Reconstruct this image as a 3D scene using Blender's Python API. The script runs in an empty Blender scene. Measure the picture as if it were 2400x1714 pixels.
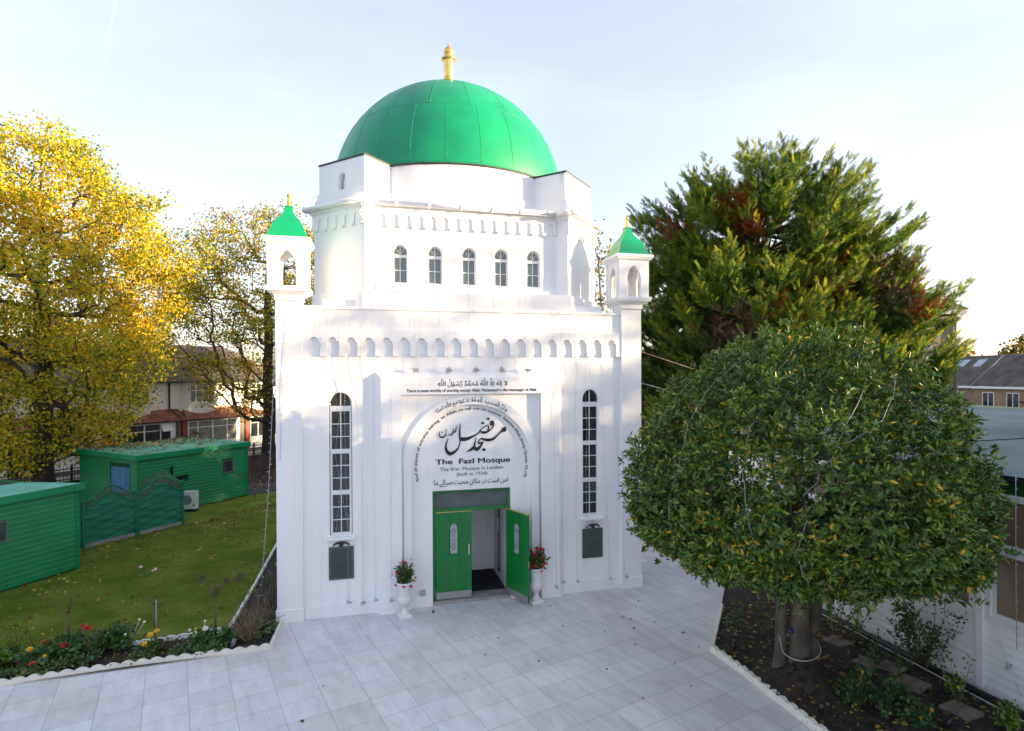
import bpy, bmesh, math, random
import numpy as np
from math import sin, cos, pi, radians, sqrt, atan2
from mathutils import Matrix, Vector
random.seed(7)
RNG = np.random.default_rng(11)
sc = bpy.context.scene
col = sc.collection

# ------------------------------------------------------------------ camera
YAW, PIT, ROL = radians(14.0307), radians(-0.4563), radians(0.25)
CAM = Vector((-2.3645, -13.2572, 5.3316))
Rv = Vector((cos(YAW), -sin(YAW), 0)); Fh = Vector((sin(YAW), cos(YAW), 0)); Zv = Vector((0, 0, 1))
Fv = Fh * cos(PIT) + Zv * sin(PIT); Uv = -Fh * sin(PIT) + Zv * cos(PIT)
R2 = cos(ROL) * Rv - sin(ROL) * Uv; U2 = sin(ROL) * Rv + cos(ROL) * Uv
cam = bpy.data.cameras.new('camera')
cam.sensor_width = 36.0; cam.lens = 1349.63 / 2400 * 36.0; cam.shift_y = 0.01433
cam.clip_start = 0.1; cam.clip_end = 20000
camo = bpy.data.objects.new('camera', cam); col.objects.link(camo)
camo.matrix_world = Matrix(((R2.x, U2.x, -Fv.x, CAM.x), (R2.y, U2.y, -Fv.y, CAM.y), (R2.z, U2.z, -Fv.z, CAM.z), (0, 0, 0, 1)))
sc.camera = camo

# ------------------------------------------------------------------ sky, sun, exposure
SUN_EL, SUN_AZ = radians(6.5), radians(111.9)          # azimuth from +Y clockwise
world = bpy.data.worlds.new("World"); sc.world = world; world.use_nodes = True
wn = world.node_tree
sky = wn.nodes.new('ShaderNodeTexSky'); sky.sky_type = 'NISHITA'; sky.sun_disc = False
sky.sun_elevation = SUN_EL; sky.sun_rotation = SUN_AZ
sky.air_density = 1.0; sky.dust_density = 1.0; sky.ozone_density = 1.0
hsv = wn.nodes.new('ShaderNodeHueSaturation'); hsv.inputs['Saturation'].default_value = 1.0
wn.links.new(sky.outputs[0], hsv.inputs['Color'])
# thin high cloud veil, brighter streaks across the sky
tc = wn.nodes.new('ShaderNodeTexCoord'); mp = wn.nodes.new('ShaderNodeMapping')
mp.inputs['Scale'].default_value = (1.2, 2.6, 5.0); mp.inputs['Rotation'].default_value = (0.2, 0.3, 0.9)
nz = wn.nodes.new('ShaderNodeTexNoise'); nz.inputs['Scale'].default_value = 1.6; nz.inputs['Detail'].default_value = 5
rp = wn.nodes.new('ShaderNodeMapRange'); rp.inputs[1].default_value = 0.42; rp.inputs[2].default_value = 0.72; rp.inputs[3].default_value = .95; rp.inputs[4].default_value = 1.10
vm = wn.nodes.new('ShaderNodeVectorMath'); vm.operation = 'SCALE'
wn.links.new(tc.outputs['Generated'], mp.inputs[0]); wn.links.new(mp.outputs[0], nz.inputs[0]); wn.links.new(nz.outputs[0], rp.inputs[0])
# the veil flattens the sky's gradient but keeps it brighter round the sun: 0.55 * c^0.4 + 0.06 * c
gm = wn.nodes.new('ShaderNodeGamma'); gm.inputs['Gamma'].default_value = 0.34
g1 = wn.nodes.new('ShaderNodeVectorMath'); g1.operation = 'MULTIPLY'; g1.inputs[1].default_value = (.448, .436, .515)
g2 = wn.nodes.new('ShaderNodeVectorMath'); g2.operation = 'MULTIPLY_ADD'; g2.inputs[1].default_value = (.078, .078, .088)
wn.links.new(hsv.outputs[0], gm.inputs[0]); wn.links.new(gm.outputs[0], g1.inputs[0])
wn.links.new(hsv.outputs[0], g2.inputs[0]); wn.links.new(g1.outputs[0], g2.inputs[2]); wn.links.new(g2.outputs[0], vm.inputs[0]); wn.links.new(rp.outputs[0], vm.inputs['Scale'])
# thin vapour trail high in the sky
def wdot(v):
    d = wn.nodes.new('ShaderNodeVectorMath'); d.operation = 'DOT_PRODUCT'; d.inputs[1].default_value = v; wn.links.new(tc.outputs['Generated'], d.inputs[0]); return d.outputs['Value']
def wrange(src, a, b_, c, d_):
    m = wn.nodes.new('ShaderNodeMapRange'); m.inputs[1].default_value = a; m.inputs[2].default_value = b_; m.inputs[3].default_value = c; m.inputs[4].default_value = d_; m.interpolation_type = 'SMOOTHSTEP'; wn.links.new(src, m.inputs[0]); return m.outputs[0]
ab = wn.nodes.new('ShaderNodeMath'); ab.operation = 'ABSOLUTE'; wn.links.new(wdot((-.89308, -.42068, .15949)), ab.inputs[0])
m1 = wn.nodes.new('ShaderNodeMath'); m1.operation = 'MULTIPLY'; wn.links.new(wrange(ab.outputs[0], .0002, .0022, 1, 0), m1.inputs[0]); wn.links.new(wrange(wdot((.29225, -.27295, .91656)), .0, .05, 0, 1), m1.inputs[1])
m2 = wn.nodes.new('ShaderNodeMath'); m2.operation = 'MULTIPLY_ADD'; m2.inputs[1].default_value = .10; m2.inputs[2].default_value = 1.0; wn.links.new(m1.outputs[0], m2.inputs[0])
vt = wn.nodes.new('ShaderNodeVectorMath'); vt.operation = 'SCALE'; wn.links.new(vm.outputs[0], vt.inputs[0]); wn.links.new(m2.outputs[0], vt.inputs['Scale'])
bg = wn.nodes['Background']; wn.links.new(vt.outputs[0], bg.inputs[0]); bg.inputs[1].default_value = 0.15
sun = bpy.data.lights.new('sun', 'SUN'); sun.energy = 1.75; sun.angle = radians(0.6); sun.color = (1.0, 0.74, 0.42)
suno = bpy.data.objects.new('sun', sun); col.objects.link(suno)
sdir = Vector((sin(SUN_AZ) * cos(SUN_EL), cos(SUN_AZ) * cos(SUN_EL), sin(SUN_EL)))
suno.rotation_euler = sdir.to_track_quat('Z', 'Y').to_euler(); suno.location = (60, -25, 30)
sc.view_settings.view_transform = 'Standard'; sc.view_settings.look = 'None'
sc.view_settings.exposure = 3.42; sc.view_settings.gamma = 1.0
sc.render.engine = 'CYCLES'
sc.cycles.max_bounces = 6; sc.cycles.diffuse_bounces = 4; sc.cycles.glossy_bounces = 3
sc.cycles.transmission_bounces = 4; sc.cycles.transparent_max_bounces = 6
sc.cycles.use_denoising = True

# ------------------------------------------------------------------ helpers
WL = {}                                                # world location of each parent

def tag(o, label=None, cat=None, group=None, kind=None):
    if label: o['label'] = label
    if cat: o['category'] = cat
    if group: o['group'] = group
    if kind: o['kind'] = kind
    return o

def empty(name, loc, label, cat, group=None):
    o = bpy.data.objects.new(name, None); col.objects.link(o); o.location = loc
    o.empty_display_size = 0.2; WL[o.name] = np.array(loc, float)
    return tag(o, label, cat, group)

def link(name, me, mat, parent=None, loc=None, shift=True):
    """verts of `me` are in world space; moved into the space of the parent / the origin loc."""
    org = WL[parent.name] if parent is not None else np.array(loc if loc is not None else (0, 0, 0), float)
    o = bpy.data.objects.new(name, me); col.objects.link(o)
    if shift and np.any(org): me.transform(Matrix.Translation(-Vector(org)))
    if parent is not None: o.parent = parent
    else: o.location = Vector(org)
    WL[o.name] = org
    for m in (mat if isinstance(mat, (list, tuple)) else [mat]): me.materials.append(m)
    return o

def np_mesh(name, V, F, smooth=False):
    """V (N,3), F (M,k) constant face size."""
    V = np.asarray(V, np.float32); F = np.asarray(F, np.int32)
    me = bpy.data.meshes.new(name)
    me.vertices.add(len(V)); me.vertices.foreach_set('co', V.ravel())
    k = F.shape[1]
    me.loops.add(F.size); me.loops.foreach_set('vertex_index', F.ravel())
    me.polygons.add(len(F)); me.polygons.foreach_set('loop_start', np.arange(len(F), dtype=np.int32) * k)
    if smooth: me.polygons.foreach_set('use_smooth', np.ones(len(F), bool))
    me.update(calc_edges=True)
    return me

class MB:
    def __init__(s, org=(0, 0, 0), ang=0.0):
        s.v = []; s.f = []; s.o = org; s.c = cos(ang); s.s = sin(ang); s.sm = []
    def P(s, p):
        x, y, z = p
        s.v.append((s.o[0] + x * s.c - y * s.s, s.o[1] + x * s.s + y * s.c, s.o[2] + z)); return len(s.v) - 1
    def face(s, pts, sm=False):
        s.f.append([s.P(p) for p in pts]); s.sm.append(sm); return s
    def box(s, x0, x1, y0, y1, z0, z1):
        i = [s.P((x, y, z)) for z in (z0, z1) for y in (y0, y1) for x in (x0, x1)]
        for q in ((0, 2, 3, 1), (4, 5, 7, 6), (0, 1, 5, 4), (2, 6, 7, 3), (0, 4, 6, 2), (1, 3, 7, 5)):
            s.f.append([i[k] for k in q]); s.sm.append(False)
        return s
    def prism(s, pts, z0, z1, top=None, bottom=True):
        """pts: ccw plan polygon; top: optional other polygon for the upper rim."""
        n = len(pts); top = top or pts
        a = [s.P((p[0], p[1], z0)) for p in pts]; b = [s.P((p[0], p[1], z1)) for p in top]
        for k in range(n):
            s.f.append([a[k], a[(k + 1) % n], b[(k + 1) % n], b[k]]); s.sm.append(False)
        s.f.append(b); s.sm.append(False)
        if bottom: s.f.append(a[::-1]); s.sm.append(False)
        return s
    def hexa(s, lo, hi):
        """two quads lo/hi (4 points each, matching order)"""
        i = [s.P(p) for p in lo] + [s.P(p) for p in hi]
        for q in ((3, 2, 1, 0), (4, 5, 6, 7), (0, 1, 5, 4), (1, 2, 6, 5), (2, 3, 7, 6), (3, 0, 4, 7)):
            s.f.append([i[k] for k in q]); s.sm.append(False)
        return s
    def lathe(s, prof, c=(0, 0), n=24, sq=None):
        """prof: [(r,z)]"""
        rings = []
        for r, z in prof:
            rings.append([s.P((c[0] + r * cos(2 * pi * k / n), c[1] + r * sin(2 * pi * k / n), z)) for k in range(n)])
        for a, b in zip(rings, rings[1:]):
            for k in range(n):
                s.f.append([a[k], a[(k + 1) % n], b[(k + 1) % n], b[k]]); s.sm.append(True)
        s.f.append(rings[0][::-1]); s.sm.append(False); s.f.append(rings[-1]); s.sm.append(False)
        return s
    def tube(s, pts, r, n=6, caps=True):
        pts = [Vector(p) for p in pts]; rings = []
        rr = r if isinstance(r, (list, tuple)) else [r] * len(pts)
        for i, p in enumerate(pts):
            d = (pts[min(i + 1, len(pts) - 1)] - pts[max(i - 1, 0)])
            if d.length < 1e-9: d = Vector((0, 0, 1))
            d.normalize(); u = d.orthogonal() if abs(d.z) > .99 else d.cross(Vector((0, 0, 1)))
            u.normalize(); w = d.cross(u)
            rings.append([s.P(p + float(rr[i]) * (u * cos(2 * pi * k / n) + w * sin(2 * pi * k / n))) for k in range(n)])
        for a, b in zip(rings, rings[1:]):
            for k in range(n):
                s.f.append([a[k], a[(k + 1) % n], b[(k + 1) % n], b[k]]); s.sm.append(True)
        if caps:
            s.f.append(rings[0][::-1]); s.sm.append(False); s.f.append(rings[-1]); s.sm.append(False)
        return s
    def grid(s, fn, nu, nv, sm=True):
        idx = [[s.P(fn(u / nu, v / nv)) for u in range(nu + 1)] for v in range(nv + 1)]
        for v in range(nv):
            for u in range(nu):
                s.f.append([idx[v][u], idx[v][u + 1], idx[v + 1][u + 1], idx[v + 1][u]]); s.sm.append(sm)
        return s
    def mesh(s, name):
        me = bpy.data.meshes.new(name); me.from_pydata(s.v, [], s.f)
        me.polygons.foreach_set('use_smooth', s.sm); me.update()
        return me
    def build(s, name, mat, parent=None, loc=None, bevel=0, fix=True):
        me = s.mesh(name)
        if fix:
            b = bmesh.new(); b.from_mesh(me); bmesh.ops.recalc_face_normals(b, faces=b.faces); b.to_mesh(me); b.free()
        o = link(name, me, mat, parent, loc)
        if bevel:
            m = o.modifiers.new('bevel', 'BEVEL'); m.width = bevel; m.segments = 2; m.limit_method = 'ANGLE'; m.angle_limit = radians(40)
            m.use_clamp_overlap = True
        return o

def curve_mesh(splines, ext):
    c = bpy.data.curves.new('c', 'CURVE'); c.dimensions = '2D'; c.fill_mode = 'BOTH'; c.extrude = ext
    for pts in splines:
        sp = c.splines.new('POLY'); sp.points.add(len(pts) - 1); sp.use_cyclic_u = True
        for q, p in zip(sp.points, pts): q.co = (p[0], p[1], 0, 1)
    o = bpy.data.objects.new('c', c); col.objects.link(o)
    dg = bpy.context.evaluated_depsgraph_get()
    me = bpy.data.meshes.new_from_object(o.evaluated_get(dg), depsgraph=dg)
    bpy.data.objects.remove(o); bpy.data.curves.remove(c)
    return me

def plate(name, mat, outline, holes, y0, y1, parent=None, loc=None, org=(0, 0), ang=0.0):
    """flat plate standing in the x-z plane of a frame at org turned by ang, between depths y0 and y1."""
    me = curve_mesh([outline] + list(holes), abs(y1 - y0) / 2)
    ym = (y0 + y1) / 2
    V = np.empty(len(me.vertices) * 3, np.float32); me.vertices.foreach_get('co', V); V = V.reshape(-1, 3)
    x, y, z = V[:, 0].copy(), ym - V[:, 2], V[:, 1].copy()
    W = np.stack([org[0] + x * cos(ang) - y * sin(ang), org[1] + x * sin(ang) + y * cos(ang), z], 1)
    me.vertices.foreach_set('co', W.astype(np.float32).ravel()); me.update()
    b = bmesh.new(); b.from_mesh(me); bmesh.ops.remove_doubles(b, verts=b.verts, dist=1e-5)
    bmesh.ops.recalc_face_normals(b, faces=b.faces); b.to_mesh(me); b.free(); me.name = name
    return link(name, me, mat, parent, loc)

def arc(cx, cz, r, a0, a1, n=24):
    return [(cx + r * cos(a0 + (a1 - a0) * k / n), cz + r * sin(a0 + (a1 - a0) * k / n)) for k in range(n + 1)]

def arch(cx, hw, z0, zs, n=20, rise=None):
    rise = rise or hw
    return [(cx - hw, z0), (cx + hw, z0)] + [(cx + hw * cos(pi * k / n), zs + rise * sin(pi * k / n)) for k in range(n + 1)]

def ogive(cx, hw, z0, zs, zt, n=10):
    # pointed arch: two arcs
    h = zt - zs; r = (hw * hw + h * h) / (2 * hw)
    a = math.asin(min(1, h / r))
    right = [(cx + hw - r + r * cos(a * k / n), zs + r * sin(a * k / n)) for k in range(n + 1)]
    left = [(2 * cx - x, z) for x, z in right[::-1][1:]]
    return [(cx - hw, z0), (cx + hw, z0)] + right + left

# ------------------------------------------------------------------ materials
def mat(name, c, rough=.6, var=.12, scale=2.0, metal=0.0, bump=0.0, bscale=40.0, c2=None, spec=.5, detail=6, stretch=None, coat=0.0, streak=0.0):
    m = bpy.data.materials.new(name); m.use_nodes = True; nt = m.node_tree; b = nt.nodes['Principled BSDF']
    b.inputs['Roughness'].default_value = rough; b.inputs['Metallic'].default_value = metal
    b.inputs['Specular IOR Level'].default_value = spec
    if coat: b.inputs['Coat Weight'].default_value = coat; b.inputs['Coat Roughness'].default_value = .12
    t = nt.nodes.new('ShaderNodeTexCoord'); src = t.outputs['Object']
    if stretch:
        mp = nt.nodes.new('ShaderNodeMapping'); mp.inputs['Scale'].default_value = stretch
        nt.links.new(src, mp.inputs[0]); src = mp.outputs[0]
    n = nt.nodes.new('ShaderNodeTexNoise'); n.inputs['Scale'].default_value = scale; n.inputs['Detail'].default_value = detail
    nt.links.new(src, n.inputs[0])
    mx = nt.nodes.new('ShaderNodeMix'); mx.data_type = 'RGBA'
    ca = tuple(max(0, x * (1 - var)) for x in c); cb = c2 or tuple(min(1, x * (1 + var)) for x in c)
    mx.inputs['A'].default_value = (*ca, 1); mx.inputs['B'].default_value = (*cb, 1)
    mr = nt.nodes.new('ShaderNodeMapRange'); mr.inputs[1].default_value = .35; mr.inputs[2].default_value = .65
    nt.links.new(n.outputs[0], mr.inputs[0]); nt.links.new(mr.outputs[0], mx.inputs['Factor'])
    base = mx.outputs['Result']
    if streak:
        for scl, zs, lo in ((3.0, .12, .52), (9.0, .5, .60)):
            m3 = nt.nodes.new('ShaderNodeMapping'); m3.inputs['Scale'].default_value = (scl, scl, zs); nt.links.new(t.outputs['Object'], m3.inputs[0])
            n3 = nt.nodes.new('ShaderNodeTexNoise'); n3.inputs['Scale'].default_value = 1.0; n3.inputs['Detail'].default_value = 5; nt.links.new(m3.outputs[0], n3.inputs[0])
            r3 = nt.nodes.new('ShaderNodeMapRange'); r3.inputs[1].default_value = lo; r3.inputs[2].default_value = .8; r3.inputs[3].default_value = 1.0; r3.inputs[4].default_value = 1.0 - streak; nt.links.new(n3.outputs[0], r3.inputs[0])
            v3 = nt.nodes.new('ShaderNodeVectorMath'); v3.operation = 'SCALE'; nt.links.new(base, v3.inputs[0]); nt.links.new(r3.outputs[0], v3.inputs['Scale']); base = v3.outputs[0]
    nt.links.new(base, b.inputs['Base Color'])
    if bump:
        n2 = nt.nodes.new('ShaderNodeTexNoise'); n2.inputs['Scale'].default_value = bscale; n2.inputs['Detail'].default_value = 4
        nt.links.new(src, n2.inputs[0])
        bp = nt.nodes.new('ShaderNodeBump'); bp.inputs['Strength'].default_value = bump; bp.inputs['Distance'].default_value = .02
        nt.links.new(n2.outputs[0], bp.inputs['Height']); nt.links.new(bp.outputs[0], b.inputs['Normal'])
    return m

def leafmat(name, stops, trans=.35, rough=.5, spec=.35, clump=None, cscale=.5, tmul=1.0):
    """leaf colour chosen per leaf (island); slow clump variation; light shines through."""
    m = bpy.data.materials.new(name); m.use_nodes = True; nt = m.node_tree; b = nt.nodes['Principled BSDF']
    g = nt.nodes.new('ShaderNodeNewGeometry'); r = nt.nodes.new('ShaderNodeValToRGB')
    cr = r.color_ramp
    while len(cr.elements) < len(stops): cr.elements.new(.5)
    for e, (p, c) in zip(cr.elements, stops): e.position = p; e.color = (*c, 1)
    t = nt.nodes.new('ShaderNodeTexCoord'); n = nt.nodes.new('ShaderNodeTexNoise'); n.inputs['Scale'].default_value = cscale; n.inputs['Detail'].default_value = 3
    nt.links.new(t.outputs['Object'], n.inputs[0])
    ma = nt.nodes.new('ShaderNodeMath'); ma.operation = 'MULTIPLY_ADD'; ma.inputs[1].default_value = 1.6; ma.inputs[2].default_value = -0.8
    nt.links.new(n.outputs[0], ma.inputs[0])
    ad = nt.nodes.new('ShaderNodeMath'); ad.operation = 'ADD'; ad.use_clamp = True
    sc_ = nt.nodes.new('ShaderNodeMath'); sc_.operation = 'MULTIPLY'; sc_.inputs[1].default_value = (clump if clump is not None else .5)
    nt.links.new(ma.outputs[0], sc_.inputs[0])
    nt.links.new(g.outputs['Random Per Island'], ad.inputs[0]); nt.links.new(sc_.outputs[0], ad.inputs[1]); nt.links.new(ad.outputs[0], r.inputs[0])
    nt.links.new(r.outputs[0], b.inputs['Base Color'])
    b.inputs['Roughness'].default_value = rough; b.inputs['Specular IOR Level'].default_value = spec
    if trans > 0:
        tr = nt.nodes.new('ShaderNodeBsdfTranslucent'); ms = nt.nodes.new('ShaderNodeMixShader'); ms.inputs[0].default_value = trans
        nt.links.new(r.outputs[0], tr.inputs[0])
        nt.links.new(b.outputs[0], ms.inputs[1]); nt.links.new(tr.outputs[0], ms.inputs[2])
        nt.links.new(ms.outputs[0], nt.nodes['Material Output'].inputs[0])
    return m

def brickmat(name, c1, c2, mortar, bw=.225, bh=.075, rough=.85, ang=0.0, msize=.012, vert=True, bump=.4):
    m = bpy.data.materials.new(name); m.use_nodes = True; nt = m.node_tree; b = nt.nodes['Principled BSDF']; b.inputs['Roughness'].default_value = rough
    t = nt.nodes.new('ShaderNodeTexCoord'); sx = nt.nodes.new('ShaderNodeSeparateXYZ'); nt.links.new(t.outputs['Object'], sx.inputs[0])
    cm = nt.nodes.new('ShaderNodeCombineXYZ')
    d = nt.nodes.new('ShaderNodeVectorMath'); d.operation = 'DOT_PRODUCT'; d.inputs[1].default_value = (cos(ang), sin(ang), 0)
    nt.links.new(t.outputs['Object'], d.inputs[0]); nt.links.new(d.outputs['Value'], cm.inputs[0]); nt.links.new(sx.outputs[2], cm.inputs[1])
    br = nt.nodes.new('ShaderNodeTexBrick'); br.inputs['Scale'].default_value = 1; br.inputs['Brick Width'].default_value = bw; br.inputs['Row Height'].default_value = bh
    br.inputs['Mortar Size'].default_value = msize; br.inputs['Color1'].default_value = (*c1, 1); br.inputs['Color2'].default_value = (*c2, 1); br.inputs['Mortar'].default_value = (*mortar, 1)
    nt.links.new(cm.outputs[0], br.inputs[0])
    n = nt.nodes.new('ShaderNodeTexNoise'); n.inputs['Scale'].default_value = 1.5; n.inputs['Detail'].default_value = 6; nt.links.new(t.outputs['Object'], n.inputs[0])
    mr = nt.nodes.new('ShaderNodeMapRange'); mr.inputs[1].default_value = .3; mr.inputs[2].default_value = .7; mr.inputs[3].default_value = .75; mr.inputs[4].default_value = 1.15
    nt.links.new(n.outputs[0], mr.inputs[0])
    vs = nt.nodes.new('ShaderNodeVectorMath'); vs.operation = 'SCALE'; nt.links.new(br.outputs[0], vs.inputs[0]); nt.links.new(mr.outputs[0], vs.inputs['Scale'])
    nt.links.new(vs.outputs[0], b.inputs['Base Color'])
    bp = nt.nodes.new('ShaderNodeBump'); bp.inputs['Strength'].default_value = bump; bp.inputs['Distance'].default_value = .02; bp.invert = True
    nt.links.new(br.outputs['Fac'], bp.inputs['Height']); nt.links.new(bp.outputs[0], b.inputs['Normal'])
    return m

WHITE = mat('white_masonry_paint', (.84, .84, .84), .62, .025, .9, bump=.12, bscale=55, c2=(.86, .86, .865), streak=.10)
WHITE2 = mat('white_render_patchy', (.83, .83, .83), .6, .03, .5, bump=.15, bscale=18, c2=(.855, .855, .86), streak=.12)
PLASTIC = mat('white_plastic', (.78, .78, .78), .35, .02, 3)
GLASSD = mat('dark_glass', (.022, .028, .027), .05, .3, 1.8, spec=.7, c2=(.065, .072, .070), stretch=(1.5, 1.5, .7))
GLASSU = mat('grey_teal_glass', (.14, .19, .19), .10, .2, .8, spec=.6)
GLASSF = mat('frosted_grey_glass', (.10, .125, .13), .25, .15, 2.0)
GLASSL = mat('leaded_pale_glass', (.42, .42, .46), .3, .12, 12)
BLACK = mat('black_lettering', (.006, .006, .009), .45, .1, 5)
LEAD = mat('dark_lead', (.03, .03, .033), .6, .2, 6)
DOMEG = mat('dome_green_paint', (.0, .245, .118), .42, .10, 1.1, c2=(.0, .30, .128), bump=.22, bscale=2.6, spec=.4, coat=.08)
SEAM = mat('dome_seam_green', (.0, .23, .098), .4, .2, 3, c2=(.01, .33, .14))
ROOFG = mat('turret_green_paint', (.0, .30, .12), .38, .06, 2)
GOLD = mat('gold_leaf', (.83, .55, .16), .30, .08, 4, metal=.85)
DOORG = mat('door_green_gloss', (.0, .17, .028), .32, .10, 1.2, stretch=(6, 6, .5), coat=.2)
STEEL = mat('brushed_steel', (.42, .41, .42), .38, .1, 6, metal=.8, stretch=(1, 1, 14))
BRASS = mat('brass_strip', (.62, .45, .16), .4, .1, 6, metal=.5)
BRONZE = mat('grey_green_bronze', (.085, .115, .105), .42, .12, 5, metal=.35)
BRONZED = mat('dark_engraving', (.02, .026, .024), .6, .1, 5)
LAMPB = mat('black_lamp_plastic', (.012, .011, .014), .35, .1, 5)
MATB = mat('black_coir_mat', (.008, .008, .011), .95, .25, 60, bump=.5, bscale=200)
STONEG = mat('grey_threshold_stone', (.28, .265, .245), .7, .15, 3, c2=(.36, .33, .30))
URN = mat('white_urn_stone', (.74, .74, .73), .5, .05, 3, bump=.1, bscale=30)
EDGE = mat('cream_painted_concrete', (.70, .67, .58), .75, .06, 4, bump=.25, bscale=30)
EDGEW = mat('white_painted_concrete', (.75, .74, .70), .7, .15, 5, bump=.4, bscale=18)
SOIL = mat('dark_soil', (.018, .013, .010), .95, .5, 9, bump=1.0, bscale=30, c2=(.045, .032, .022))
WIRE = mat('clear_light_wire', (.42, .42, .44), .4, .1, 5)
WIREB = mat('grey_wire_on_white', (.50, .50, .53), .5, .1, 5)
BARK = mat('lime_bark', (.052, .040, .030), .95, .35, 6, bump=.9, bscale=14, stretch=(2, 2, .5))
BARKG = mat('smooth_grey_bark', (.085, .068, .050), .9, .3, 2.2, bump=.8, bscale=9, stretch=(1.5, 1.5, .7), c2=(.15, .122, .09))
BARKR = mat('reddish_conifer_bark', (.07, .045, .032), .95, .3, 5, bump=.8, bscale=10)
TWIG = mat('brown_twig', (.11, .075, .05), .9, .3, 8)
STEMG = mat('green_stem', (.09, .13, .04), .7, .3, 8)
HUTG = mat('hut_green_paint', (.0, .185, .052), .45, .10, .8, c2=(.0, .225, .068), stretch=(1, 1, 3))
HUTD = mat('hut_dark_gap', (.0, .05, .018), .6, .1, 3)
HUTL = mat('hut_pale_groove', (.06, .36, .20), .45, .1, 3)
HUTR = mat('pale_green_roofing', (.12, .43, .29), .7, .16, .9, bump=.2, bscale=8, c2=(.19, .52, .37))
FENG = mat('fence_green_stain', (.005, .155, .080), .6, .22, 1.5, stretch=(1, 1, 6), c2=(.008, .20, .105))
LATT = mat('weathered_lattice_wood', (.17, .115, .075), .8, .3, 5)
CONC = mat('grey_concrete', (.27, .26, .25), .85, .2, 3, bump=.3, bscale=30)
ASPH = mat('asphalt', (.05, .05, .052), .9, .2, 3, bump=.3, bscale=60)
PAVE = mat('pavement_slabs', (.34, .33, .31), .85, .15, 2)
TILE = mat('brown_roof_tiles', (.085, .068, .060), .8, .3, 1.0, bump=.5, bscale=14, c2=(.13, .105, .09))
TILER = mat('red_clay_tiles', (.24, .085, .062), .8, .25, 2.0, bump=.4, bscale=14, c2=(.34, .13, .09))
HWALL = mat('white_house_render', (.86, .85, .83), .8, .07, 1.0, bump=.2, bscale=60)
REDP = mat('red_painted_brick', (.36, .06, .04), .7, .2, 5)
DARKP = mat('black_iron', (.014, .013, .012), .5, .2, 8)
BRICKY = brickmat('yellow_stock_brick', (.36, .22, .115), (.28, .165, .08), (.30, .25, .19), ang=radians(75))
BRICKR = brickmat('red_brown_brick', (.20, .085, .05), (.15, .06, .04), (.22, .19, .16), ang=radians(47))
BRICKB = brickmat('grey_buff_brick', (.30, .245, .19), (.24, .19, .145), (.28, .26, .23), ang=0)
FELT = mat('grey_green_roof_felt', (.155, .205, .195), .8, .14, .8, bump=.25, bscale=25, c2=(.20, .25, .24))
CLAD = mat('white_cladding', (.68, .68, .70), .5, .05, 1.5, c2=(.73, .73, .74))
BOARD = mat('brown_boarded_glass', (.20, .145, .095), .12, .25, 1.1, c2=(.26, .19, .125), spec=.6)
GREENF = mat('dark_green_fascia', (.005, .075, .02), .4, .15, 2)
SLABM = mat('worn_brown_paving_stone', (.17, .135, .105), .9, .25, 4, bump=.3, bscale=40, c2=(.23, .19, .15))
PIPEB = mat('black_drain_pipe', (.010, .010, .011), .5, .2, 6)
WINGL = mat('house_window_glass', (.035, .042, .05), .06, .5, 1.3, spec=.8)
CURT = mat('patterned_curtain', (.20, .21, .17), .5, .5, 9)
CURTB = mat('blue_striped_curtain', (.06, .17, .34), .6, .35, 3, stretch=(9, 9, .1))
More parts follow.
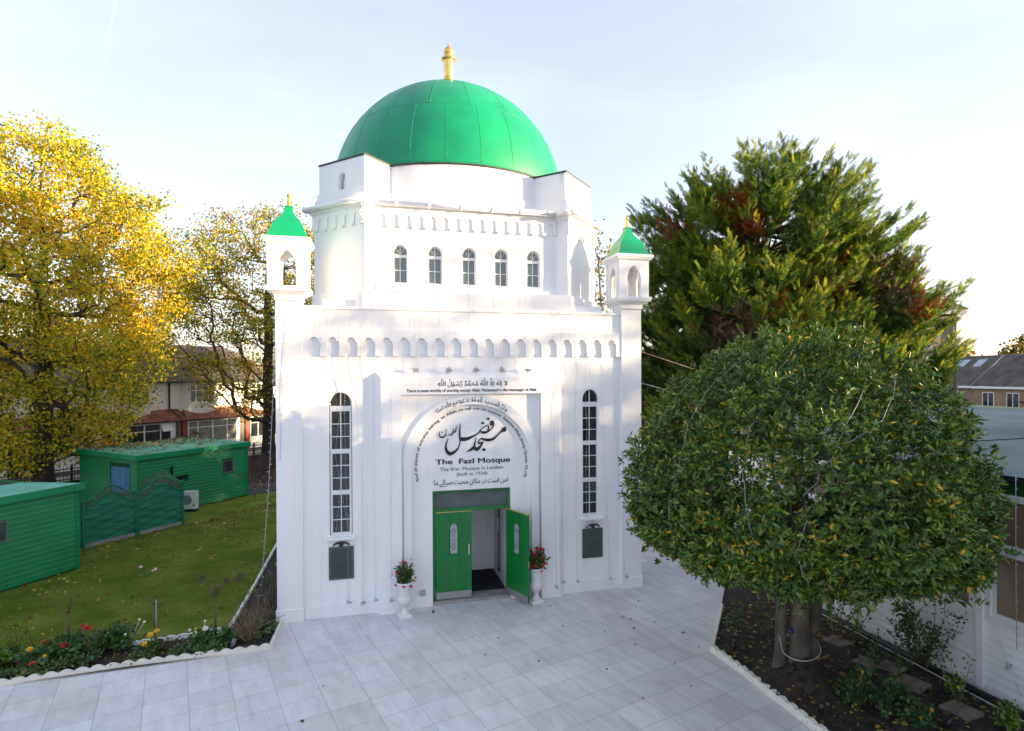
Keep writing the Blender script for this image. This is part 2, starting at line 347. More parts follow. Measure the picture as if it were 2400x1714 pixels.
# ------------------------------------------------------------------ ground, patio, lawn, beds
def tilemat():
    m = bpy.data.materials.new('porcelain_patio_tiles'); m.use_nodes = True; nt = m.node_tree; b = nt.nodes['Principled BSDF']
    L = nt.links.new; N = nt.nodes.new
    t = N('ShaderNodeTexCoord')
    def dot(v, off):
        d = N('ShaderNodeVectorMath'); d.operation = 'DOT_PRODUCT'; d.inputs[1].default_value = v; L(t.outputs['Object'], d.inputs[0])
        a = N('ShaderNodeMath'); a.operation = 'ADD'; a.inputs[1].default_value = off; L(d.outputs['Value'], a.inputs[0]); return a.outputs[0]
    c = N('ShaderNodeCombineXYZ'); L(dot((.284, -.9588, 0), -.41 + 57.5), c.inputs[0]); L(dot((.9588, .284, 0), .05 + 64.4), c.inputs[1])
    br = N('ShaderNodeTexBrick'); br.offset = 0.0; br.inputs['Scale'].default_value = 1; br.inputs['Brick Width'].default_value = .575; br.inputs['Row Height'].default_value = .644
    br.inputs['Mortar Size'].default_value = .0045; br.inputs['Mortar Smooth'].default_value = .3
    br.inputs['Color1'].default_value = (.60, .595, .60, 1); br.inputs['Color2'].default_value = (.685, .68, .685, 1); br.inputs['Mortar'].default_value = (.30, .30, .31, 1)
    L(c.outputs[0], br.inputs[0])
    # veins inside tiles
    mp = N('ShaderNodeMapping'); mp.inputs['Scale'].default_value = (1.0, 3.2, 1); L(c.outputs[0], mp.inputs[0])
    n = N('ShaderNodeTexNoise'); n.inputs['Scale'].default_value = 1.7; n.inputs['Detail'].default_value = 7; n.inputs['Distortion'].default_value = .6; L(mp.outputs[0], n.inputs[0])
    mr = N('ShaderNodeMapRange'); mr.inputs[1].default_value = .3; mr.inputs[2].default_value = .7; mr.inputs[3].default_value = .87; mr.inputs[4].default_value = 1.06; L(n.outputs[0], mr.inputs[0])
    v = N('ShaderNodeVectorMath'); v.operation = 'SCALE'; L(br.outputs[0], v.inputs[0]); L(mr.outputs[0], v.inputs['Scale'])
    # brownish dirt film, stronger in large blotches
    n2 = N('ShaderNodeTexNoise'); n2.inputs['Scale'].default_value = .45; n2.inputs['Detail'].default_value = 8; n2.inputs['Roughness'].default_value = .62; L(t.outputs['Object'], n2.inputs[0])
    m2 = N('ShaderNodeMapRange'); m2.inputs[1].default_value = .46; m2.inputs[2].default_value = .72; m2.inputs[4].default_value = .75; L(n2.outputs[0], m2.inputs[0])
    mx = N('ShaderNodeMix'); mx.data_type = 'RGBA'; mx.blend_type = 'MULTIPLY'; L(m2.outputs[0], mx.inputs['Factor']); L(v.outputs[0], mx.inputs['A']); mx.inputs['B'].default_value = (.86, .78, .70, 1)
    # fine specks
    n3 = N('ShaderNodeTexNoise'); n3.inputs['Scale'].default_value = 26; n3.inputs['Detail'].default_value = 3; L(t.outputs['Object'], n3.inputs[0])
    m3 = N('ShaderNodeMapRange'); m3.inputs[1].default_value = .3; m3.inputs[2].default_value = .7; m3.inputs[3].default_value = .94; m3.inputs[4].default_value = 1.05; L(n3.outputs[0], m3.inputs[0])
    v2 = N('ShaderNodeVectorMath'); v2.operation = 'SCALE'; L(mx.outputs['Result'], v2.inputs[0]); L(m3.outputs[0], v2.inputs['Scale'])
    L(v2.outputs[0], b.inputs['Base Color']); b.inputs['Roughness'].default_value = .55; b.inputs['Specular IOR Level'].default_value = .35
    bp = N('ShaderNodeBump'); bp.inputs['Strength'].default_value = .25; bp.inputs['Distance'].default_value = .004; bp.invert = True
    L(br.outputs['Fac'], bp.inputs['Height']); L(bp.outputs[0], b.inputs['Normal'])
    return m
PATIO = tilemat()
LAWNM = mat('mown_lawn', (.125, .195, .018), .95, .30, 1.1, c2=(.185, .225, .036), bump=.9, bscale=120, spec=.1)
EARTH = mat('bare_earth_ground', (.06, .055, .04), .95, .3, .2)

def sheet(name, pts, z, m, kind='structure', z2=None):
    b = MB(); b.face([(x, y, z) for x, y in pts]); o = b.build(name, m); tag(o, kind=kind); return o

sheet('ground', [(-900, -900), (900, -900), (900, 900), (-900, 900)], -.12, EARTH)
sheet('patio', [(-40, -50), (7.9, -50), (7.9, 9.5), (4.32, 9.5), (4.32, .05), (4.2, .6), (-4.2, .6), (-4.24, -1.22), (-12, -1.75), (-40, -4)], 0, PATIO)  # unseen part behind the camera lengthened so pale paving bounces light onto the facade
sheet('lawn', [(-24, -.42), (-5.22, -.32), (-5.2, 5.9), (-5.2, 16.2), (-8.5, 16.2), (-24, 4)], -.004, LAWNM)
d47 = (cos(radians(47.5)), sin(radians(47.5))); n47 = (-d47[1], d47[0])
def st(s, t, o=(-8.0, 22.7)): return (o[0] + s * d47[0] + t * n47[0], o[1] + s * d47[1] + t * n47[1])
# slightly raised street beyond the iron railing
sheet('street', [st(-80, 3.2), st(60, 3.2), st(60, 9.5), st(-80, 9.5)], .50, ASPH)
sheet('pavement', [st(-80, .15), st(60, .15), st(60, 3.2), st(-80, 3.2)], .62, PAVE)
kb = MB(); kb.hexa([(*st(-80, 3.2), .49), (*st(60, 3.2), .49), (*st(60, 3.35), .49), (*st(-80, 3.35), .49)], [(*st(-80, 3.2), .63), (*st(60, 3.2), .63), (*st(60, 3.35), .63), (*st(-80, 3.35), .63)])
tag(kb.build('kerb', CONC), kind='structure')
sheet('front_yards', [st(-80, 9.5), st(60, 9.5), st(60, 40), st(-80, 40)], .60, PAVE)
sheet('path', [(-8.6, 14.0), (-5.1, 16.2), (-5.0, 18.4), (-10.6, 18.2)], .004, ASPH)
sheet('flower_bed', [(-12, -1.72), (-4.28, -1.22), (-4.3, 9.0), (-5.2, 9.0), (-5.24, -.34), (-12, -.6)], .02, SOIL)
def soil_h(x, y):
    d = sqrt((x - 4.84) ** 2 + (y + 4.98) ** 2)
    return .03 + .58 * max(0, 1 - d / .95) ** 1.3 + .02 * sin(7 * x) * cos(6 * y)
b = MB()
def bedpt(u, v):
    y = -12 + 12.4 * v
    x0 = 4.06 if y < -3.46 else 4.06 + (y + 3.46) * (1.35 / 1.75)
    x = x0 + (7.58 - x0) * u; return (x, y, soil_h(x, y))
b.grid(bedpt, 44, 130); tag(b.build('garden_bed', SOIL), kind='structure')
leaf_ground = sheet('leafy_ground', [(-12.3, 17.6), (-4.6, 18.0), (-4.4, 26), (-8, 24)], .008, SOIL)

# ------------------------------------------------------------------ the mosque
YC = 3.75
MO = empty('mosque', (0, 0, 0), 'white mosque with a green dome and two small corner turrets', 'mosque')
def mp_(name, b, m=WHITE, parent=None, bevel=0): return b.build(name, m, parent or MO, bevel=bevel)

# body behind the facade
b = MB(); b.box(-4.295, -1.03, .62, 7.5, 0, 6.86); b.box(1.03, 4.295, .62, 7.5, 0, 6.86); b.box(-1.03, 1.03, .62, 7.5, 2.76, 6.86); b.box(-1.03, 1.03, 2.26, 7.5, 0, 2.76)
b.box(-4.295, -3.77, .49, .62, 0, 6.86); b.box(3.77, 4.295, .49, .62, 0, 6.86)
mp_('side_wall', b, WHITE2)
WX, WH, WB, WS = 2.965, .243, 1.79, 4.735
holes = [arch(-WX, WH, WB, WS), arch(WX + .005, WH - .03, WB + .07, WS, rise=.25)]
o = plate('wall', WHITE, [(-3.762, 0), (-2.0, 0), (-2.0, 5.2), (2.0, 5.2), (2.0, 0), (3.762, 0), (3.762, 5.95), (-3.762, 5.95)], holes, .08, .34, MO)
for x0, x1 in ((-3.76, -2.0), (2.0, 3.76)): b = MB(); b.box(x0, x1, .34, .36, .1, 5.9); mp_('inner_wall', b, WHITE2)
for s in (-1, 1):
    b = MB(); b.box(min(s * 3.76, s * 4.3), max(s * 3.76, s * 4.3), 0, .49, 0, 7.0)
    b.box(min(s * 3.75, s * 4.325), max(s * 3.75, s * 4.325), -.022, .485, -.05, .275); mp_('pilaster', b, bevel=.008)
for x0, x1 in ((-3.75, -2.19), (2.19, 3.75)): b = MB(); b.box(x0, x1, .055, .1, -.05, .285); mp_('plinth', b, bevel=.006)
# lower frieze with scalloped niches
pts = [(-3.758, 6.37), (-3.758, 5.785)]
for i in range(19):
    c = -3.51 + .3897 * i; h = .131
    pts += [(c - h, 5.785), (c - h, 6.085), (c - h + .025, 6.105), (c - .085, 6.112)]
    pts += [(c + .085 * cos(a), 6.112 + .088 * sin(a)) for a in np.linspace(pi, 0, 11)[1:-1]]
    pts += [(c + .085, 6.112), (c + h - .025, 6.105), (c + h, 6.085), (c + h, 5.785)]
pts += [(3.758, 5.785), (3.758, 6.37)]
plate('frieze', WHITE, pts, [], .022, .085, MO)
for i in range(18):
    c = -3.51 + .3897 * (i + .5); b = MB(); b.box(c - .062, c + .062, .006, .08, 5.782, 5.868); mp_('corbel', b)
plate('upper_panel', WHITE, [(-3.758, 5.95), (3.758, 5.95), (3.758, 6.88), (-3.758, 6.88)], [], .086, .36, MO)
b = MB(); b.box(-3.757, 3.757, .055, .42, 6.82, 6.885); mp_('coping', b, bevel=.008)
# octagonal base courses and upper storey
def octo(p, q, inset=0):
    return [(-p, YC - q), (p, YC - q), (q, YC - p), (q, YC + p), (p, YC + q), (-p, YC + q), (-q, YC + p), (-q, YC - p)]
b = MB(); b.prism(octo(2.50, 3.665), 6.7, 7.285, octo(2.475, 3.645)); mp_('octagon_plinth', b, bevel=.008)
for x0, x1 in ((-3.34, -2.33), (2.33, 3.34)): b = MB(); b.box(x0, x1, .25, .6, 6.86, 7.06); mp_('roof_upstand', b, WHITE2)
b = MB()
b.hexa([(-2.30, .10, 6.87), (-1.9, .075, 6.87), (-1.9, .12, 6.87), (-2.3, .3, 6.87)], [(-2.31, .13, 7.05), (-2.29, .10, 7.05), (-2.29, .12, 7.05), (-2.31, .3, 7.05)])
b.hexa([(1.9, .075, 6.87), (2.30, .10, 6.87), (2.3, .3, 6.87), (1.9, .12, 6.87)], [(2.29, .10, 7.05), (2.31, .13, 7.05), (2.31, .3, 7.05), (2.29, .12, 7.05)])
mp_('flashing', b, WHITE2)
P2, Q2, DD = 2.413, 3.602, .227
def star(p, q, d, e=0):
    out = []
    base = [(-p, -q), (-p + d, -q + d), (p - d, -q + d), (p, -q), (q, -p), (q - d, -p + d), (q - d, p - d), (q, p), (p, q), (p - d, q - d), (-p + d, q - d), (-p, q), (-q, p), (-q + d, p - d), (-q + d, -p + d), (-q, -p)]
    return [(x, y + YC) for x, y in base]
FY = YC - Q2 + DD                                     # front wall of the upper storey
st_ = star(P2, Q2, DD)
b = MB(); n = len(st_)
for k in range(n):
    if k == 1: continue
    p, q = st_[k], st_[(k + 1) % n]; b.face([(*p, 7.2), (*q, 7.2), (*q, 9.2), (*p, 9.2)])
b.face([(*p, 9.19) for p in st_]); mp_('upper_wall', b, WHITE2)
UX = [-1.618, -.81, -.0015, .791, 1.606]
plate('upper_front_wall', WHITE, [(-P2 + DD, 7.2), (P2 - DD, 7.2), (P2 - DD, 9.2), (-P2 + DD, 9.2)], [arch(x, .168, 7.50, 8.215, rise=.176) for x in UX], FY, FY + .2, MO)
b = MB(); b.box(-P2 + DD + .004, P2 - DD - .03, FY - .05, FY + .02, 7.25, 7.42); mp_('ledge', b, bevel=.01)
# upper frieze: front and the two visible chamfers
def comb(x0, x1, centres, hw=.068, z0=8.79, zs=9.0, ztop=9.155, rise=.07):
    p = [(x0, ztop), (x0, z0)]
    for c in centres:
        p += [(c - hw, z0), (c - hw, zs)] + [(c + hw * cos(a), zs + rise * sin(a)) for a in np.linspace(pi, 0, 11)[1:-1]] + [(c + hw, zs), (c + hw, z0)]
    return p + [(x1, z0), (x1, ztop)]
cs = [-2.017 + .2895 * i for i in range(15)]
plate('upper_frieze', WHITE, comb(-2.183, 2.183, cs), [], FY - .035, FY + .01, MO)
for i in range(14):
    c = cs[i] + .145; b = MB(); b.box(c - .045, c + .045, FY - .06, FY, 8.765, 8.825); mp_('corbel', b)
CL = sqrt(2) * (Q2 - P2)
for s in (-1, 1):
    cx, cy = s * (P2 + Q2) / 2, YC - (P2 + Q2) / 2; ang = s * pi / 4
    cc = [-.60 + .30 * i for i in range(5)]
    plate('upper_frieze', WHITE, comb(-CL / 2 - .02, CL / 2 + .02, cc), [], -.035, .01, MO, org=(cx, cy), ang=ang)
    for i in range(4):
        c = cc[i] + .15; b = MB((cx, cy, 0), ang); b.box(c - .045, c + .045, -.06, 0, 8.765, 8.825); mp_('corbel', b)
def off(poly, e):
    n = len(poly); out = []
    for k in range(n):
        a, p, c = Vector(poly[k - 1]), Vector(poly[k]), Vector(poly[(k + 1) % n])
        d1 = (p - a).normalized(); d2 = (c - p).normalized(); n1 = Vector((d1.y, -d1.x)); n2 = Vector((d2.y, -d2.x))
        m = (n1 + n2); m = m / max(.3, m.dot(n1)) if m.length > 1e-6 else n1
        out.append(tuple(p + m * e))
    return out
b = MB(); b.prism(off(st_, .045), 9.156, 9.186); b.prism(off(st_, .075), 9.187, 9.235); b.prism(off(st_, .10), 9.236, 9.262); mp_('cornice', b)
# gutter along the cornice, with brackets
g = off(st_, .165); b = MB()
order = [15, 0, 1, 2, 3, 4]; gp = []
line = [(*g[k], 9.30) for k in (14, 15, 0)]; line[0] = tuple((np.array(line[0]) * .3 + np.array(line[1]) * .7)); b.tube(line, .06, 8)
b.tube([(*g[1], 9.295), (*g[2], 9.285)], .062, 10); line = [(*g[k], 9.285) for k in (2, 3)]; b.tube(line, .062, 8)
b.tube([(*g[3], 9.30), (*g[4], 9.30)], .06, 8)
for x in (-1.75, -1.0, -.25, .5, 1.2, 1.9): b.tube([(x, g[1][1] - .0, 9.29), (x + .05, g[1][1], 9.29)], .073, 10)
mp_('gutter', b, PLASTIC)
# drum, corner blocks, dome
ZB = 10.39; P1, Q1 = 2.4186, 3.4757
b = MB(); b.lathe([(3.44, 9.2), (3.44, 9.53), (3.41, 9.54), (3.41, 9.70), (3.38, 9.71), (3.38, ZB)], (0, YC), 96); mp_('drum', b, WHITE2)
b = MB(); b.lathe([(3.395, ZB - .035), (3.395, ZB + .012)], (0, YC), 96); mp_('drum_trim', b, LEAD)
L1 = sqrt(2) * (Q1 - P1)
for sx, sy in ((-1, -1), (1, -1), (1, 1), (-1, 1)):
    ang = {(-1, -1): -pi / 4, (1, -1): pi / 4, (1, 1): 3 * pi / 4, (-1, 1): -3 * pi / 4}[(sx, sy)]
    cx, cy = sx * (P1 + Q1) / 2, YC + sy * (P1 + Q1) / 2
    blk = plate('corner_block', WHITE, [(-L1 / 2, 9.2), (L1 / 2, 9.2), (L1 / 2, ZB), (-L1 / 2, ZB)], [arch(.02, .115, 9.70, 9.98)], 0, .16, MO, org=(cx, cy), ang=ang)
    b = MB((cx, cy, 0), ang); b.box(-L1 / 2 + .001, L1 / 2 - .001, .159, 1.3, 9.2, ZB - .001)
    b.box(-L1 / 2 - .035, L1 / 2 + .035, -.035, 1.25, 9.2, 9.675); b.box(-L1 / 2 - .07, L1 / 2 + .07, -.07, 1.2, 9.2, 9.53)
    b.build('block_body', WHITE2, blk)
    b = MB((cx, cy, 0), ang); b.box(-.03, .11, .12, .17, 9.70, 9.97); b.build('vent', WHITE, blk)
    b = MB((cx, cy, 0), ang); b.box(-L1 / 2 - .012, L1 / 2 + .012, -.012, 1.0, ZB - .03, ZB + .015); b.build('block_trim', LEAD, blk)
DR, DZ = 3.31, 10.365
b = MB(); prof = [(DR * cos(a), DZ + DR * sin(a)) for a in np.linspace(0, pi / 2 - .012, 40)]; b.lathe([(DR + .01, DZ - .02)] + prof, (0, YC), 112)
DOME = b.build('dome', DOMEG, MO)
b = MB()
def dome_pt(az, el, r): return (r * cos(el) * cos(az), YC + r * cos(el) * sin(az), DZ + r * sin(el))
for el in (.03, radians(31), radians(62)):
    b.tube([dome_pt(a, el, DR + .000) for a in np.linspace(0, 2 * pi, 97)], .004, 5, caps=False)
for lo, hi, n, ph in ((.03, radians(31), 24, .1), (radians(31), radians(62), 18, .22), (radians(62), radians(88), 9, .05)):
    for k in range(n):
        az = 2 * pi * k / n + ph; b.tube([dome_pt(az, e, DR + .001) for e in np.linspace(lo, hi, 9)], .005, 5)
b.build('panel_seam', SEAM, DOME)
zt = DZ + DR
b = MB(); b.lathe([(.17, zt - .06), (.115, zt + .06), (.095, zt + .18), (.085, zt + .30), (.105, zt + .31), (.165, zt + .335), (.17, zt + .37), (.15, zt + .385), (.16, zt + .40), (.165, zt + .43), (.13, zt + .45), (.11, zt + .47), (.115, zt + .50), (.125, zt + .53), (.14, zt + .72), (.155, zt + .93), (.16, zt + .945), (.215, zt + .975), (.22, zt + 1.01), (.20, zt + 1.03), (.15, zt + 1.07), (.125, zt + 1.09), (.12, zt + 1.13), (.145, zt + 1.15), (.15, zt + 1.19), (.135, zt + 1.27), (.09, zt + 1.34), (.03, zt + 1.375), (.012, zt + 1.38), (.008, zt + 1.56), (.001, zt + 1.57)], (0, YC), 24)
for a in (0.3, 2.4, 4.5): b.tube([(0, YC, zt + 1.42), (.09 * cos(a), YC + .09 * sin(a), zt + 1.48)], .006, 4)
b.build('finial', GOLD, DOME)

# ---- corner turrets
def turret(sx):
    cx, cy = sx * 4.03, .235
    def sq(h): return [(cx - h, cy - h), (cx + h, cy - h), (cx + h, cy + h), (cx - h, cy + h)]
    b = MB(); b.prism(sq(.285), 6.98, 7.085)
    b.prism(sq(.29), 7.085, 7.13, sq(.36)); b.prism(sq(.37), 7.13, 7.165, sq(.42)); b.prism(sq(.44), 7.165, 7.205); b.prism(sq(.455), 7.205, 7.27)
    b.prism(sq(.40), 8.155, 8.20, sq(.45)); b.prism(sq(.462), 8.20, 8.24); b.prism(sq(.49), 8.24, 8.31)
    for k in range(4):                                  # corner posts behind the pierced faces
        x = cx + (-.40, .27, .27, -.40)[k]; y = cy + (-.40, -.40, .27, .27)[k]
        b.box(x + .001, x + .129, y + .001, y + .129, 7.26, 8.16)
    t = b.build('turret', WHITE, MO, bevel=.006)
    for k in range(4):
        a = k * pi / 2
        org = (cx + .40 * sin(a), cy - .40 * cos(a))
        plate('turret_face', WHITE, [(-.399, 7.262), (.399, 7.262), (.399, 8.158), (-.399, 8.158)], [ogive(0, .185, 7.27, 7.70, 8.045)], .002 * k, .11, t, org=org, ang=a)
    # ogee roof, square in plan
    prof = [(.435, 8.31), (.43, 8.33), (.395, 8.37), (.375, 8.43), (.355, 8.45), (.352, 8.458), (.345, 8.46), (.33, 8.54), (.295, 8.63), (.24, 8.72), (.18, 8.79), (.13, 8.86), (.095, 8.94), (.075, 9.02), (.07, 9.045), (.085, 9.05), (.085, 9.06)]
    b = MB()
    for (r0, z0), (r1, z1) in zip(prof, prof[1:]): b.prism(sq(r0), z0, z1, sq(r1), bottom=False)
    r = b.build('turret_roof', ROOFG, t)
    b = MB(); b.lathe([(.075, 9.055), (.055, 9.08), (.045, 9.15), (.03, 9.27), (.028, 9.275)], (cx, cy), 14)
    b.lathe([(.02, 9.265), (.042, 9.285), (.05, 9.31), (.042, 9.335), (.015, 9.355)], (cx, cy), 14)
    b.build('turret_finial', GOLD, t)
turret(-1); turret(1)

# ---- portal
plate('portal_frame', WHITE, [(-2.09, 0), (-1.64, 0), (-1.64, 4.91), (1.64, 4.91), (1.64, 0), (2.09, 0), (2.09, 5.30), (-2.09, 5.30)], [], -.08, .2, MO)
b = MB()
for s in (-1, 1):
    b.hexa([(s * 2.09, -.08, 0), (s * 2.225, .09, 0), (s * 2.225, .2, 0), (s * 2.08, .2, 0)], [(s * 2.09, -.08, 5.30), (s * 2.225, .09, 5.435), (s * 2.225, .2, 5.435), (s * 2.08, .2, 5.30)])
b.hexa([(-2.09, -.08, 5.30), (2.09, -.08, 5.30), (2.08, .2, 5.29), (-2.08, .2, 5.29)], [(-2.225, .09, 5.435), (2.225, .09, 5.435), (2.225, .2, 5.435), (-2.225, .2, 5.435)])
mp_('portal_bevel', b)
plate('spandrel', WHITE, [(-1.66, 0), (-1.50, 0), (-1.50, 3.25)] + arc(0, 3.25, 1.50, pi, 0, 40)[1:-1] + [(1.50, 3.25), (1.50, 0), (1.66, 0), (1.66, 4.93), (-1.66, 4.93)], [], .05, .2, MO)
ring = [(-1.60, 0), (-1.42, 0), (-1.42, 3.25)] + arc(0, 3.25, 1.42, pi, 0, 48)[1:-1] + [(1.42, 3.25), (1.42, 0), (1.60, 0), (1.60, 3.25)] + arc(0, 3.25, 1.635, 0, pi, 48)[1:-1] + [(-1.60, 3.25)]
plate('arch_band', WHITE, ring, [], -.012, .16, MO)
plate('tympanum', WHITE, [(-1.5, 0), (-.935, 0), (-.935, 2.66), (.935, 2.66), (.935, 0), (1.5, 0), (1.5, 4.78), (-1.5, 4.78)], [], .11, .36, MO)
for s in (-1, 1):
    b = MB(); x0, x1 = sorted((s * 2.10, s * 1.63)); b.box(x0, x1, -.105, .0, -.05, .28)
    b.hexa([(s * 2.10, -.105, -.05), (s * 2.24, .065, -.05), (s * 2.2, .1, -.05), (s * 2.05, .1, -.05)], [(s * 2.10, -.105, .28), (s * 2.24, .065, .28), (s * 2.2, .1, .28), (s * 2.05, .1, .28)])
    x0, x1 = sorted((s * .945, s * 1.44)); b.box(x0, x1, .085, .2, -.05, .26); mp_('portal_plinth', b, bevel=.006)
# porch behind the door
b = MB(); b.box(-1.02, -.955, .36, 2.2, 0, 2.75); b.box(.955, 1.02, .36, 2.2, 0, 2.75); b.box(-1.02, 1.02, 2.15, 2.25, 0, 2.75); b.box(-1.02, 1.02, .36, 2.25, 2.68, 2.75)
b.box(-.95, .62, 2.12, 2.15, .03, 2.4)
for x in (-.2, .33, .60): b.box(x, x + .022, 2.105, 2.125, .05, 2.4)
for x in (-.05, .15, .42, .78): b.box(x, x + .008, 2.112, 2.16, .02, 2.6)
mp_('porch', b, WHITE2)
b = MB(); b.box(.925, .957, .45, 1.85, .06, 2.5); pd = mp_('porch_door', b, PLASTIC)
b = MB(); b.box(.90, .93, 1.28, 1.5, .25, 2.35); b.build('pane', GLASSD, pd)
b = MB(); b.box(.895, .918, 1.30, 1.46, 1.30, 1.62); b.build('handle', PLASTIC, pd)
b = MB(); b.box(-.95, .95, .12, .46, -.05, .075); mp_('threshold', b, STONEG, bevel=.006)
b = MB(); b.box(-.95, .95, .455, 2.12, -.05, .06); mp_('porch_floor', b, STONEG)
# door frame, fanlight, leaves
DY = .215
b = MB(); b.box(-.935, -.862, DY, DY + .12, .06, 2.64); b.box(.862, .935, DY, DY + .12, .06, 2.64); b.box(-.862, .862, DY, DY + .12, 2.58, 2.64); b.box(-.862, .862, DY, DY + .12, 2.135, 2.215)
fr = mp_('door_frame', b, DOORG, bevel=.006)
b = MB(); b.box(-.862, .862, DY + .055, DY + .07, 2.215, 2.58); b.build('fanlight', GLASSF, fr)
def leaf(side, hx, ang):
    """door leaf in its own frame: u from the hinge (0) to the free edge (.85), outward = -y."""
    org = (hx, DY - .005, 0); sg = -side                  # side -1: left leaf, runs to +x
    A = ang
    def X(u): return u if side < 0 else -u
    ys = 1 if side < 0 else -1                            # decorated face: outside / inside of the open leaf
    def bx(b, u0, u1, y0, y1, z0, z1):
        a, c = sorted((X(u0), X(u1))); e, f = sorted((y0 * ys, y1 * ys)); b.box(a, c, e, f, z0, z1)
    b = MB(org, A)
    z0, z1 = .095, 2.125
    # planked face with grooves, split around the window
    edges = [0, .09] + [.09 + .0745 * k for k in range(1, 10)] + [.85]
    for u0, u1 in zip(edges, edges[1:]):
        bx(b, u0 + .0025, u1 - .0025, -.022, .024, z0, z1)
    bx(b, .002, .848, -.018, .02, z0 + .001, z1 - .001)
    # raised arch moulding over the window
    am = [(.425 + .30 * cos(a), 1.74 + .22 * sin(a)) for a in np.linspace(.1, pi - .1, 15)]
    b.tube([(X(u), -.022 * ys, z) for u, z in am], .007, 5)
    dl = b.build('door', DOORG, MO, bevel=.003)
    b = MB(org, A); bx(b, 0, .85, -.024, .026, z1 + .001, z1 + .018); b.build('top_strip', BRASS, dl)
    b = MB(org, A); bx(b, .012, .84, -.027, -.021, z0 + .005, z0 + .165); b.build('kick_plate', STEEL, dl)
    # arched leaded window
    w = [(u, z) for u, z in arch(.425, .085, 1.155, 1.72, rise=.135)]
    b = MB(org, A); pts = [(X(u), -.026 * ys, z) for u, z in w]; b.face(pts)
    pw = b.build('leaded_window', GLASSL, dl)
    b = MB(org, A); w2 = arch(.425, .092, 1.145, 1.72, rise=.145); b.tube([(X(u), -.026 * ys, z) for u, z in w2 + w2[:1]], .011, 6); bx(b, .325, .525, -.045, -.02, 1.128, 1.148); b.build('bead', DOORG, pw)
    b = MB(org, A); T = lambda p: b.tube([(X(u), -.029 * ys, z) for u, z in p], .003, 4)
    for u in (.397, .453): T([(u, 1.26), (u, 1.70)])
    T([(.425, 1.16), (.425, 1.30)]); T([(.425, 1.66), (.425, 1.85)]); T([(.34, 1.47), (.51, 1.47)])
    for zc in (1.31, 1.685): T([(.34, zc), (.425, zc + .05), (.51, zc), (.425, zc - .05), (.34, zc)]); T([(.38, zc), (.425, zc + .10), (.47, zc)]); T([(.38, zc), (.425, zc - .10), (.47, zc)])
    b.build('lead_came', BRONZED, pw)
    if side < 0:
        b = MB(org, A); b.tube([(X(.775), -.02, 1.345), (X(.775), -.075, 1.345), (X(.775), -.08, 1.33), (X(.775), -.08, 1.14), (X(.775), -.075, 1.125), (X(.775), -.02, 1.125)], .013, 8); b.build('handle', PLASTIC, dl)
    else:
        b = MB(org, A); bx(b, .76, .80, -.029, -.021, 1.02, 1.38); bx(b, .775, .79, -.034, -.02, 1.86, 2.08); b.build('push_plate', mat('grey_push_plate', (.10, .10, .11), .5), dl)
        b = MB(org, A); bx(b, .842, .8515, -.012, .014, .92, 1.06); b.build('latch', BRASS, dl)
    b = MB(org, A)
    for z in (.22, 1.05, 1.83): b.tube([(X(-.004), -.028, z), (X(-.004), -.028, z + .10)], .010, 6)
    b.build('hinge', STEEL, dl)
leaf(-1, -.858, 0)
leaf(1, .858, radians(112.4))
# ------------------------------------------------------------------ mosque windows
def tall_window(cx, x_adj=0, zb=1.79):
    b = MB()                                            # white frame
    y0, y1 = .165, .235
    hw = .232
    b.box(cx - hw, cx + hw, y0, y1, 4.60, 4.67)
    for z0, z1, ins, yy in ((3.655, 4.60, .0, .0), (2.735, 3.655, .008, -.012), (zb, 2.735, .008, -.012)):
        h = hw - .004; f = .035 + ins * 1.5
        b.box(cx - h, cx - h + f, y0 + yy, y1, z0, z1); b.box(cx + h - f, cx + h, y0 + yy, y1, z0, z1)
        b.box(cx - h + f, cx + h - f, y0 + yy, y1, z0, z0 + .05); b.box(cx - h + f, cx + h - f, y0 + yy, y1, z1 - .05, z1)
    pts = [(cx + hw * cos(a), 4.735 + (.252) * sin(a)) for a in np.linspace(pi, 0, 17)]
    b.tube([(x, .19, z) for x, z in [(cx - hw, 4.67)] + pts + [(cx + hw, 4.67)]], .02, 6)
    w = b.build('window', PLASTIC, MO)
    b = MB()                                            # glazing bars
    b.box(cx - .011, cx + .011, .168, .2, 4.66, 4.98)
    for z0, z1 in ((3.70, 4.55), (2.78, 3.61), (zb + .05, 2.69)):
        b.box(cx - .009, cx + .009, .178, .2, z0, z1)
        for k in (1, 2):
            z = z0 + (z1 - z0) * k / 3; b.box(cx - hw + .03, cx + hw - .03, .1785, .1995, z - .009, z + .009)
    b.build('glazing_bar', PLASTIC, w)
    b = MB(); b.box(cx - hw + .01, cx + hw - .01, .196, .21, zb + .03, 4.62); b.face([(x, .196, z) for x, z in arch(cx, hw - .004, 4.62, 4.735, rise=.25)]); b.build('pane', GLASSD, w)
    b = MB(); b.hexa([(cx - .31, -.015, zb - .085), (cx + .31, -.015, zb - .085), (cx + .31, .17, zb - .085), (cx - .31, .17, zb - .085)], [(cx - .31, -.015, zb - .025), (cx + .31, -.015, zb - .025), (cx + .31, .17, zb - .0), (cx - .31, .17, zb - .0)])
    b.build('window_sill', WHITE, w, bevel=.005)
tall_window(-WX); tall_window(WX + .005, zb=1.85)
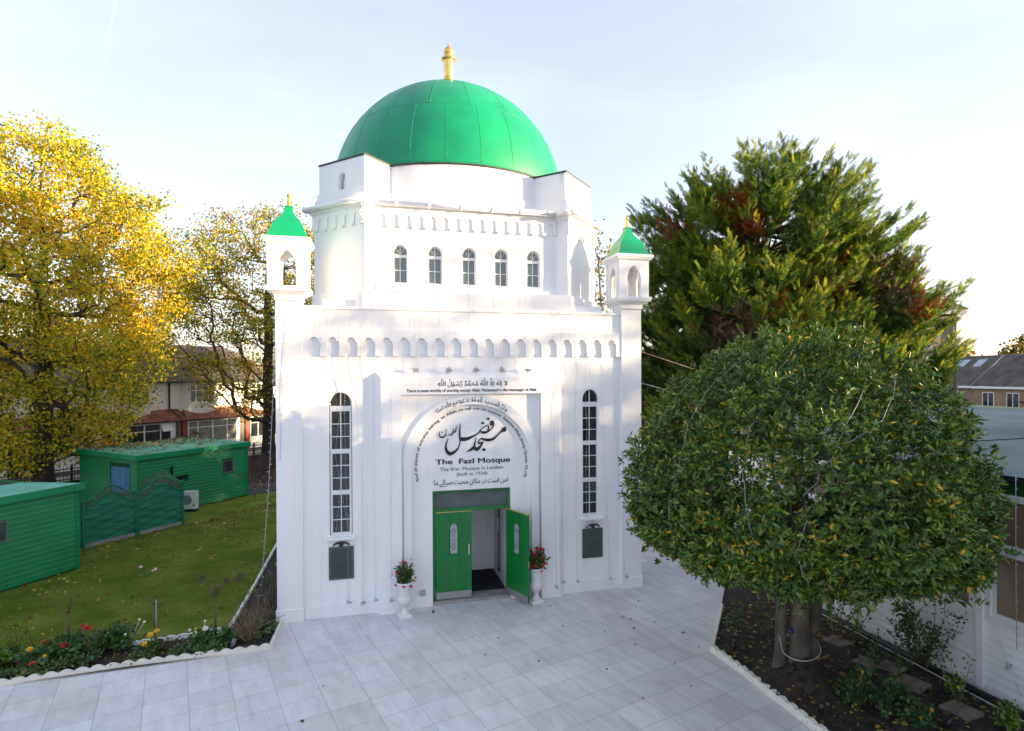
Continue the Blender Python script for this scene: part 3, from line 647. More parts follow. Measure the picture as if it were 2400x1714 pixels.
for x in UX:
    y = FY + .09; b = MB(); h = .168
    b.box(x - h, x - h + .028, y, y + .05, 7.50, 8.2); b.box(x + h - .028, x + h, y, y + .05, 7.50, 8.2); b.box(x - h + .028, x + h - .028, y, y + .05, 7.50, 7.525); b.box(x - h - .0, x + h, y - .012, y + .05, 8.10, 8.165)
    b.tube([(x + (h - .006) * cos(a), y + .015, 8.205 + .172 * sin(a)) for a in np.linspace(pi, 0, 15)], .016, 6)
    w = b.build('window', PLASTIC, MO)
    b = MB(); b.box(x - .008, x + .008, y + .012, y + .03, 7.52, 8.385); b.box(x - h + .02, x + h - .02, y + .0125, y + .029, 7.80, 7.816)
    for sg in (-1, 1): b.tube([(x, y + .02, 8.165), (x + sg * .09, y + .02, 8.33)], .006, 4)
    b.build('glazing_bar', PLASTIC, w)
    b = MB(); b.box(x - h + .01, x + h - .01, y + .03, y + .04, 7.515, 8.12); b.face([(u, y + .03, z) for u, z in arch(x, h - .002, 8.12, 8.207, rise=.174)]); b.build('pane', GLASSU, w)

# ------------------------------------------------------------------ lettering on the portal
ARA = {'ا': ('\ufe8d', '\ufe8e'), 'آ': ('\ufe81', '\ufe82'), 'ل': ('\ufedd', '\ufede', '\ufedf', '\ufee0'), 'ه': ('\ufee9', '\ufeea', '\ufeeb', '\ufeec'),
 'م': ('\ufee1', '\ufee2', '\ufee3', '\ufee4'), 'ح': ('\ufea1', '\ufea2', '\ufea3', '\ufea4'), 'د': ('\ufea9', '\ufeaa'), 'ر': ('\ufead', '\ufeae'),
 'س': ('\ufeb1', '\ufeb2', '\ufeb3', '\ufeb4'), 'و': ('\ufeed', '\ufeee'), 'ن': ('\ufee5', '\ufee6', '\ufee7', '\ufee8'), 'ج': ('\ufe9d', '\ufe9e', '\ufe9f', '\ufea0'),
 'ف': ('\ufed1', '\ufed2', '\ufed3', '\ufed4'), 'ت': ('\ufe95', '\ufe96', '\ufe97', '\ufe98'), 'ع': ('\ufec9', '\ufeca', '\ufecb', '\ufecc'), 'ب': ('\ufe8f', '\ufe90', '\ufe91', '\ufe92'),
 'ک': ('\ufb8e', '\ufb8f', '\ufb90', '\ufb91'), 'ئ': ('\ufe89', '\ufe8a', '\ufe8b', '\ufe8c'), 'ے': ('\ufbae', '\ufbaf')}
LA = {'ا': ('\ufefb', '\ufefc'), 'آ': ('\ufef5', '\ufef6')}
MARKS = '\u064b\u064c\u064d\u064e\u064f\u0650\u0651\u0652\u0670'
def shape(word):
    """joined forms of one word in visual (left to right) order, with the marks of each letter."""
    L = []
    for ch in word:
        if ch in MARKS: L[-1][1].append(ch)
        elif L and L[-1][0] == 'ل' and ch in LA: L[-1] = ['لا' if ch == 'ا' else 'لآ', L[-1][1]]
        else: L.append([ch, []])
    out = []
    for i, (c, mk) in enumerate(L):
        def dual(x): return x in ARA and len(ARA[x]) == 4
        pj = i > 0 and dual(L[i - 1][0]); nj = i < len(L) - 1 and dual(c)
        if len(c) == 2: g = LA[c[1]][1 if pj else 0]
        else:
            f = ARA[c]; g = f[(3 if nj else 1) if pj else (2 if nj else 0)] if len(f) == 4 else f[1 if pj else 0]
        out.append((g, mk))
    return out[::-1]

def glyphs(body, bold=0.0, sp=1.0, res=3):
    if bold:                                             # heavier strokes: the outline laid down several times, slightly shifted
        V, F = glyphs(body, 0.0, sp, res); n = len(V); VV = []; FF = []
        for i, (dx, dy) in enumerate(((0, 0), (-1, 0), (1, 0), (-.6, .5), (.6, -.5), (.6, .5), (-.6, -.5))):
            W = V.copy(); W[:, 0] += dx * bold; W[:, 1] += dy * bold; W[:, 2] += .0006 * i; VV.append(W); FF += [[k + n * i for k in f] for f in F]
        return np.concatenate(VV), FF

    """flat text outline: V (N,2), F list"""
    c = bpy.data.curves.new('t', 'FONT'); c.body = body; c.offset = bold; c.space_character = sp; c.resolution_u = res; c.extrude = .02
    o = bpy.data.objects.new('t', c); col.objects.link(o)
    dg = bpy.context.evaluated_depsgraph_get(); me = bpy.data.meshes.new_from_object(o.evaluated_get(dg), depsgraph=dg)
    V = np.empty(len(me.vertices) * 3, np.float32); me.vertices.foreach_get('co', V); V = V.reshape(-1, 3)
    F = [list(p.vertices) for p in me.polygons]
    bpy.data.objects.remove(o); bpy.data.curves.remove(c); bpy.data.meshes.remove(me)
    return V, F

def letters(name, V, F, fn, y, label):
    """fn maps (x,z) arrays to wall coordinates"""
    X, Z = fn(V[:, 0], V[:, 1]); W = np.stack([X, y - V[:, 2] * .25, Z], 1)
    me = bpy.data.meshes.new(name); me.from_pydata(W.tolist(), [], F); me.update()
    o = link(name, me, BLACK, MO); o['label'] = label; return o

def latin(body, x0, x1, zb, cap, bold, y, label, sp=1.0):
    V, F = glyphs(body, bold, sp); a, b_ = V[:, 0].min(), V[:, 0].max()
    letters('inscription', V, F, lambda x, z: (x0 + (x - a) / (b_ - a) * (x1 - x0), zb + z * cap / .727), y, label)

def arabic(text, sp=.30, marks=True):
    """whole line in visual order -> V, F in font units"""
    VV, FF, x = [], [], 0.0
    def put(V, F, dx, dz=0.0, s=1.0):
        o = sum(len(v) for v in VV); W = V.copy(); W[:, 0] = W[:, 0] * s + dx; W[:, 1] = W[:, 1] * s + dz; VV.append(W); FF.extend([[k + o for k in f] for f in F])
    for word in text.split()[::-1]:
        sh = shape(word); body = ''.join(g for g, _ in sh)
        V, F = glyphs(body, .012); x0 = V[:, 0].min(); put(V, F, x - x0)
        wd = V[:, 0].max() - x0
        if marks:
            left = 0.0
            for i, (g, mk) in enumerate(sh):
                P, _ = glyphs(body[:i + 1]); right = P[:, 0].max() - x0
                G, _ = glyphs(g); top = G[:, 1].max(); bot = G[:, 1].min()
                cxm = (left + right) / 2; lift = top + .07
                for mch in mk:
                    Vm, Fm = glyphs(mch, .01); cen = (Vm[:, 0].min() + Vm[:, 0].max()) / 2; h0 = Vm[:, 1].min(); h1 = Vm[:, 1].max()
                    if mch == '\u0650': put(Vm, Fm, x + cxm - cen, min(0, bot) - .09 - h1)
                    else: put(Vm, Fm, x + cxm - cen, lift - h0); lift += (h1 - h0) + .05
                left = right
        x += wd + sp
    return np.concatenate(VV), FF
YT = .11
def wy(x, z, y):                                         # measured on the y=0 plane -> plane y, seen from the same lens height
    k = 1 + y / 13.257; return CAM.x + (x - CAM.x) * k, CAM.z + (z - CAM.z) * k
latin("There is none worthy of worship except Allah; Muhammad is the messenger of Allah", -1.525, 1.527, 4.965, .074, .014, -.08, 'bold black English line above the arch')
for body, x0, x1, z, cap, bold, lab in (("The  Fazl Mosque", -.872, .893, 3.292, .122, .030, 'bold black lettering The Fazl Mosque'), ("The first  Mosque in London", -.768, .716, 3.135, .085, 0.0, 'black lettering The first Mosque in London'), ("(built in 1924)", -.385, .339, 3.012, .08, 0.0, 'black lettering built in 1924')):
    a, z_ = wy(x0, z, YT); e, _ = wy(x1, z, YT); latin(body, a, e, z_, cap, bold, YT, lab)
V, F = arabic("لآ اِلٰهَ اِلَّا اللّٰهُ مُحَمَّدٌ رَّسُوْلُ اللّٰهِ".replace('ٰ', '\u0670'))
a, e = V[:, 0].min(), V[:, 0].max()
letters('inscription', V, F, lambda x, z: (-.82 + (x - a) / (e - a) * 1.635, 5.105 + z * .140), -.08, 'large Arabic line above the arch')
V, F = arabic("امن است در مکانِ محبت سرائے ما", .22); a, e = V[:, 0].min(), V[:, 0].max()
letters('inscription', V, F, lambda x, z: (-.90 + (x - a) / (e - a) * 1.77, 2.80 + z * .16), YT, 'Urdu line above the green door')
# English verse running along the arch
def curved(body, ctr, r, a0, a1, cap, bold, y, label):
    VV, FF = [], []; ws = []
    full, _ = glyphs(body.replace(' ', 'i'), bold)
    adv = []
    for ch in body:
        if ch == ' ': adv.append(.27); continue
        p, _ = glyphs(ch, bold); q, _ = glyphs(ch + ch, bold); adv.append(q[:, 0].max() - p[:, 0].max())
    tot = sum(adv); s = 0.0; k = cap / .727
    for ch, ad in zip(body, adv):
        if ch != ' ':
            V, F = glyphs(ch, bold); t = (s + ad / 2) / tot; an = a0 + (a1 - a0) * t
            wsc = abs(a1 - a0) * r / (tot)              # metres of arc per font unit
            x = (V[:, 0] - ad / 2) * wsc; z = V[:, 1] * k
            cx, cz = ctr[0] + r * cos(an), ctr[1] + r * sin(an); ph = an - pi / 2
            W = np.stack([cx + x * cos(ph) - z * sin(ph), cz + x * sin(ph) + z * cos(ph), V[:, 2]], 1)
            o = sum(len(v) for v in VV); VV.append(W); FF += [[i + o for i in f] for f in F]
        s += ad
    letters('inscription', np.concatenate(VV), FF, lambda x, z: (x, z), y, label)
curved("And all places of worship belong  to Allah; so call not on anyone  besides Allah (Holy Quran 72:19)", (.005, 3.245), 1.29, radians(195.5), radians(-16), .072, .012, YT, 'English verse running round the arch')
def curved_ar(text, ctr, r, a_right, a_left, size, y, label):
    words = text.split(); sh = []
    for w in words:
        V, F = arabic(w); sh.append((V, F, V[:, 0].max() - V[:, 0].min()))
    gap = .22; tot = sum(s[2] for s in sh) + gap * (len(sh) - 1); s = 0; VV, FF = [], []
    for V, F, w in sh:
        t = (s + w / 2) / tot; an = a_right + (a_left - a_right) * t; k = abs(a_left - a_right) * r / tot
        # bend each word along the circle too
        u = (V[:, 0] - V[:, 0].min() - w / 2) * k; rr = r + V[:, 1] * size; aa = an - u / r
        W = np.stack([ctr[0] + rr * np.cos(aa), ctr[1] + rr * np.sin(aa), V[:, 2]], 1)
        o = sum(len(v) for v in VV); VV.append(W); FF += [[i + o for i in f] for f in F]; s += w + gap
    letters('inscription', np.concatenate(VV), FF, lambda x, z: (x, z), y, label)
curved_ar("وَ اَنَّ الْمَسٰجِدَ لِلّٰهِ فَلَا تَدْعُوْا مَعَ اللّٰهِ اَحَدًا".replace('ٰ', '\u0670'), (0, 3.25), 1.475, radians(57), radians(124), .115, -.012, 'Arabic verse on the arch band')
# brush-drawn name, each stroke a ribbon of changing width
CAL = [[(-0.276,4.225,0.0059),(-0.288,4.138,0.0215),(-0.294,4.013,0.0332),(-0.293,3.887,0.0352),(-0.287,3.809,0.0235),(-0.3,3.723,0.0195),(-0.339,3.637,0.0274),(-0.388,3.581,0.043),(-0.456,3.535,0.0606),(-0.524,3.516,0.0733),(-0.582,3.559,0.0645),(-0.615,3.627,0.0469),(-0.619,3.705,0.0332),(-0.595,3.8,0.0215),(-0.563,3.876,0.0078)],[(-0.294,3.853,0.0645),(-0.201,3.847,0.0782),(-0.104,3.857,0.0625),(-0.005,3.898,0.041),(0.094,3.943,0.0274),(0.163,3.99,0.0254),(0.203,4.048,0.0274),(0.218,4.069,0.0156)],[(0.218,4.067,0.0176),(0.293,4.123,0.0176),(0.353,4.156,0.0215),(0.393,4.131,0.0254),(0.397,4.081,0.0254),(0.374,4.033,0.0293)],[(0.203,4.013,0.0195),(0.262,3.994,0.0508),(0.342,3.997,0.041),(0.432,4.041,0.0235),(0.492,4.099,0.0215),(0.516,4.157,0.0254),(0.51,4.226,0.0352),(0.479,4.251,0.0352),(0.456,4.212,0.045),(0.453,4.168,0.0332),(0.503,4.165,0.0195)],[(0.478,4.236,0.0489),(0.483,4.187,0.0684)],[(0.392,4.346,0.0039),(0.387,4.312,0.0821),(0.383,4.28,0.0039)],[(0.259,4.246,0.0039),(0.257,4.212,0.0821),(0.251,4.181,0.0039)],[(0.797,4.118,0.0098),(0.784,4.076,0.0684),(0.769,4.042,0.0977),(0.718,4.009,0.0391),(0.652,3.955,0.0254),(0.582,3.89,0.0293),(0.511,3.835,0.045),(0.431,3.811,0.0547),(0.351,3.814,0.0586),(0.272,3.833,0.043),(0.227,3.854,0.0274),(0.18,3.819,0.0215),(0.147,3.766,0.0254),(0.162,3.744,0.0352),(0.212,3.747,0.0352),(0.256,3.763,0.0235),(0.231,3.715,0.0332),(0.191,3.658,0.043),(0.132,3.611,0.0684),(0.087,3.605,0.0684),(0.058,3.643,0.0528),(0.055,3.711,0.0352),(0.077,3.798,0.0215),(0.09,3.89,0.0078)],[(0.058,3.682,0.0293),(0.018,3.634,0.0528),(-0.041,3.59,0.045),(-0.139,3.551,0.0059)],[(0.282,3.625,0.0039),(0.28,3.586,0.086),(0.276,3.549,0.0039)],[(-0.373,4.174,0.0078),(-0.379,4.102,0.0176),(-0.389,4.04,0.0235),(-0.42,4.018,0.0235),(-0.449,4.046,0.0137),(-0.461,3.989,0.0293),(-0.488,3.963,0.0293),(-0.541,3.956,0.0156),(-0.594,3.942,0.0049)],[(-0.438,4.102,0.0039),(-0.44,4.084,0.0332),(-0.442,4.065,0.0039)],[(-0.608,4.098,0.0078),(-0.618,3.983,0.0176),(-0.636,3.941,0.0235),(-0.701,3.901,0.0274),(-0.759,3.935,0.0254),(-0.773,4.007,0.0137),(-0.755,4.054,0.0059)],[(-0.708,4.044,0.0039),(-0.71,4.024,0.0332),(-0.712,4.003,0.0039)]]
b = MB()
def cr(p0, p1, p2, p3, t): return .5 * (2 * p1 + (p2 - p0) * t + (2 * p0 - 5 * p1 + 4 * p2 - p3) * t * t + (3 * p1 - p0 - 3 * p2 + p3) * t ** 3)
for si, S in enumerate(CAL):
    A = np.array(S); Q = []
    if len(A) > 3:
        for i in range(len(A) - 1):
            for t in np.linspace(0, 1, 5)[:-1]: Q.append(cr(A[max(i - 1, 0)], A[i], A[i + 1], A[min(i + 2, len(A) - 1)], t))
        Q.append(A[-1]); Q = np.array(Q)
    else: Q = A
    y = YT - .016 - .0006 * si
    for i in range(len(Q) - 1):
        def side(j):
            d = Q[min(j + 1, len(Q) - 1)] - Q[max(j - 1, 0)]; l = sqrt(d[0] ** 2 + d[1] ** 2) + 1e-9; nx, nz = -d[1] / l, d[0] / l; w = max(Q[j][2] * 1.18, .004) / 2
            return (Q[j][0] + nx * w, Q[j][1] + nz * w), (Q[j][0] - nx * w, Q[j][1] - nz * w)
        l0, r0 = side(i); l1, r1 = side(i + 1)
        b.hexa([(l0[0], y, l0[1]), (r0[0], y, r0[1]), (r1[0], y, r1[1]), (l1[0], y, l1[1])], [(l0[0], y + .008, l0[1]), (r0[0], y + .008, r0[1]), (r1[0], y + .008, r1[1]), (l1[0], y + .008, l1[1])])
o = b.build('inscription', BLACK, MO); o['label'] = 'large black calligraphy in the middle of the arch'

# ------------------------------------------------------------------ plaques, wall lamps, small wall fittings
def plaque(cx, lines, label):
    y = .075; t = empty('wall_plaque', (cx, y, .82), label, 'plaque')
    b = MB(); b.box(cx - .268, cx + .268, y - .022, y - .001, .815, 1.545); b.build('panel', BRONZE, t, bevel=.004)
    b = MB(); rnd = random.Random(3)
    for k, (x0, x1, z, h) in enumerate(lines):
        x = x0
        while x < x1 - .004:
            w = rnd.uniform(.010, .034); w = min(w, x1 - x); hh = h * rnd.uniform(.7, 1.15)
            b.box(cx + x, cx + x + w, y - .0255, y - .021, z - hh / 2, z + hh / 2); x += w + rnd.uniform(.003, .009)
    b.build('engraved_text', BRONZED, t)
    t2 = empty('wall_lamp', (cx, y, 1.56), 'black curved wall lamp just above the ' + ('densely engraved left' if cx < 0 else 'sparsely engraved right') + ' plaque', 'lamp', 'wall lamps over the plaques')
    b = MB(); yy = y - .03
    b.tube([(cx + .17 * cos(a) + .0, yy - .05 * sin(a), 1.57 + .085 * sin(a)) for a in np.linspace(.05, pi - .05, 13)], [.013 + .012 * sin(a) for a in np.linspace(.05, pi - .05, 13)], 8); b.build('hood', LAMPB, t2)
    b = MB(); b.hexa([(cx - .025, yy - .02, 1.555), (cx + .025, yy - .02, 1.555), (cx + .025, y, 1.555), (cx - .025, y, 1.555)], [(cx - .055, yy - .03, 1.605), (cx + .055, yy - .03, 1.605), (cx + .055, y, 1.605), (cx - .055, y, 1.605)]); b.build('lens', LAMPB, t2)
plaque(-2.965, [(-.215, .215, 1.49 - .0205 * k, .011) for k in range(31)] + [(-.05, .06, .855, .008)], 'grey green plaque densely engraved all over, left of the door')
plaque(3.0, [(-.04 - .05 * (k % 2), .12 + .03 * (k % 2), 1.46 - .045 * k, .007) for k in range(5)] + [(-.13, .15, 1.255, .010)] + [(-.225, .23, 1.20 - .042 * k, .008) for k in range(8)] + [(-.2, -.12, .875, .007)], 'grey green plaque with few engraved lines, right of the door')
b = MB(); b.box(-1.24, -1.115, .04, .112, .27, .40); tag(b.build('junction_box', mat('grey_box', (.33, .35, .36), .5), None, (-1.18, .1, .33), bevel=.02), 'small grey box on the wall between left urn and door', 'wall box')
b = MB(); b.box(-1.0, -.945, -.30, -.20, 0.0, .022); tag(b.build('dark_object', LAMPB, None, (-.97, -.25, 0), bevel=.006), 'small black thing lying on the paving by the door', 'small object')
b = MB(); b.box(-.90, .90, .60, 2.08, .06, .075); tag(b.build('door_mat', MATB, None, (0, 1.3, .06)), 'black mat inside the open doorway', 'mat')

# ------------------------------------------------------------------ fairy lights
def bulbs(b, pts, step, r=.009, ln=.03, seed=1):
    rnd = random.Random(seed)
    for a, c in zip(pts, pts[1:]):
        a, c = Vector(a), Vector(c); n = max(1, int((c - a).length / step))
        for k in range(n):
            p = a.lerp(c, (k + .5) / n); q = p + Vector((rnd.uniform(-1, 1), -rnd.uniform(.1, .7), rnd.uniform(-.4, .6))).normalized() * ln
            b.tube([p, q], [r * .5, r], 4)
def clump(b, c, r=.05, n=16, seed=1):
    rnd = random.Random(seed)
    P = [Vector(c) + Vector((rnd.gauss(0, r), rnd.uniform(-.05, 0), rnd.gauss(0, r * .7))) for _ in range(n)]
    b.tube(P, .003, 4)
    for p in P: b.tube([p, p + Vector((rnd.uniform(-.02, .02), -.02, rnd.uniform(-.02, .02)))], .007, 4)
def facade(x, z):
    """front surface depth of the mosque face under the strings"""
    ax = abs(x)
    if z > 6.9: return YC - 3.665 - .02
    if z > 6.37: return .06
    if z > 5.44: return -.02
    if ax < 2.1: return -.095
    if ax < 2.2: return -.05
    return .06 if ax < 3.75 else -.015
def string(xs, name_label, seed, end_clump=True):
    """xs: list of (x, z) down the face"""
    P = []
    for x, z in xs: P.append((x, facade(x, z) - .012, z))
    b = MB(); b.tube(P, .0026, 4); bulbs(b, P, .14, .006, .022, seed)
    if end_clump: clump(b, P[-1], .026 if P[-1][2] < 2 else .045, 18 if P[-1][2] < 2 else 60, seed)
    o = b.build('light_string', WIREB, None, P[-1]); tag(o, name_label, 'fairy lights', 'fairy light strings down the mosque front')
tops = [-3.44, -3.18, -2.88, -2.52, -2.25, -1.87, 1.94, 2.16, 2.54, 2.82, 3.16, 3.44]
bots = [None, None, (-2.82, .3), (-2.5, .26), (-2.23, .30), (-1.89, .30), (2.01, .25), (2.24, .3), (2.59, .28), (2.85, 1.62), (3.45, .27), (3.84, .3)]
LAB = 'thin string of fairy lights hanging straight down the white front wall'
for i, (x, e) in enumerate(zip(tops, bots)):
    rnd = random.Random(i); w = lambda s=.02: rnd.uniform(-s, s)
    if e is None:
        xe = (-2.97, -2.93)[i]
        string([(x, 6.88), (x + .05, 6.38), (x + .12, 5.8), (xe, 5.0), (xe + (.05, -.15)[i], 3.6), (xe + (-.1, .12)[i], 1.9)], 'string of fairy lights slanting across the tall left window', i, False)
    else:
        mid = [(x + (e[0] - x) * t + w(), 6.88 + (e[1] - 6.88) * t) for t in (.08, .2, .35, .55, .75)]
        string([(x, 6.88)] + mid + [e], LAB, i)
for i, (x, xe) in enumerate(zip([-1.30, -.62, .06, .66, 1.30], [-1.32, -.57, .07, .70, 1.33])):
    string([(x + .05, 9.2), (x + .03, 8.2), (x, 7.3), (x - .02, 6.9), (x - .05, 6.4), (x + .02, 6.0), (xe, 5.46)], 'string of fairy lights ending in a tangled bundle on the portal ledge', 20 + i)
b = MB(); Pq = [(-4.2, .3, 6.95), (-4.34, .25, 6.4), (-4.42, .5, 5.0), (-4.62, 1.0, 2.6), (-4.86, 1.6, .6), (-4.9, 1.7, .05)]
b.tube(Pq, .008, 5); bulbs(b, Pq, .16, .013, .05, 5); clump(b, Pq[-1], .08, 14, 6)
tag(b.build('light_string', WIRE, None, Pq[-1]), 'string of fairy lights running from the left corner of the mosque down to the bed', 'fairy lights')
b = MB(); P = [(-4.28, -.02, 6.9), (-4.05, -.02, 6.6), (-4.16, -.02, 5.2), (-4.22, -.02, 3.5)]; b.tube(P, .0045, 4); bulbs(b, P, .15, seed=9)
tag(b.build('light_string', WIREB, None, P[-1]), 'string of fairy lights slanting down the left corner pilaster', 'fairy lights')
b = MB(); P = [(-2.50, .0, 9.22), (-2.46, -.03, 9.1), (-2.5, -.03, 8.95), (-2.43, -.03, 8.8), (-2.52, -.02, 8.72)]; b.tube(P, .012, 5); clump(b, (-2.46, .0, 8.95), .06, 30, 4)
tag(b.build('light_string', PLASTIC, None, P[-1]), 'knotted bundle of white lights hanging from the upper gutter corner', 'fairy lights')
for x, zz, lab in ((2.2, .3, 0),):
    pass
b = MB(); b.tube([(4.31, .2, 5.95), (9, 3.5, 5.2), (14, 8, 4.6)], .010, 5); tag(b.build('overhead_cable', mat('pale_cable', (.45, .33, .2), .6), None, (4.31, .2, 5.95)), 'upper pale cable running from the mosque behind the round tree', 'cable', 'cables behind the round tree')
b = MB(); b.tube([(4.31, .2, 5.15), (9, 3.5, 4.3), (14, 8, 3.7)], .010, 5); tag(b.build('overhead_cable', WIRE, None, (4.31, .2, 5.15)), 'lower grey cable running from the mosque behind the round tree', 'cable', 'cables behind the round tree')
# ------------------------------------------------------------------ urn planters
def urn(name, x, y, h, label, ang=0.2):
    s = h / .80
    t = empty(name, (x, y, 0), label, 'urn', 'stone urns beside the door')
    b = MB((x, y, 0), ang); w = .145 * s
    b.box(-w, w, -w, w, 0, .055 * s); b.prism([(-w, -w), (w, -w), (w, w), (-w, w)], .055 * s, .085 * s, [(-w * .75, -w * .75), (w * .75, -w * .75), (w * .75, w * .75), (-w * .75, w * .75)])
    b.build('foot', URN, t, bevel=.012)
    b = MB((x, y, 0)); n = 40
    prof = [(.10, .08), (.105, .11), (.07, .14), (.048, .19), (.045, .225), (.065, .245), (.065, .26), (.10, .28), (.145, .33), (.165, .39), (.155, .44), (.13, .47), (.128, .52), (.138, .62), (.155, .70), (.175, .755), (.198, .765), (.20, .79), (.185, .80), (.165, .79), (.15, .74), (.02, .735)]
    rings = []
    for r, z in prof:
        flu = .006 if .28 <= z <= .46 else 0
        rings.append([b.P(((r + flu * abs(sin(10 * 2 * pi * k / n))) * s * cos(2 * pi * k / n), (r + flu * abs(sin(10 * 2 * pi * k / n))) * s * sin(2 * pi * k / n), z * s)) for k in range(n)])
    for a, c in zip(rings, rings[1:]):
        for k in range(n): b.f.append([a[k], a[(k + 1) % n], c[(k + 1) % n], c[k]]); b.sm.append(True)
    b.f.append(rings[-1]); b.sm.append(False); b.build('bowl', URN, t)
    return (x, y, .74 * s)
UL = urn('stone_urn', -1.61, -.36, .80, 'white stone urn standing left of the green door')
UR = urn('stone_urn', 1.43, -.30, .84, 'white stone urn standing right of the open green door')

# ------------------------------------------------------------------ scalloped bed edging
def edging(name, pts, label, m=EDGE, h=.115, amp=.05, pitch=.235, th=.065, rough=0.0, seed=1):
    rnd = random.Random(seed); b = MB(); tot = 0; loc = pts[0]
    for (x0, y0), (x1, y1) in zip(pts, pts[1:]):
        L = sqrt((x1 - x0) ** 2 + (y1 - y0) ** 2); n = max(2, int(L / pitch * 8)); dx, dy = (x1 - x0) / L, (y1 - y0) / L; nx, ny = -dy * th / 2, dx * th / 2
        P = []
        for k in range(n + 1):
            t = L * k / n; z = h + amp * abs(sin(pi * (tot + t) / pitch)) - amp + rnd.uniform(-rough, rough); o = rnd.uniform(-rough, rough)
            P.append((x0 + dx * t + nx * o * 20, y0 + dy * t + ny * o * 20, z))
        for k in range(n):
            a, c = P[k], P[k + 1]
            b.hexa([(a[0] - nx, a[1] - ny, -.03), (c[0] - nx, c[1] - ny, -.03), (c[0] + nx, c[1] + ny, -.03), (a[0] + nx, a[1] + ny, -.03)],
                   [(a[0] - nx * .8, a[1] - ny * .8, a[2]), (c[0] - nx * .8, c[1] - ny * .8, c[2]), (c[0] + nx * .8, c[1] + ny * .8, c[2]), (a[0] + nx * .8, a[1] + ny * .8, a[2])])
        tot += L
    me = b.mesh(name); bm = bmesh.new(); bm.from_mesh(me); bmesh.ops.remove_doubles(bm, verts=bm.verts, dist=1e-4); bmesh.ops.recalc_face_normals(bm, faces=bm.faces); bm.to_mesh(me); bm.free()
    o = link(name, me, m, None, (loc[0], loc[1], 0)); tag(o, label, 'edging'); return o
edging('bed_edging', [(-11.5, -1.66), (-8.577, -1.477), (-6.694, -1.29), (-4.511, -1.224), (-4.24, -1.20)], 'cream scalloped edging between the paving and the left flower bed')
edging('bed_edging', [(-4.24, -1.20), (-4.20, -.02)], 'short cream edging between the paving and the mosque corner', amp=.004)
edging('bed_edging', [(-11, -.52), (-8.94, -.45), (-6.54, -.35), (-5.24, -.12)], 'white edging half hidden between the flower bed and the lawn', EDGEW, .10, .03, .22, .05, .004, 3)
edging('bed_edging', [(-5.22, -.12), (-5.19, 2.4), (-5.18, 9.0)], 'white edging along the lawn beside the left mosque wall', EDGEW, .10, .03, .2, .06, .006, 4)
edging('bed_edging', [(5.46, -1.66), (4.05, -3.43)], 'straight white edging on the far side of the tree bed', EDGE, .09, .006, .3, .09)
edging('bed_edging', [(4.04, -3.44), (4.09, -4.3), (4.09, -5.3), (4.12, -6.2), (4.1, -9)], 'crumbling white scalloped edging beside the tree trunk', EDGE, .13, .035, .20, .10, .008, 5)

# ------------------------------------------------------------------ green huts and fence
def clad(b, L, z0, z1, y, pitch=.135, holes=()):
    n = int((z1 - z0) / pitch)
    for k in range(n + 1):
        a = z0 + k * pitch; c = min(z1, a + pitch - .008)
        xs = [(0, L)]
        for hx0, hx1, hz0, hz1 in holes:
            if a < hz1 and c > hz0: xs = [q for x0, x1 in xs for q in ((x0, min(x1, hx0)), (max(x0, hx1), x1)) if q[1] - q[0] > .01]
        for x0, x1 in xs: b.hexa([(x0, y - .022, a), (x1, y - .022, a), (x1, y + .01, a), (x0, y + .01, a)], [(x0, y - .008, c), (x1, y - .008, c), (x1, y + .01, c), (x0, y + .01, c)])

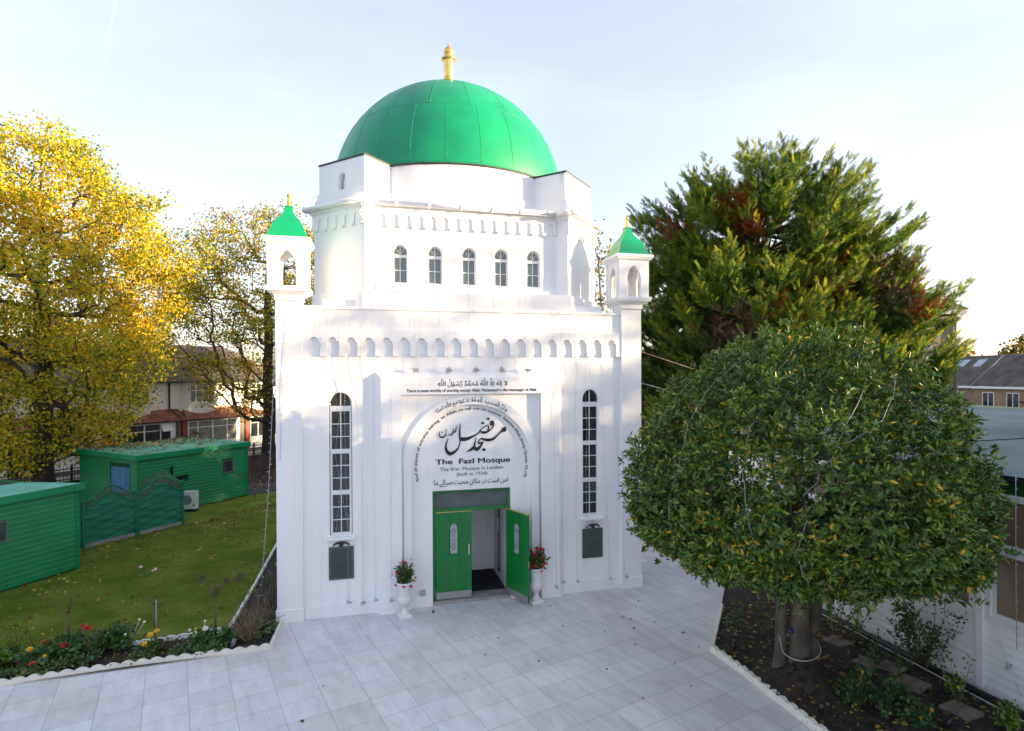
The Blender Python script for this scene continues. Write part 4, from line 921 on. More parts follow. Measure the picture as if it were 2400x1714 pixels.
def hut(corner, ang, L, D, zt, zback, label, wins, side_win=None, slot=None, left_side=True):
    """front wall runs along +u from the corner; depth to +v (frame turned by ang)."""
    t = empty('garden_hut', (*corner, 0), label, 'hut')
    F = (*corner, 0)
    b = MB(F, ang); b.box(.01, L - .01, .012, D, -.1, zt - .05); w = b.build('wall_core', HUTD, t)
    b = MB(F, ang); clad(b, L, .05, zt - .02, 0, holes=wins + ([slot] if slot else [])); b.box(-.03, .06, -.03, .05, .02, zt); b.box(L - .07, L + .03, -.035, .05, .02, zt); fw_ = b.build('front_wall', HUTG, t)
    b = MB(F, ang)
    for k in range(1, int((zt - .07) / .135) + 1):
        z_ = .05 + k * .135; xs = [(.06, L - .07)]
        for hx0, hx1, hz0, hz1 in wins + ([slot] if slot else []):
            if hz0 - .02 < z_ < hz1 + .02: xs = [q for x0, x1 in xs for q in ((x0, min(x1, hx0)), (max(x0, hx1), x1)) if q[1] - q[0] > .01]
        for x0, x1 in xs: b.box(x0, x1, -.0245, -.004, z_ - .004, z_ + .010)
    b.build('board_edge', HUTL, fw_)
    # left end wall
    if left_side:
        b = MB((corner[0], corner[1], 0), ang + pi / 2); clad(b, D, .05, zt - .02, .0, holes=[side_win] if side_win else [])
        b2 = MB((corner[0], corner[1], 0), ang + pi / 2)
        # frame turned a quarter: local y points to -u, so outside is +y
        b = MB((corner[0], corner[1], 0), ang - pi / 2 + pi); 
        n = int((zt - .07) / .135)
        for k in range(n + 1):
            a = .05 + k * .135; c = min(zt - .02, a + .127); xs = [(0, D)]
            if side_win and a < side_win[3] and c > side_win[2]: xs = [(0, side_win[0]), (side_win[1], D)]
            for x0, x1 in xs: b.hexa([(x0, .022, a), (x1, .022, a), (x1, -.01, a), (x0, -.01, a)], [(x0, .008, c), (x1, .008, c), (x1, -.01, c), (x0, -.01, c)])
        b.build('end_wall', HUTG, t)
    b = MB(F, ang)                                       # right end wall
    b.box(L - .01, L + .018, .05, D, .02, zt - .02); b.build('end_wall', HUTG, t)
    b = MB(F, ang); e = .10
    b.hexa([(-e, -e, zt - .01), (L + e, -e, zt - .01), (L + e, D + e, zback - .01), (-e, D + e, zback - .01)], [(-e, -e, zt + .05), (L + e, -e, zt + .05), (L + e, D + e, zback + .05), (-e, D + e, zback + .05)])
    rf = b.build('roof', HUTR, t)
    b = MB(F, ang); b.hexa([(-e - .02, -e - .03, zt - .13), (L + e + .02, -e - .03, zt - .13), (L + e + .02, -e, zt - .13), (-e - .02, -e, zt - .13)], [(-e - .02, -e - .03, zt + .055), (L + e + .02, -e - .03, zt + .055), (L + e + .02, -e, zt + .06), (-e - .02, -e, zt + .06)])
    b.hexa([(-e - .025, -e, zt - .13), (-e, -e, zt - .13), (-e, D + e, zback - .13), (-e - .025, D + e, zback - .13)], [(-e - .025, -e, zt + .055), (-e, -e, zt + .06), (-e, D + e, zback + .06), (-e - .025, D + e, zback + .055)])
    b.build('fascia', mat('hut_fascia_green', (.0, .24, .09), .4, .1, 1), t)
    for x0, x1, z0, z1 in wins:
        b = MB(F, ang); b.box(x0, x0 + .03, -.015, .03, z0, z1); b.box(x1 - .03, x1, -.015, .03, z0, z1); b.box(x0, x1, -.0155, .03, z1 - .03, z1); b.box(x0 - .02, x1 + .02, -.035, .03, z0 - .03, z0)
        wf = b.build('window', mat('window_edge', (.12, .14, .13), .5), t)
        b = MB(F, ang); b.box(x0 + .03, x1 - .03, -.004, .011, z0, z1 - .03); b.build('pane', GLASSD, wf)
    if slot:
        x0, x1, z0, z1 = slot; b = MB(F, ang); b.box(x0, x1, -.002, .011, z0, z1); b.build('vent_slot', LAMPB, t)
    if side_win:
        b = MB((corner[0], corner[1], 0), ang + pi / 2); x0, x1, z0, z1 = side_win; b.box(x0, x1, -.011, .004, z0, z1); wf = b.build('window', CURTB, t)
        b = MB((corner[0], corner[1], 0), ang + pi / 2); b.box(x0, x0 + .03, -.01, .02, z0, z1); b.box(x1 - .03, x1, -.01, .02, z0, z1); b.box(x0, x1, -.01, .021, z1 - .03, z1); b.build('frame', HUTD, wf)
    return t
a1 = radians(57.7); L1h = 8.0
c1 = (-10.241 - L1h * cos(a1), 5.227 - L1h * sin(a1))
hut(c1, a1, L1h, 4.2, 2.33, 2.15, 'green boarded hut cut by the left edge of the photo', [(L1h - 2.35, L1h - 1.72, 1.28, 1.77)], left_side=False)
a2 = radians(50.1); cc2 = (-10.743, 10.971)
hut(cc2, a2, 4.80, 3.75, 2.36, 2.42, 'green boarded hut with a small square window beyond the fence', [(3.54, 4.09, 1.21, 1.72)], side_win=(.42, 1.68, .9, 1.95), slot=(1.47, 2.02, 1.25, 1.40))
b = MB((*cc2, 0), a2); b.tube([(1.29, -.03, 1.40), (1.29, -.05, 1.42), (1.29, -.05, 1.74), (1.29, -.09, 1.82)], [.035, .045, .045, .06], 8); tag(b.build('outdoor_lamp', LAMPB, None, (cc2[0] + .8, cc2[1] + 1, 1.4)), 'slim black lamp fixed on the front of the far hut', 'lamp')
# air conditioner outside the far hut
acp = (-9.50, 11.90); t = empty('air_conditioner', (*acp, 0), 'white air conditioner unit at the foot of the far green hut', 'air conditioner')
b = MB((*acp, 0), radians(-4)); b.box(0, .50, -.0, .30, .10, .80); b.build('casing', mat('offwhite_metal', (.58, .58, .56), .45), t, bevel=.015)
b = MB((*acp, 0), radians(-4))
for k in range(9): b.tube([(.18 + .02 * k * 0 + .15 * cos(a) * (k + 1) / 9, -.008, .47 + .19 * sin(a) * (k + 1) / 9) for a in np.linspace(0, 2 * pi, 17)], .006, 4, caps=False)
b.build('fan_grille', mat('grey_grille', (.16, .17, .18), .5), t)
b = MB((*acp, 0), radians(-4)); b.box(.36, .46, -.004, 0, .68, .70); b.box(.37, .45, -.004, 0, .22, .30); b.build('badge', mat('dull_gold_badge', (.33, .28, .12), .5), t)
b = MB((*acp, 0), radians(-4)); b.box(.02, .48, .02, .28, -.02, .10); b.build('stand', LAMPB, t)
# fence panels with wavy lattice tops
fa = radians(49.4); fd = (cos(fa), sin(fa))
def fence_panel(org, ang, L, label, z_ends=(1.45, 1.45), peak=.26, lattice=.24, post=True, group='wavy topped fence panels'):
    t = empty('garden_fence', (*org, 0), label, 'fence', group)
    F = (*org, 0)
    def top(u): return z_ends[0] + (z_ends[1] - z_ends[0]) * u / L + peak * .5 * (1 - cos(2 * pi * min(1, max(0, u / L)))) 
    b = MB(F, ang); n = 9; z = .12
    k = 0
    while z < 1.75:
        h = .128; m = 18
        for i in range(m):
            u0, u1 = .06 + (L - .12) * i / m, .06 + (L - .12) * (i + 1) / m
            zt0, zt1 = top(u0) - lattice - .05, top(u1) - lattice - .05
            zz0 = min(z + h, zt0); zz1 = min(z + h, zt1)
            if zz0 <= z + .005 or zz1 <= z + .005: continue
            wv = .018 * sin(2 * pi * (u0 * 1.1) + pi * (k % 2)); wv1 = .018 * sin(2 * pi * (u1 * 1.1) + pi * (k % 2))
            b.hexa([(u0, -.02 - wv, z), (u1, -.02 - wv1, z), (u1, .015, z), (u0, .015, z)], [(u0, -.004 - wv * .5, zz0 - .004), (u1, -.004 - wv1 * .5, zz1 - .004), (u1, .016, zz1 - .004), (u0, .016, zz0 - .004)])
        z += h; k += 1
    b.build('slats', FENG, t)
    b = MB(F, ang); us = np.linspace(.05, L - .05, 25)
    b.tube([(u, -.005, top(u)) for u in us], .028, 6); b.tube([(u, -.005, top(u) - lattice) for u in us], .026, 6)
    for u in (L * .33, L * .66): b.box(u - .025, u + .025, .012, .04, .1, top(u) - lattice)
    b.build('rail', FENG, t)
    b = MB(F, ang)
    for sg in (-1, 1):
        u = -.3
        while u < L + .3:
            # slanting lath clipped to the lattice band
            P = []
            for s in np.linspace(0, 1, 9):
                zz = -.02 + s * (lattice + .04); uu = u + sg * zz * .9
                if .05 < uu < L - .05: P.append((uu, .006 * sg, top(uu) - lattice + zz - .02))
            if len(P) > 2: b.tube([P[0], P[-1]], .013, 4)
            u += .125
    b.build('lattice', LATT, t)
    if post:
        for u in (0, L):
            b = MB(F, ang); b.box(u - .045, u + .045, -.045, .045, -.05, z_ends[0 if u == 0 else 1] + .10); b.build('post', FENG, t, bevel=.004)
    b = MB(F, ang); b.box(.05, L - .05, -.03, .03, -.05, .115); b.build('gravel_board', CONC, t)
    return t
f0 = np.array([-11.03, 7.395])
pA = f0; pB = f0 + 1.66 * np.array(fd); pC = f0 + 3.27 * np.array(fd)
fence_panel(tuple(pA), fa, 1.60, 'green fence panel with wavy lattice top next to the near hut', (1.40, 1.44), .42)
fence_panel(tuple(pB), fa, 1.58, 'green fence panel with wavy lattice top nearest the air conditioner', (1.38, 1.50), .40)
fence_panel((pC[0] - .02, pC[1] + .08), fa + radians(118), 1.65, 'green fence panel turned towards the far hut wall', (1.52, 1.50), .42, post=False)
b = MB((*f0, 0), fa); b.box(-.45, -.06, -.02, .02, .1, 1.45); b.box(-.5, -.42, -.04, .04, 0, 1.5); tag(b.build('fence_infill', FENG, None, (*f0, 0)), 'narrow green fence piece filling the gap beside the near hut', 'fence')

# ------------------------------------------------------------------ iron railing on a low wall
t = empty('iron_railing', (*st(-6, 0), .6), 'black iron railing along the street behind the green huts', 'railing')
b = MB((*st(0, 0), 0), radians(47.5))
for z in (.98, 1.42): b.box(-40, 14, -.015, .015, z - .02, z + .02)
k = -40.0
while k < 14: b.tube([(k, 0, .88), (k, 0, 1.50), (k, 0, 1.58)], [.010, .010, .001], 5); k += .135
b.build('railing_bars', DARKP, t)
for k in range(-40, 15, 3):
    if -22 < k < 5: b = MB((*st(0, 0), 0), radians(47.5)); b.box(k - .035, k + .035, -.035, .035, .85, 1.60); b.build('post', DARKP, t)
b = MB((*st(0, 0), 0), radians(47.5)); b.box(-60, 40, -.10, .16, -.1, .84); b.box(-60, 40, -.13, .18, .84, .89); tag(b.build('retaining_wall', mat('dark_mossy_brick', (.06, .042, .034), .9, .3, 3, bump=.5, bscale=20), None, (*st(0, 0), 0)), 'low dark brick wall carrying the iron railing', 'wall')

# ------------------------------------------------------------------ street houses
HA = radians(47); HO = (-14.18, 25.77)
def pbox(b, u0, u1, v0, v1, z0, z1): b.box(u0, u1, v0, v1, z0, z1)
def win(parent, F, ang, u0, u1, z0, z1, v=-.03, cols=(1,), top=.3, m=WINGL, open_light=None):
    b = MB(F, ang); fw = .055
    b.box(u0, u0 + fw, v, v + .07, z0, z1); b.box(u1 - fw, u1, v, v + .07, z0, z1); b.box(u0 + fw, u1 - fw, v, v + .07, z0, z0 + fw); b.box(u0 + fw, u1 - fw, v, v + .07, z1 - fw, z1)
    zt = z1 - (z1 - z0) * top
    b.box(u0 + fw, u1 - fw, v + .001, v + .069, zt - .025, zt + .025)
    tot = sum(cols); x = u0
    for c in cols[:-1]: x += (u1 - u0) * c / tot; b.box(x - .035, x + .035, v + .0005, v + .0695, z0 + fw, z1 - fw)
    b.box(u0 - .04, u1 + .04, v - .05, v + .05, z0 - .06, z0 - .001)
    if open_light:
        a, c = open_light; b.hexa([(a, v - .30, zt - .05), (c, v - .30, zt - .05), (c, v - .27, zt - .05), (a, v - .27, zt - .05)], [(a, v - .03, z1 - .05), (c, v - .03, z1 - .05), (c, v - .0, z1 - .05), (a, v - .0, z1 - .05)])
    w = b.build('window', PLASTIC, parent)
    b = MB(F, ang); b.box(u0 + .02, u1 - .02, v + .03, v + .045, z0 + .02, z1 - .02); b.build('pane', m, w)
    return w
def street_house(i, u0, L, label, curtain, hip=False, chimney=True):
    F = (*HO, 0); o3 = (HO[0] + u0 * cos(HA), HO[1] + u0 * sin(HA), .6)
    t = empty('terraced_house', o3, label, 'house', 'white terraced houses across the street')
    G = (o3[0], o3[1], 0)
    b = MB(G, HA); b.box(.0, L, .0, 7.0, .3, 5.0); b.build('wall', HWALL, t)
    # shallow upper bow with windows, lower full width bay
    b = MB(G, HA); b.prism([(.75, .05), (1.05, -.42), (2.75, -.42), (3.05, .05)][::1], 3.0, 4.98); b.build('upper_bay', HWALL, t)
    win(t, G, HA, 1.08, 2.72, 3.72, 4.86, -.47, (1, 1, 1, 1), .32, curtain)
    b = MB(G, HA); b.box(.45, L - .02, -.80, .0, .3, 2.68); b.build('lower_bay', HWALL, t)
    win(t, G, HA, .72, L - .30, 1.22, 2.62, -.86, (1, 1.6, 1.6, 1.1), .30, curtain, (L - .95, L - .35) if i == 0 else None)
    b = MB(G, HA); b.box(.38, .68, -.84, -.80, .3, 2.7); b.box(-.02, .30, -.05, .01, .3, 2.72); b.build('red_pier', REDP, t)
    # red tiled skirt over the bay
    b = MB(G, HA)
    n = 14
    for k in range(n):
        x0, x1 = L * k / n, L * (k + 1) / n
        f = lambda x: 3.38 - (.34 * sin(pi * min(1, max(0, (x - .55) / 2.7))) if .55 < x < 3.25 else 0)
        b.hexa([(x0, -1.02, 2.70), (x1, -1.02, 2.70), (x1, .02, 2.70), (x0, .02, 2.70)], [(x0, -1.0, 2.76), (x1, -1.0, 2.76), (x1, -.02 - .44 * (1 if .75 < (x0 + x1) / 2 < 3.0 else 0), f(x1)), (x0, -.02 - .44 * (1 if .75 < (x0 + x1) / 2 < 3.0 else 0), f(x0))])
    b.build('tiled_skirt', TILER, t)
    b = MB(G, HA); b.box(-.0, L, -1.07, -1.0, 2.66, 2.73); b.box(0, L, -.36, -.28, 4.98, 5.05); b.tube([(.06, -.06, 5.0), (.06, -.05, 3.4), (.28, -.98, 2.75), (.3, -.9, 2.6), (.3, -.87, .4)], .05, 6); b.build('gutter', DARKP, t)
    b = MB(G, HA); e = .30
    hx = 2.6 if hip else 0
    b.hexa([(-.0, -e, 4.99), (L + (e if hip else 0), -e, 4.99), (L + (e if hip else 0), 7 + e, 4.99), (0, 7 + e, 4.99)], [(0, 3.45, 7.50), (L - hx, 3.45, 7.50), (L - hx, 3.55, 7.50), (0, 3.55, 7.50)])
    b.prism([(.6, -.05), (.9, -.72), (2.9, -.72), (3.2, -.05)], 4.99, 5.03); rf = b.build('roof', TILE, t)
    if chimney:
        b = MB(G, HA); b.box(-.65, .65, 3.0, 4.1, 6.8, 8.55); b.box(-.72, .72, 2.93, 4.17, 8.40, 8.62); b.box(-.70, .70, 2.95, 4.15, 6.9, 7.0)
        for k in range(3): b.lathe([(.12, 8.6), (.14, 8.7), (.11, 8.95), (.13, 9.0)], (-.4 + .4 * k, 3.55), 10)
        b.build('chimney', BRICKR, rf)
    return t
street_house(0, -4.05, 4.05, 'white terraced house with an opened top window light, left of the black downpipe', WINGL)
street_house(1, 0, 4.3, 'white terraced house with patterned curtains, right of the black downpipe', CURT, chimney=True)
street_house(2, 4.3, 4.3, 'white terraced house mostly hidden behind the tree next to the mosque', WINGL, hip=True, chimney=False)
street_house(3, -8.1, 4.05, 'white terraced house seen through the big yellow tree', WINGL)
street_house(4, -12.15, 4.05, 'white terraced house behind the trunk of the big yellow tree', WINGL, chimney=False)
street_house(5, -16.2, 4.05, 'brick fronted terraced house at the far left edge', WINGL)
# parked cars
def car(x, y, ang, z, c, label):
    t = empty('parked_car', (x, y, z), label, 'car', 'cars parked across the street')
    m = mat('car_paint', c, .25, .05, 1, coat=.6)
    F = (x, y, z)
    def sect(u, w, zb, zt): return [(u, -w, zb), (u, w, zb), (u, w * .93, zt), (u, -w * .93, zt)]
    st_b = [(-2.1, .72, .42, .70), (-2.0, .80, .25, .88), (-1.2, .86, .22, .93), (.9, .86, .22, .93), (1.7, .82, .24, .84), (2.1, .66, .36, .62)]
    b = MB(F, ang)
    for a, c_ in zip(st_b, st_b[1:]): b.hexa(sect(*a), sect(*c_))
    b.build('body', m, t, bevel=.03)
    b = MB(F, ang); lo = [(-1.75, -.72, .90), (1.15, -.72, .90), (1.15, .72, .90), (-1.75, .72, .90)]; hi = [(-1.35, -.56, 1.40), (.30, -.56, 1.42), (.30, .56, 1.42), (-1.35, .56, 1.40)]; b.hexa(lo, hi); b.build('windows', GLASSD, t)
    b = MB(F, ang); b.hexa([(-1.36, -.57, 1.39), (.32, -.57, 1.41), (.32, .57, 1.41), (-1.36, .57, 1.39)], [(-1.2, -.5, 1.45), (.2, -.5, 1.46), (.2, .5, 1.46), (-1.2, .5, 1.45)]); b.build('roof', m, t)
    for u in (-1.3, 1.3):
        for v in (-.80, .80):
            b = MB((x + u * cos(ang) - v * sin(ang), y + u * sin(ang) + v * cos(ang), z), ang); b.tube([(0, -.09, .31), (0, .09, .31)], .31, 18); b.build('wheel', LAMPB, t)
    for v in (-.55, .55):
        b = MB(F, ang); b.box(2.0, 2.09, v - .14, v + .14, .56, .68); b.build('headlight', GLASSL, t)
p = st(1.1, 7.9); car(p[0], p[1], radians(47.5), .52, (.12, .22, .38), 'pale blue parked car just above the far hut roof')
p = st(-4.4, 7.9); car(p[0], p[1], radians(47.5), .52, (.012, .014, .03), 'dark blue parked car partly hidden by the far hut roof')
b = MB((*st(3.0, 9.8), 0)); b.tube([(0, 0, .6), (0, 0, 2.5)], .04, 6); b.build  # pole built below
t = empty('road_sign', (*st(3.0, 1.0), .6), 'small red and white sign on a post beside the dark tree trunk', 'sign')
b = MB((*st(3.0, 1.0), 0), radians(14)); b.tube([(0, 0, .6), (0, 0, 2.75)], .035, 6); b.build('post', DARKP, t)
b = MB((*st(3.0, 1.0), 0), radians(0)); b.tube([(-.0, -.05, 2.5), (0, -.04, 2.5)], [.28, .28], 20); b.build('disc', mat('sign_red', (.45, .03, .03), .5), t)
b = MB((*st(3.0, 1.0), 0), radians(0)); b.tube([(-.0, -.055, 2.5), (0, -.05, 2.5)], [.20, .20], 20); b.build('disc_centre', PLASTIC, t)

# ------------------------------------------------------------------ annex on the right
t = AN = empty('annex', (7.6, -5, 0), 'long white clad annex with boarded windows and a flat felt roof', 'building')
XA = 7.6
b = MB(); b.box(XA + .03, 13.4, -16, 1.2, -.05, 3.7); b.build('core', HWALL, AN)
b = MB()
z = .16
while z < 1.30:
    b.hexa([(XA - .028, -16, z), (XA + .04, -16, z), (XA + .04, 1.2, z), (XA - .028, 1.2, z)], [(XA + .004, -16, z + .128), (XA + .04, -16, z + .128), (XA + .04, 1.2, z + .128), (XA + .004, 1.2, z + .128)]); z += .134
b.build('cladding', CLAD, AN)
b = MB(); b.box(XA - .045, XA + .04, -16, 1.2, 1.285, 1.36); b.box(XA - .035, XA + .04, -16, 1.2, 2.43, 2.52); b.box(XA - .035, XA + .04, -16, 1.2, 3.33, 3.39); b.build('sill', CLAD, AN, bevel=.006)
for k in range(-4, 4):
    y = -5.83 + 2.55 * k
    if y > 1.0 or y < -15.5: continue
    b = MB(); b.box(XA - .075, XA + .03, y - .06, y + .06, .08, 3.4); b.box(XA - .05, XA + .029, y - .17, y + .14, 1.36, 3.34); b.build('post', CLAD, AN, bevel=.006)
    for z0, z1 in ((1.36, 2.43), (2.52, 3.33)):
        y0, y1 = y - 2.55 + .14, y - .17
        if y0 < -16: continue
        b = MB(); b.box(XA - .03, XA + .02, y0, y0 + .06, z0, z1); b.box(XA - .03, XA + .02, y1 - .06, y1, z0, z1); b.box(XA - .0305, XA + .02, y0 + .06, y1 - .06, z0, z0 + .05); b.box(XA - .0305, XA + .02, y0 + .06, y1 - .06, z1 - .05, z1)
        w = b.build('window', CLAD, AN); b = MB(); b.box(XA - .004, XA + .012, y0 + .05, y1 - .05, z0 + .04, z1 - .04); b.build('pane', BOARD, w)
b = MB(); b.box(XA - .03, XA + .05, -16, 1.25, 3.39, 3.64); b.build('fascia', GREENF, AN)
b = MB(); b.box(XA - .14, XA + .0, -16, 1.3, 3.60, 3.70); b.build('gutter', DARKP, AN, bevel=.02)
b = MB(); n = 60
def roofz(x):
    pts = [(7.45, 3.72), (7.62, 3.80), (8.5, 3.86), (8.75, 4.04), (9.9, 4.10), (10.1, 4.25), (11.8, 4.30), (12.0, 4.40), (13.5, 4.44)]
    for (x0, z0), (x1, z1) in zip(pts, pts[1:]):
        if x <= x1: return z0 + (z1 - z0) * (x - x0) / (x1 - x0)
    return pts[-1][1]
xs = [7.45, 7.62, 8.5, 8.6, 8.75, 9.9, 10.0, 10.1, 11.8, 11.9, 12.0, 13.5]
b.grid(lambda u, v: (xs[int(round(u * (len(xs) - 1)))], -16 + 17.3 * v, roofz(xs[int(round(u * (len(xs) - 1)))]) + .012 * sin(3 * (17 * v) + xs[int(round(u * (len(xs) - 1)))])), len(xs) - 1, 40)
b.face([(13.5, -16, 4.43), (13.5, 1.3, 4.43), (13.5, 1.3, 3.0), (13.5, -16, 3.0)]); b.face([(x, 1.3, roofz(x)) for x in xs] + [(13.5, 1.3, 3.4), (7.45, 1.3, 3.4)])
b.build('roof', FELT, AN)
b = MB(); b.box(13.42, 13.56, -16, 1.3, 4.42, 4.475); b.build('roof_edge', mat('pale_green_trim', (.35, .42, .25), .6), AN)
for y in (-4.9, -7.4):
    b = MB(); b.tube([(7.5, y, 3.81), (8.5, y + .1, 3.875), (8.8, y + .05, 4.06), (9.9, y - .2, 4.115), (10.1, y - .2, 4.27), (12, y, 4.42)], .010, 4); b.build('felt_joint', DARKP, AN)
b = MB(); b.tube([(7.36, -13, .07), (7.38, -5.5, .06), (7.42, -1.2, .05)], .055, 8); tag(b.build('drain_pipe', PIPEB, None, (7.4, -5, 0)), 'black pipe lying along the foot of the annex wall', 'pipe')
b = MB(); b.tube([(7.20, -9, .06), (7.22, -6.2, .07), (7.18, -5.2, .10), (7.26, -4.0, .06), (7.3, -2.0, .06)], .014, 5); tag(b.build('ground_cable', WIRE, None, (7.2, -5, 0)), 'pale cable lying beside the black pipe', 'cable')
b = MB(); b.tube([(7.52, -6.12, 1.05), (7.50, -6.3, .7), (7.49, -6.5, .3)], .007, 4); tag(b.build('hanging_wire', WIRE, None, (7.52, -6.12, .3)), 'thin white wire hanging on the annex cladding', 'wire')
for i, (y, z) in enumerate(((-6.25, .62), (-6.75, .55), (-4.62, .62), (-3.75, .75))):
    b = MB(); clump(b, (7.545, y, z), .05, 20, 40 + i); tag(b.build('light_string', WIREB, None, (7.54, y, z)), 'small tangle of fairy lights stuck on the white annex cladding', 'fairy lights', 'light tangles on the annex')
b = MB(); Pz = [(7.44, -6.45, 3.75), (7.46, -6.44, 2.4), (7.47, -6.45, 1.0)]; b.tube(Pz, .006, 4); bulbs(b, Pz, .14, seed=77); tag(b.build('light_string', WIRE, None, Pz[-1]), 'string of fairy lights hanging from the annex gutter at the right edge', 'fairy lights')

# ------------------------------------------------------------------ houses behind on the right
def at(r, f, z=0): return (CAM.x + Rv.x * r + Fh.x * f, CAM.y + Rv.y * r + Fh.y * f, z)
# three storey block behind the conifers: right edge at r=31.0, f=40
o = at(30.95, 40); t = empty('brick_block', o, 'three storey grey brick block half hidden behind the conifers', 'building')
ba = atan2(Rv.y, Rv.x)
b = MB(o, ba); b.box(-12, 0, 0, 9, 0, 9.75); b.build('wall', BRICKB, t)
b = MB(o, ba); b.hexa([(-12.4, -.4, 9.8), (.55, -.4, 9.8), (.55, 9.4, 9.8), (-12.4, 9.4, 9.8)], [(-8, 4.4, 13.6), (-4.2, 4.4, 13.6), (-4.2, 4.6, 13.6), (-8, 4.6, 13.6)]); rf = b.build('roof', TILE, t)
b = MB(o, ba); b.box(-12.3, .45, -.32, -.05, 9.45, 9.8); b.box(.02, .45, -.32, 9.3, 9.451, 9.801); b.build('fascia', PLASTIC, t)
b = MB(o, ba); b.tube([(-.75, -.25, 9.7), (-.62, -.2, 9.35), (-.2, -.08, 9.0), (-.16, -.08, 8.7), (-.16, -.08, 0)], .065, 6); b.build('downpipe', mat('buff_pipe', (.33, .26, .18), .5), t)
for x in (-2.6, -5.6, -8.6):
    for z in (1.4, 4.3, 7.1):
        b = MB(o, ba); b.box(x - .75, x + .75, -.04, .02, z, z + 1.4); w = b.build('window', PLASTIC, t)
        b = MB(o, ba); b.box(x - .68, x - .04, -.06, -.03, z + .07, z + 1.33); b.box(x + .04, x + .68, -.06, -.03, z + .07, z + 1.33); b.build('pane', WINGL, w)
def terrace(i, r, f, label, sky_l=0):
    a = ba - radians(78)                                  # local +x runs towards the viewer along the row, +y away to the right
    o = at(r, f); t = empty('brick_house', o, label, 'house', 'stepped brick houses on the right')
    L, D, ze, zr = 5.6, 8.4, 4.05, 7.15
    # local frame: u from far end (0) to near end (L); v from the front wall (0) to the back (D)
    F = o
    b = MB(F, a); b.box(-L, 0, 0, D, 0, ze)
    b.hexa([(-.22, 0, ze), (0, 0, ze), (0, D, ze), (-.22, D, ze)], [(-.22, D / 2 - .01, zr), (0, D / 2 - .01, zr), (0, D / 2 + .01, zr), (-.22, D / 2 + .01, zr)])
    b.hexa([(-L, 0, ze), (-L + .2, 0, ze), (-L + .2, D, ze), (-L, D, ze)], [(-L, D / 2 - .01, zr), (-L + .2, D / 2 - .01, zr), (-L + .2, D / 2 + .01, zr), (-L, D / 2 + .01, zr)])
    b.build('wall', BRICKY, t)
    b = MB(F, a); e = .25
    b.hexa([(-L - .05, -e, ze - .1), (-.03, -e, ze - .1), (-.03, D + e, ze - .1), (-L - .05, D + e, ze - .1)], [(-L - .05, D / 2 - .05, zr + .12), (-.03, D / 2 - .05, zr + .12), (-.03, D / 2 + .05, zr + .12), (-L - .05, D / 2 + .05, zr + .12)])
    rf = b.build('roof', TILE, t)
    b = MB(F, a); dz = (zr + .22 - ze) / (D / 2 + e); 
    for k in range(14):
        v = -e + (D / 2 + e) * k / 14; b.box(-L - .04, -.04, v, v + .06, ze - .1 + dz * (v + e), ze - .055 + dz * (v + e))
    b.build('tile_course', TILE, rf)
    b = MB(F, a); b.box(-L, 0, -.34, -.22, ze - .28, ze - .05); b.build('fascia', PLASTIC, t)
    b = MB(F, a); b.hexa([(-.06, -e, ze - .1), (.07, -e, ze - .1), (.07, D / 2, zr + .1), (-.06, D / 2, zr + .1)], [(-.06, -e, ze + .02), (.07, -e, ze + .02), (.07, D / 2, zr + .22), (-.06, D / 2, zr + .22)]); b.box(-L, 0, D / 2 - .12, D / 2 + .12, zr + .10, zr + .21); b.build('ridge', mat('grey_ridge', (.22, .21, .22), .7), rf)
    for k, u in enumerate((-1.6, -4.0)):
        b = MB(F, a); b.box(u - .6, u + .6, -.05, .01, 1.9, 3.4); w = b.build('window', PLASTIC, t)
        b = MB(F, a); b.box(u - .52, u - .05, -.07, -.04, 1.98, 3.32); b.box(u + .05, u + .52, -.07, -.04, 1.98, 3.32); b.build('pane', WINGL, w)
    for u in ((-1.7, -3.3, -3.9) if sky_l else ()):
        v = 2.6; z = ze - .1 + dz * (v + e); w = .45 if u != -3.3 else .16
        b = MB(F, a); b.hexa([(u - w, v, z + .03), (u + w, v, z + .03), (u + w, v + 1.0, z + dz + .03), (u - w, v + 1.0, z + dz + .03)], [(u - w, v, z + .12), (u + w, v, z + .12), (u + w, v + 1.0, z + dz + .12), (u - w, v + 1.0, z + dz + .12)]); b.build('skylight', mat('skylight_glass', (.35, .4, .45), .15), rf)
    b = MB(F, a); b.hexa([(-3.2, -1.6, .0), (-1.0, -1.6, .0), (-1.0, 0, 0), (-3.2, 0, 0)], [(-3.2, -1.6, 1.35), (-1.0, -1.6, 1.35), (-1.0, 0, 1.75), (-3.2, 0, 1.75)]); b.build('porch', TILER, t)
    b = MB(F, a); b.lathe([(.30, 2.62), (.26, 2.56), (.12, 2.50), (.01, 2.48)], (-.55, -.45), 14); b.tube([(-.55, -.45, 2.5), (-.55, 0, 2.4)], .03, 5); b.build('satellite_dish', mat('dish_grey', (.10, .10, .11), .5), t)
terrace(0, 49.6, 62, 'stepped brick house with three skylights in its roof', 1)
terrace(1, 50.0, 55.5, 'stepped brick house at the right edge of the photo')
terrace(2, 51.2, 69, 'stepped brick house next to the tall block corner')
# ------------------------------------------------------------------ vegetation tools
def unit(v): return v / (np.linalg.norm(v, axis=-1, keepdims=True) + 1e-9)

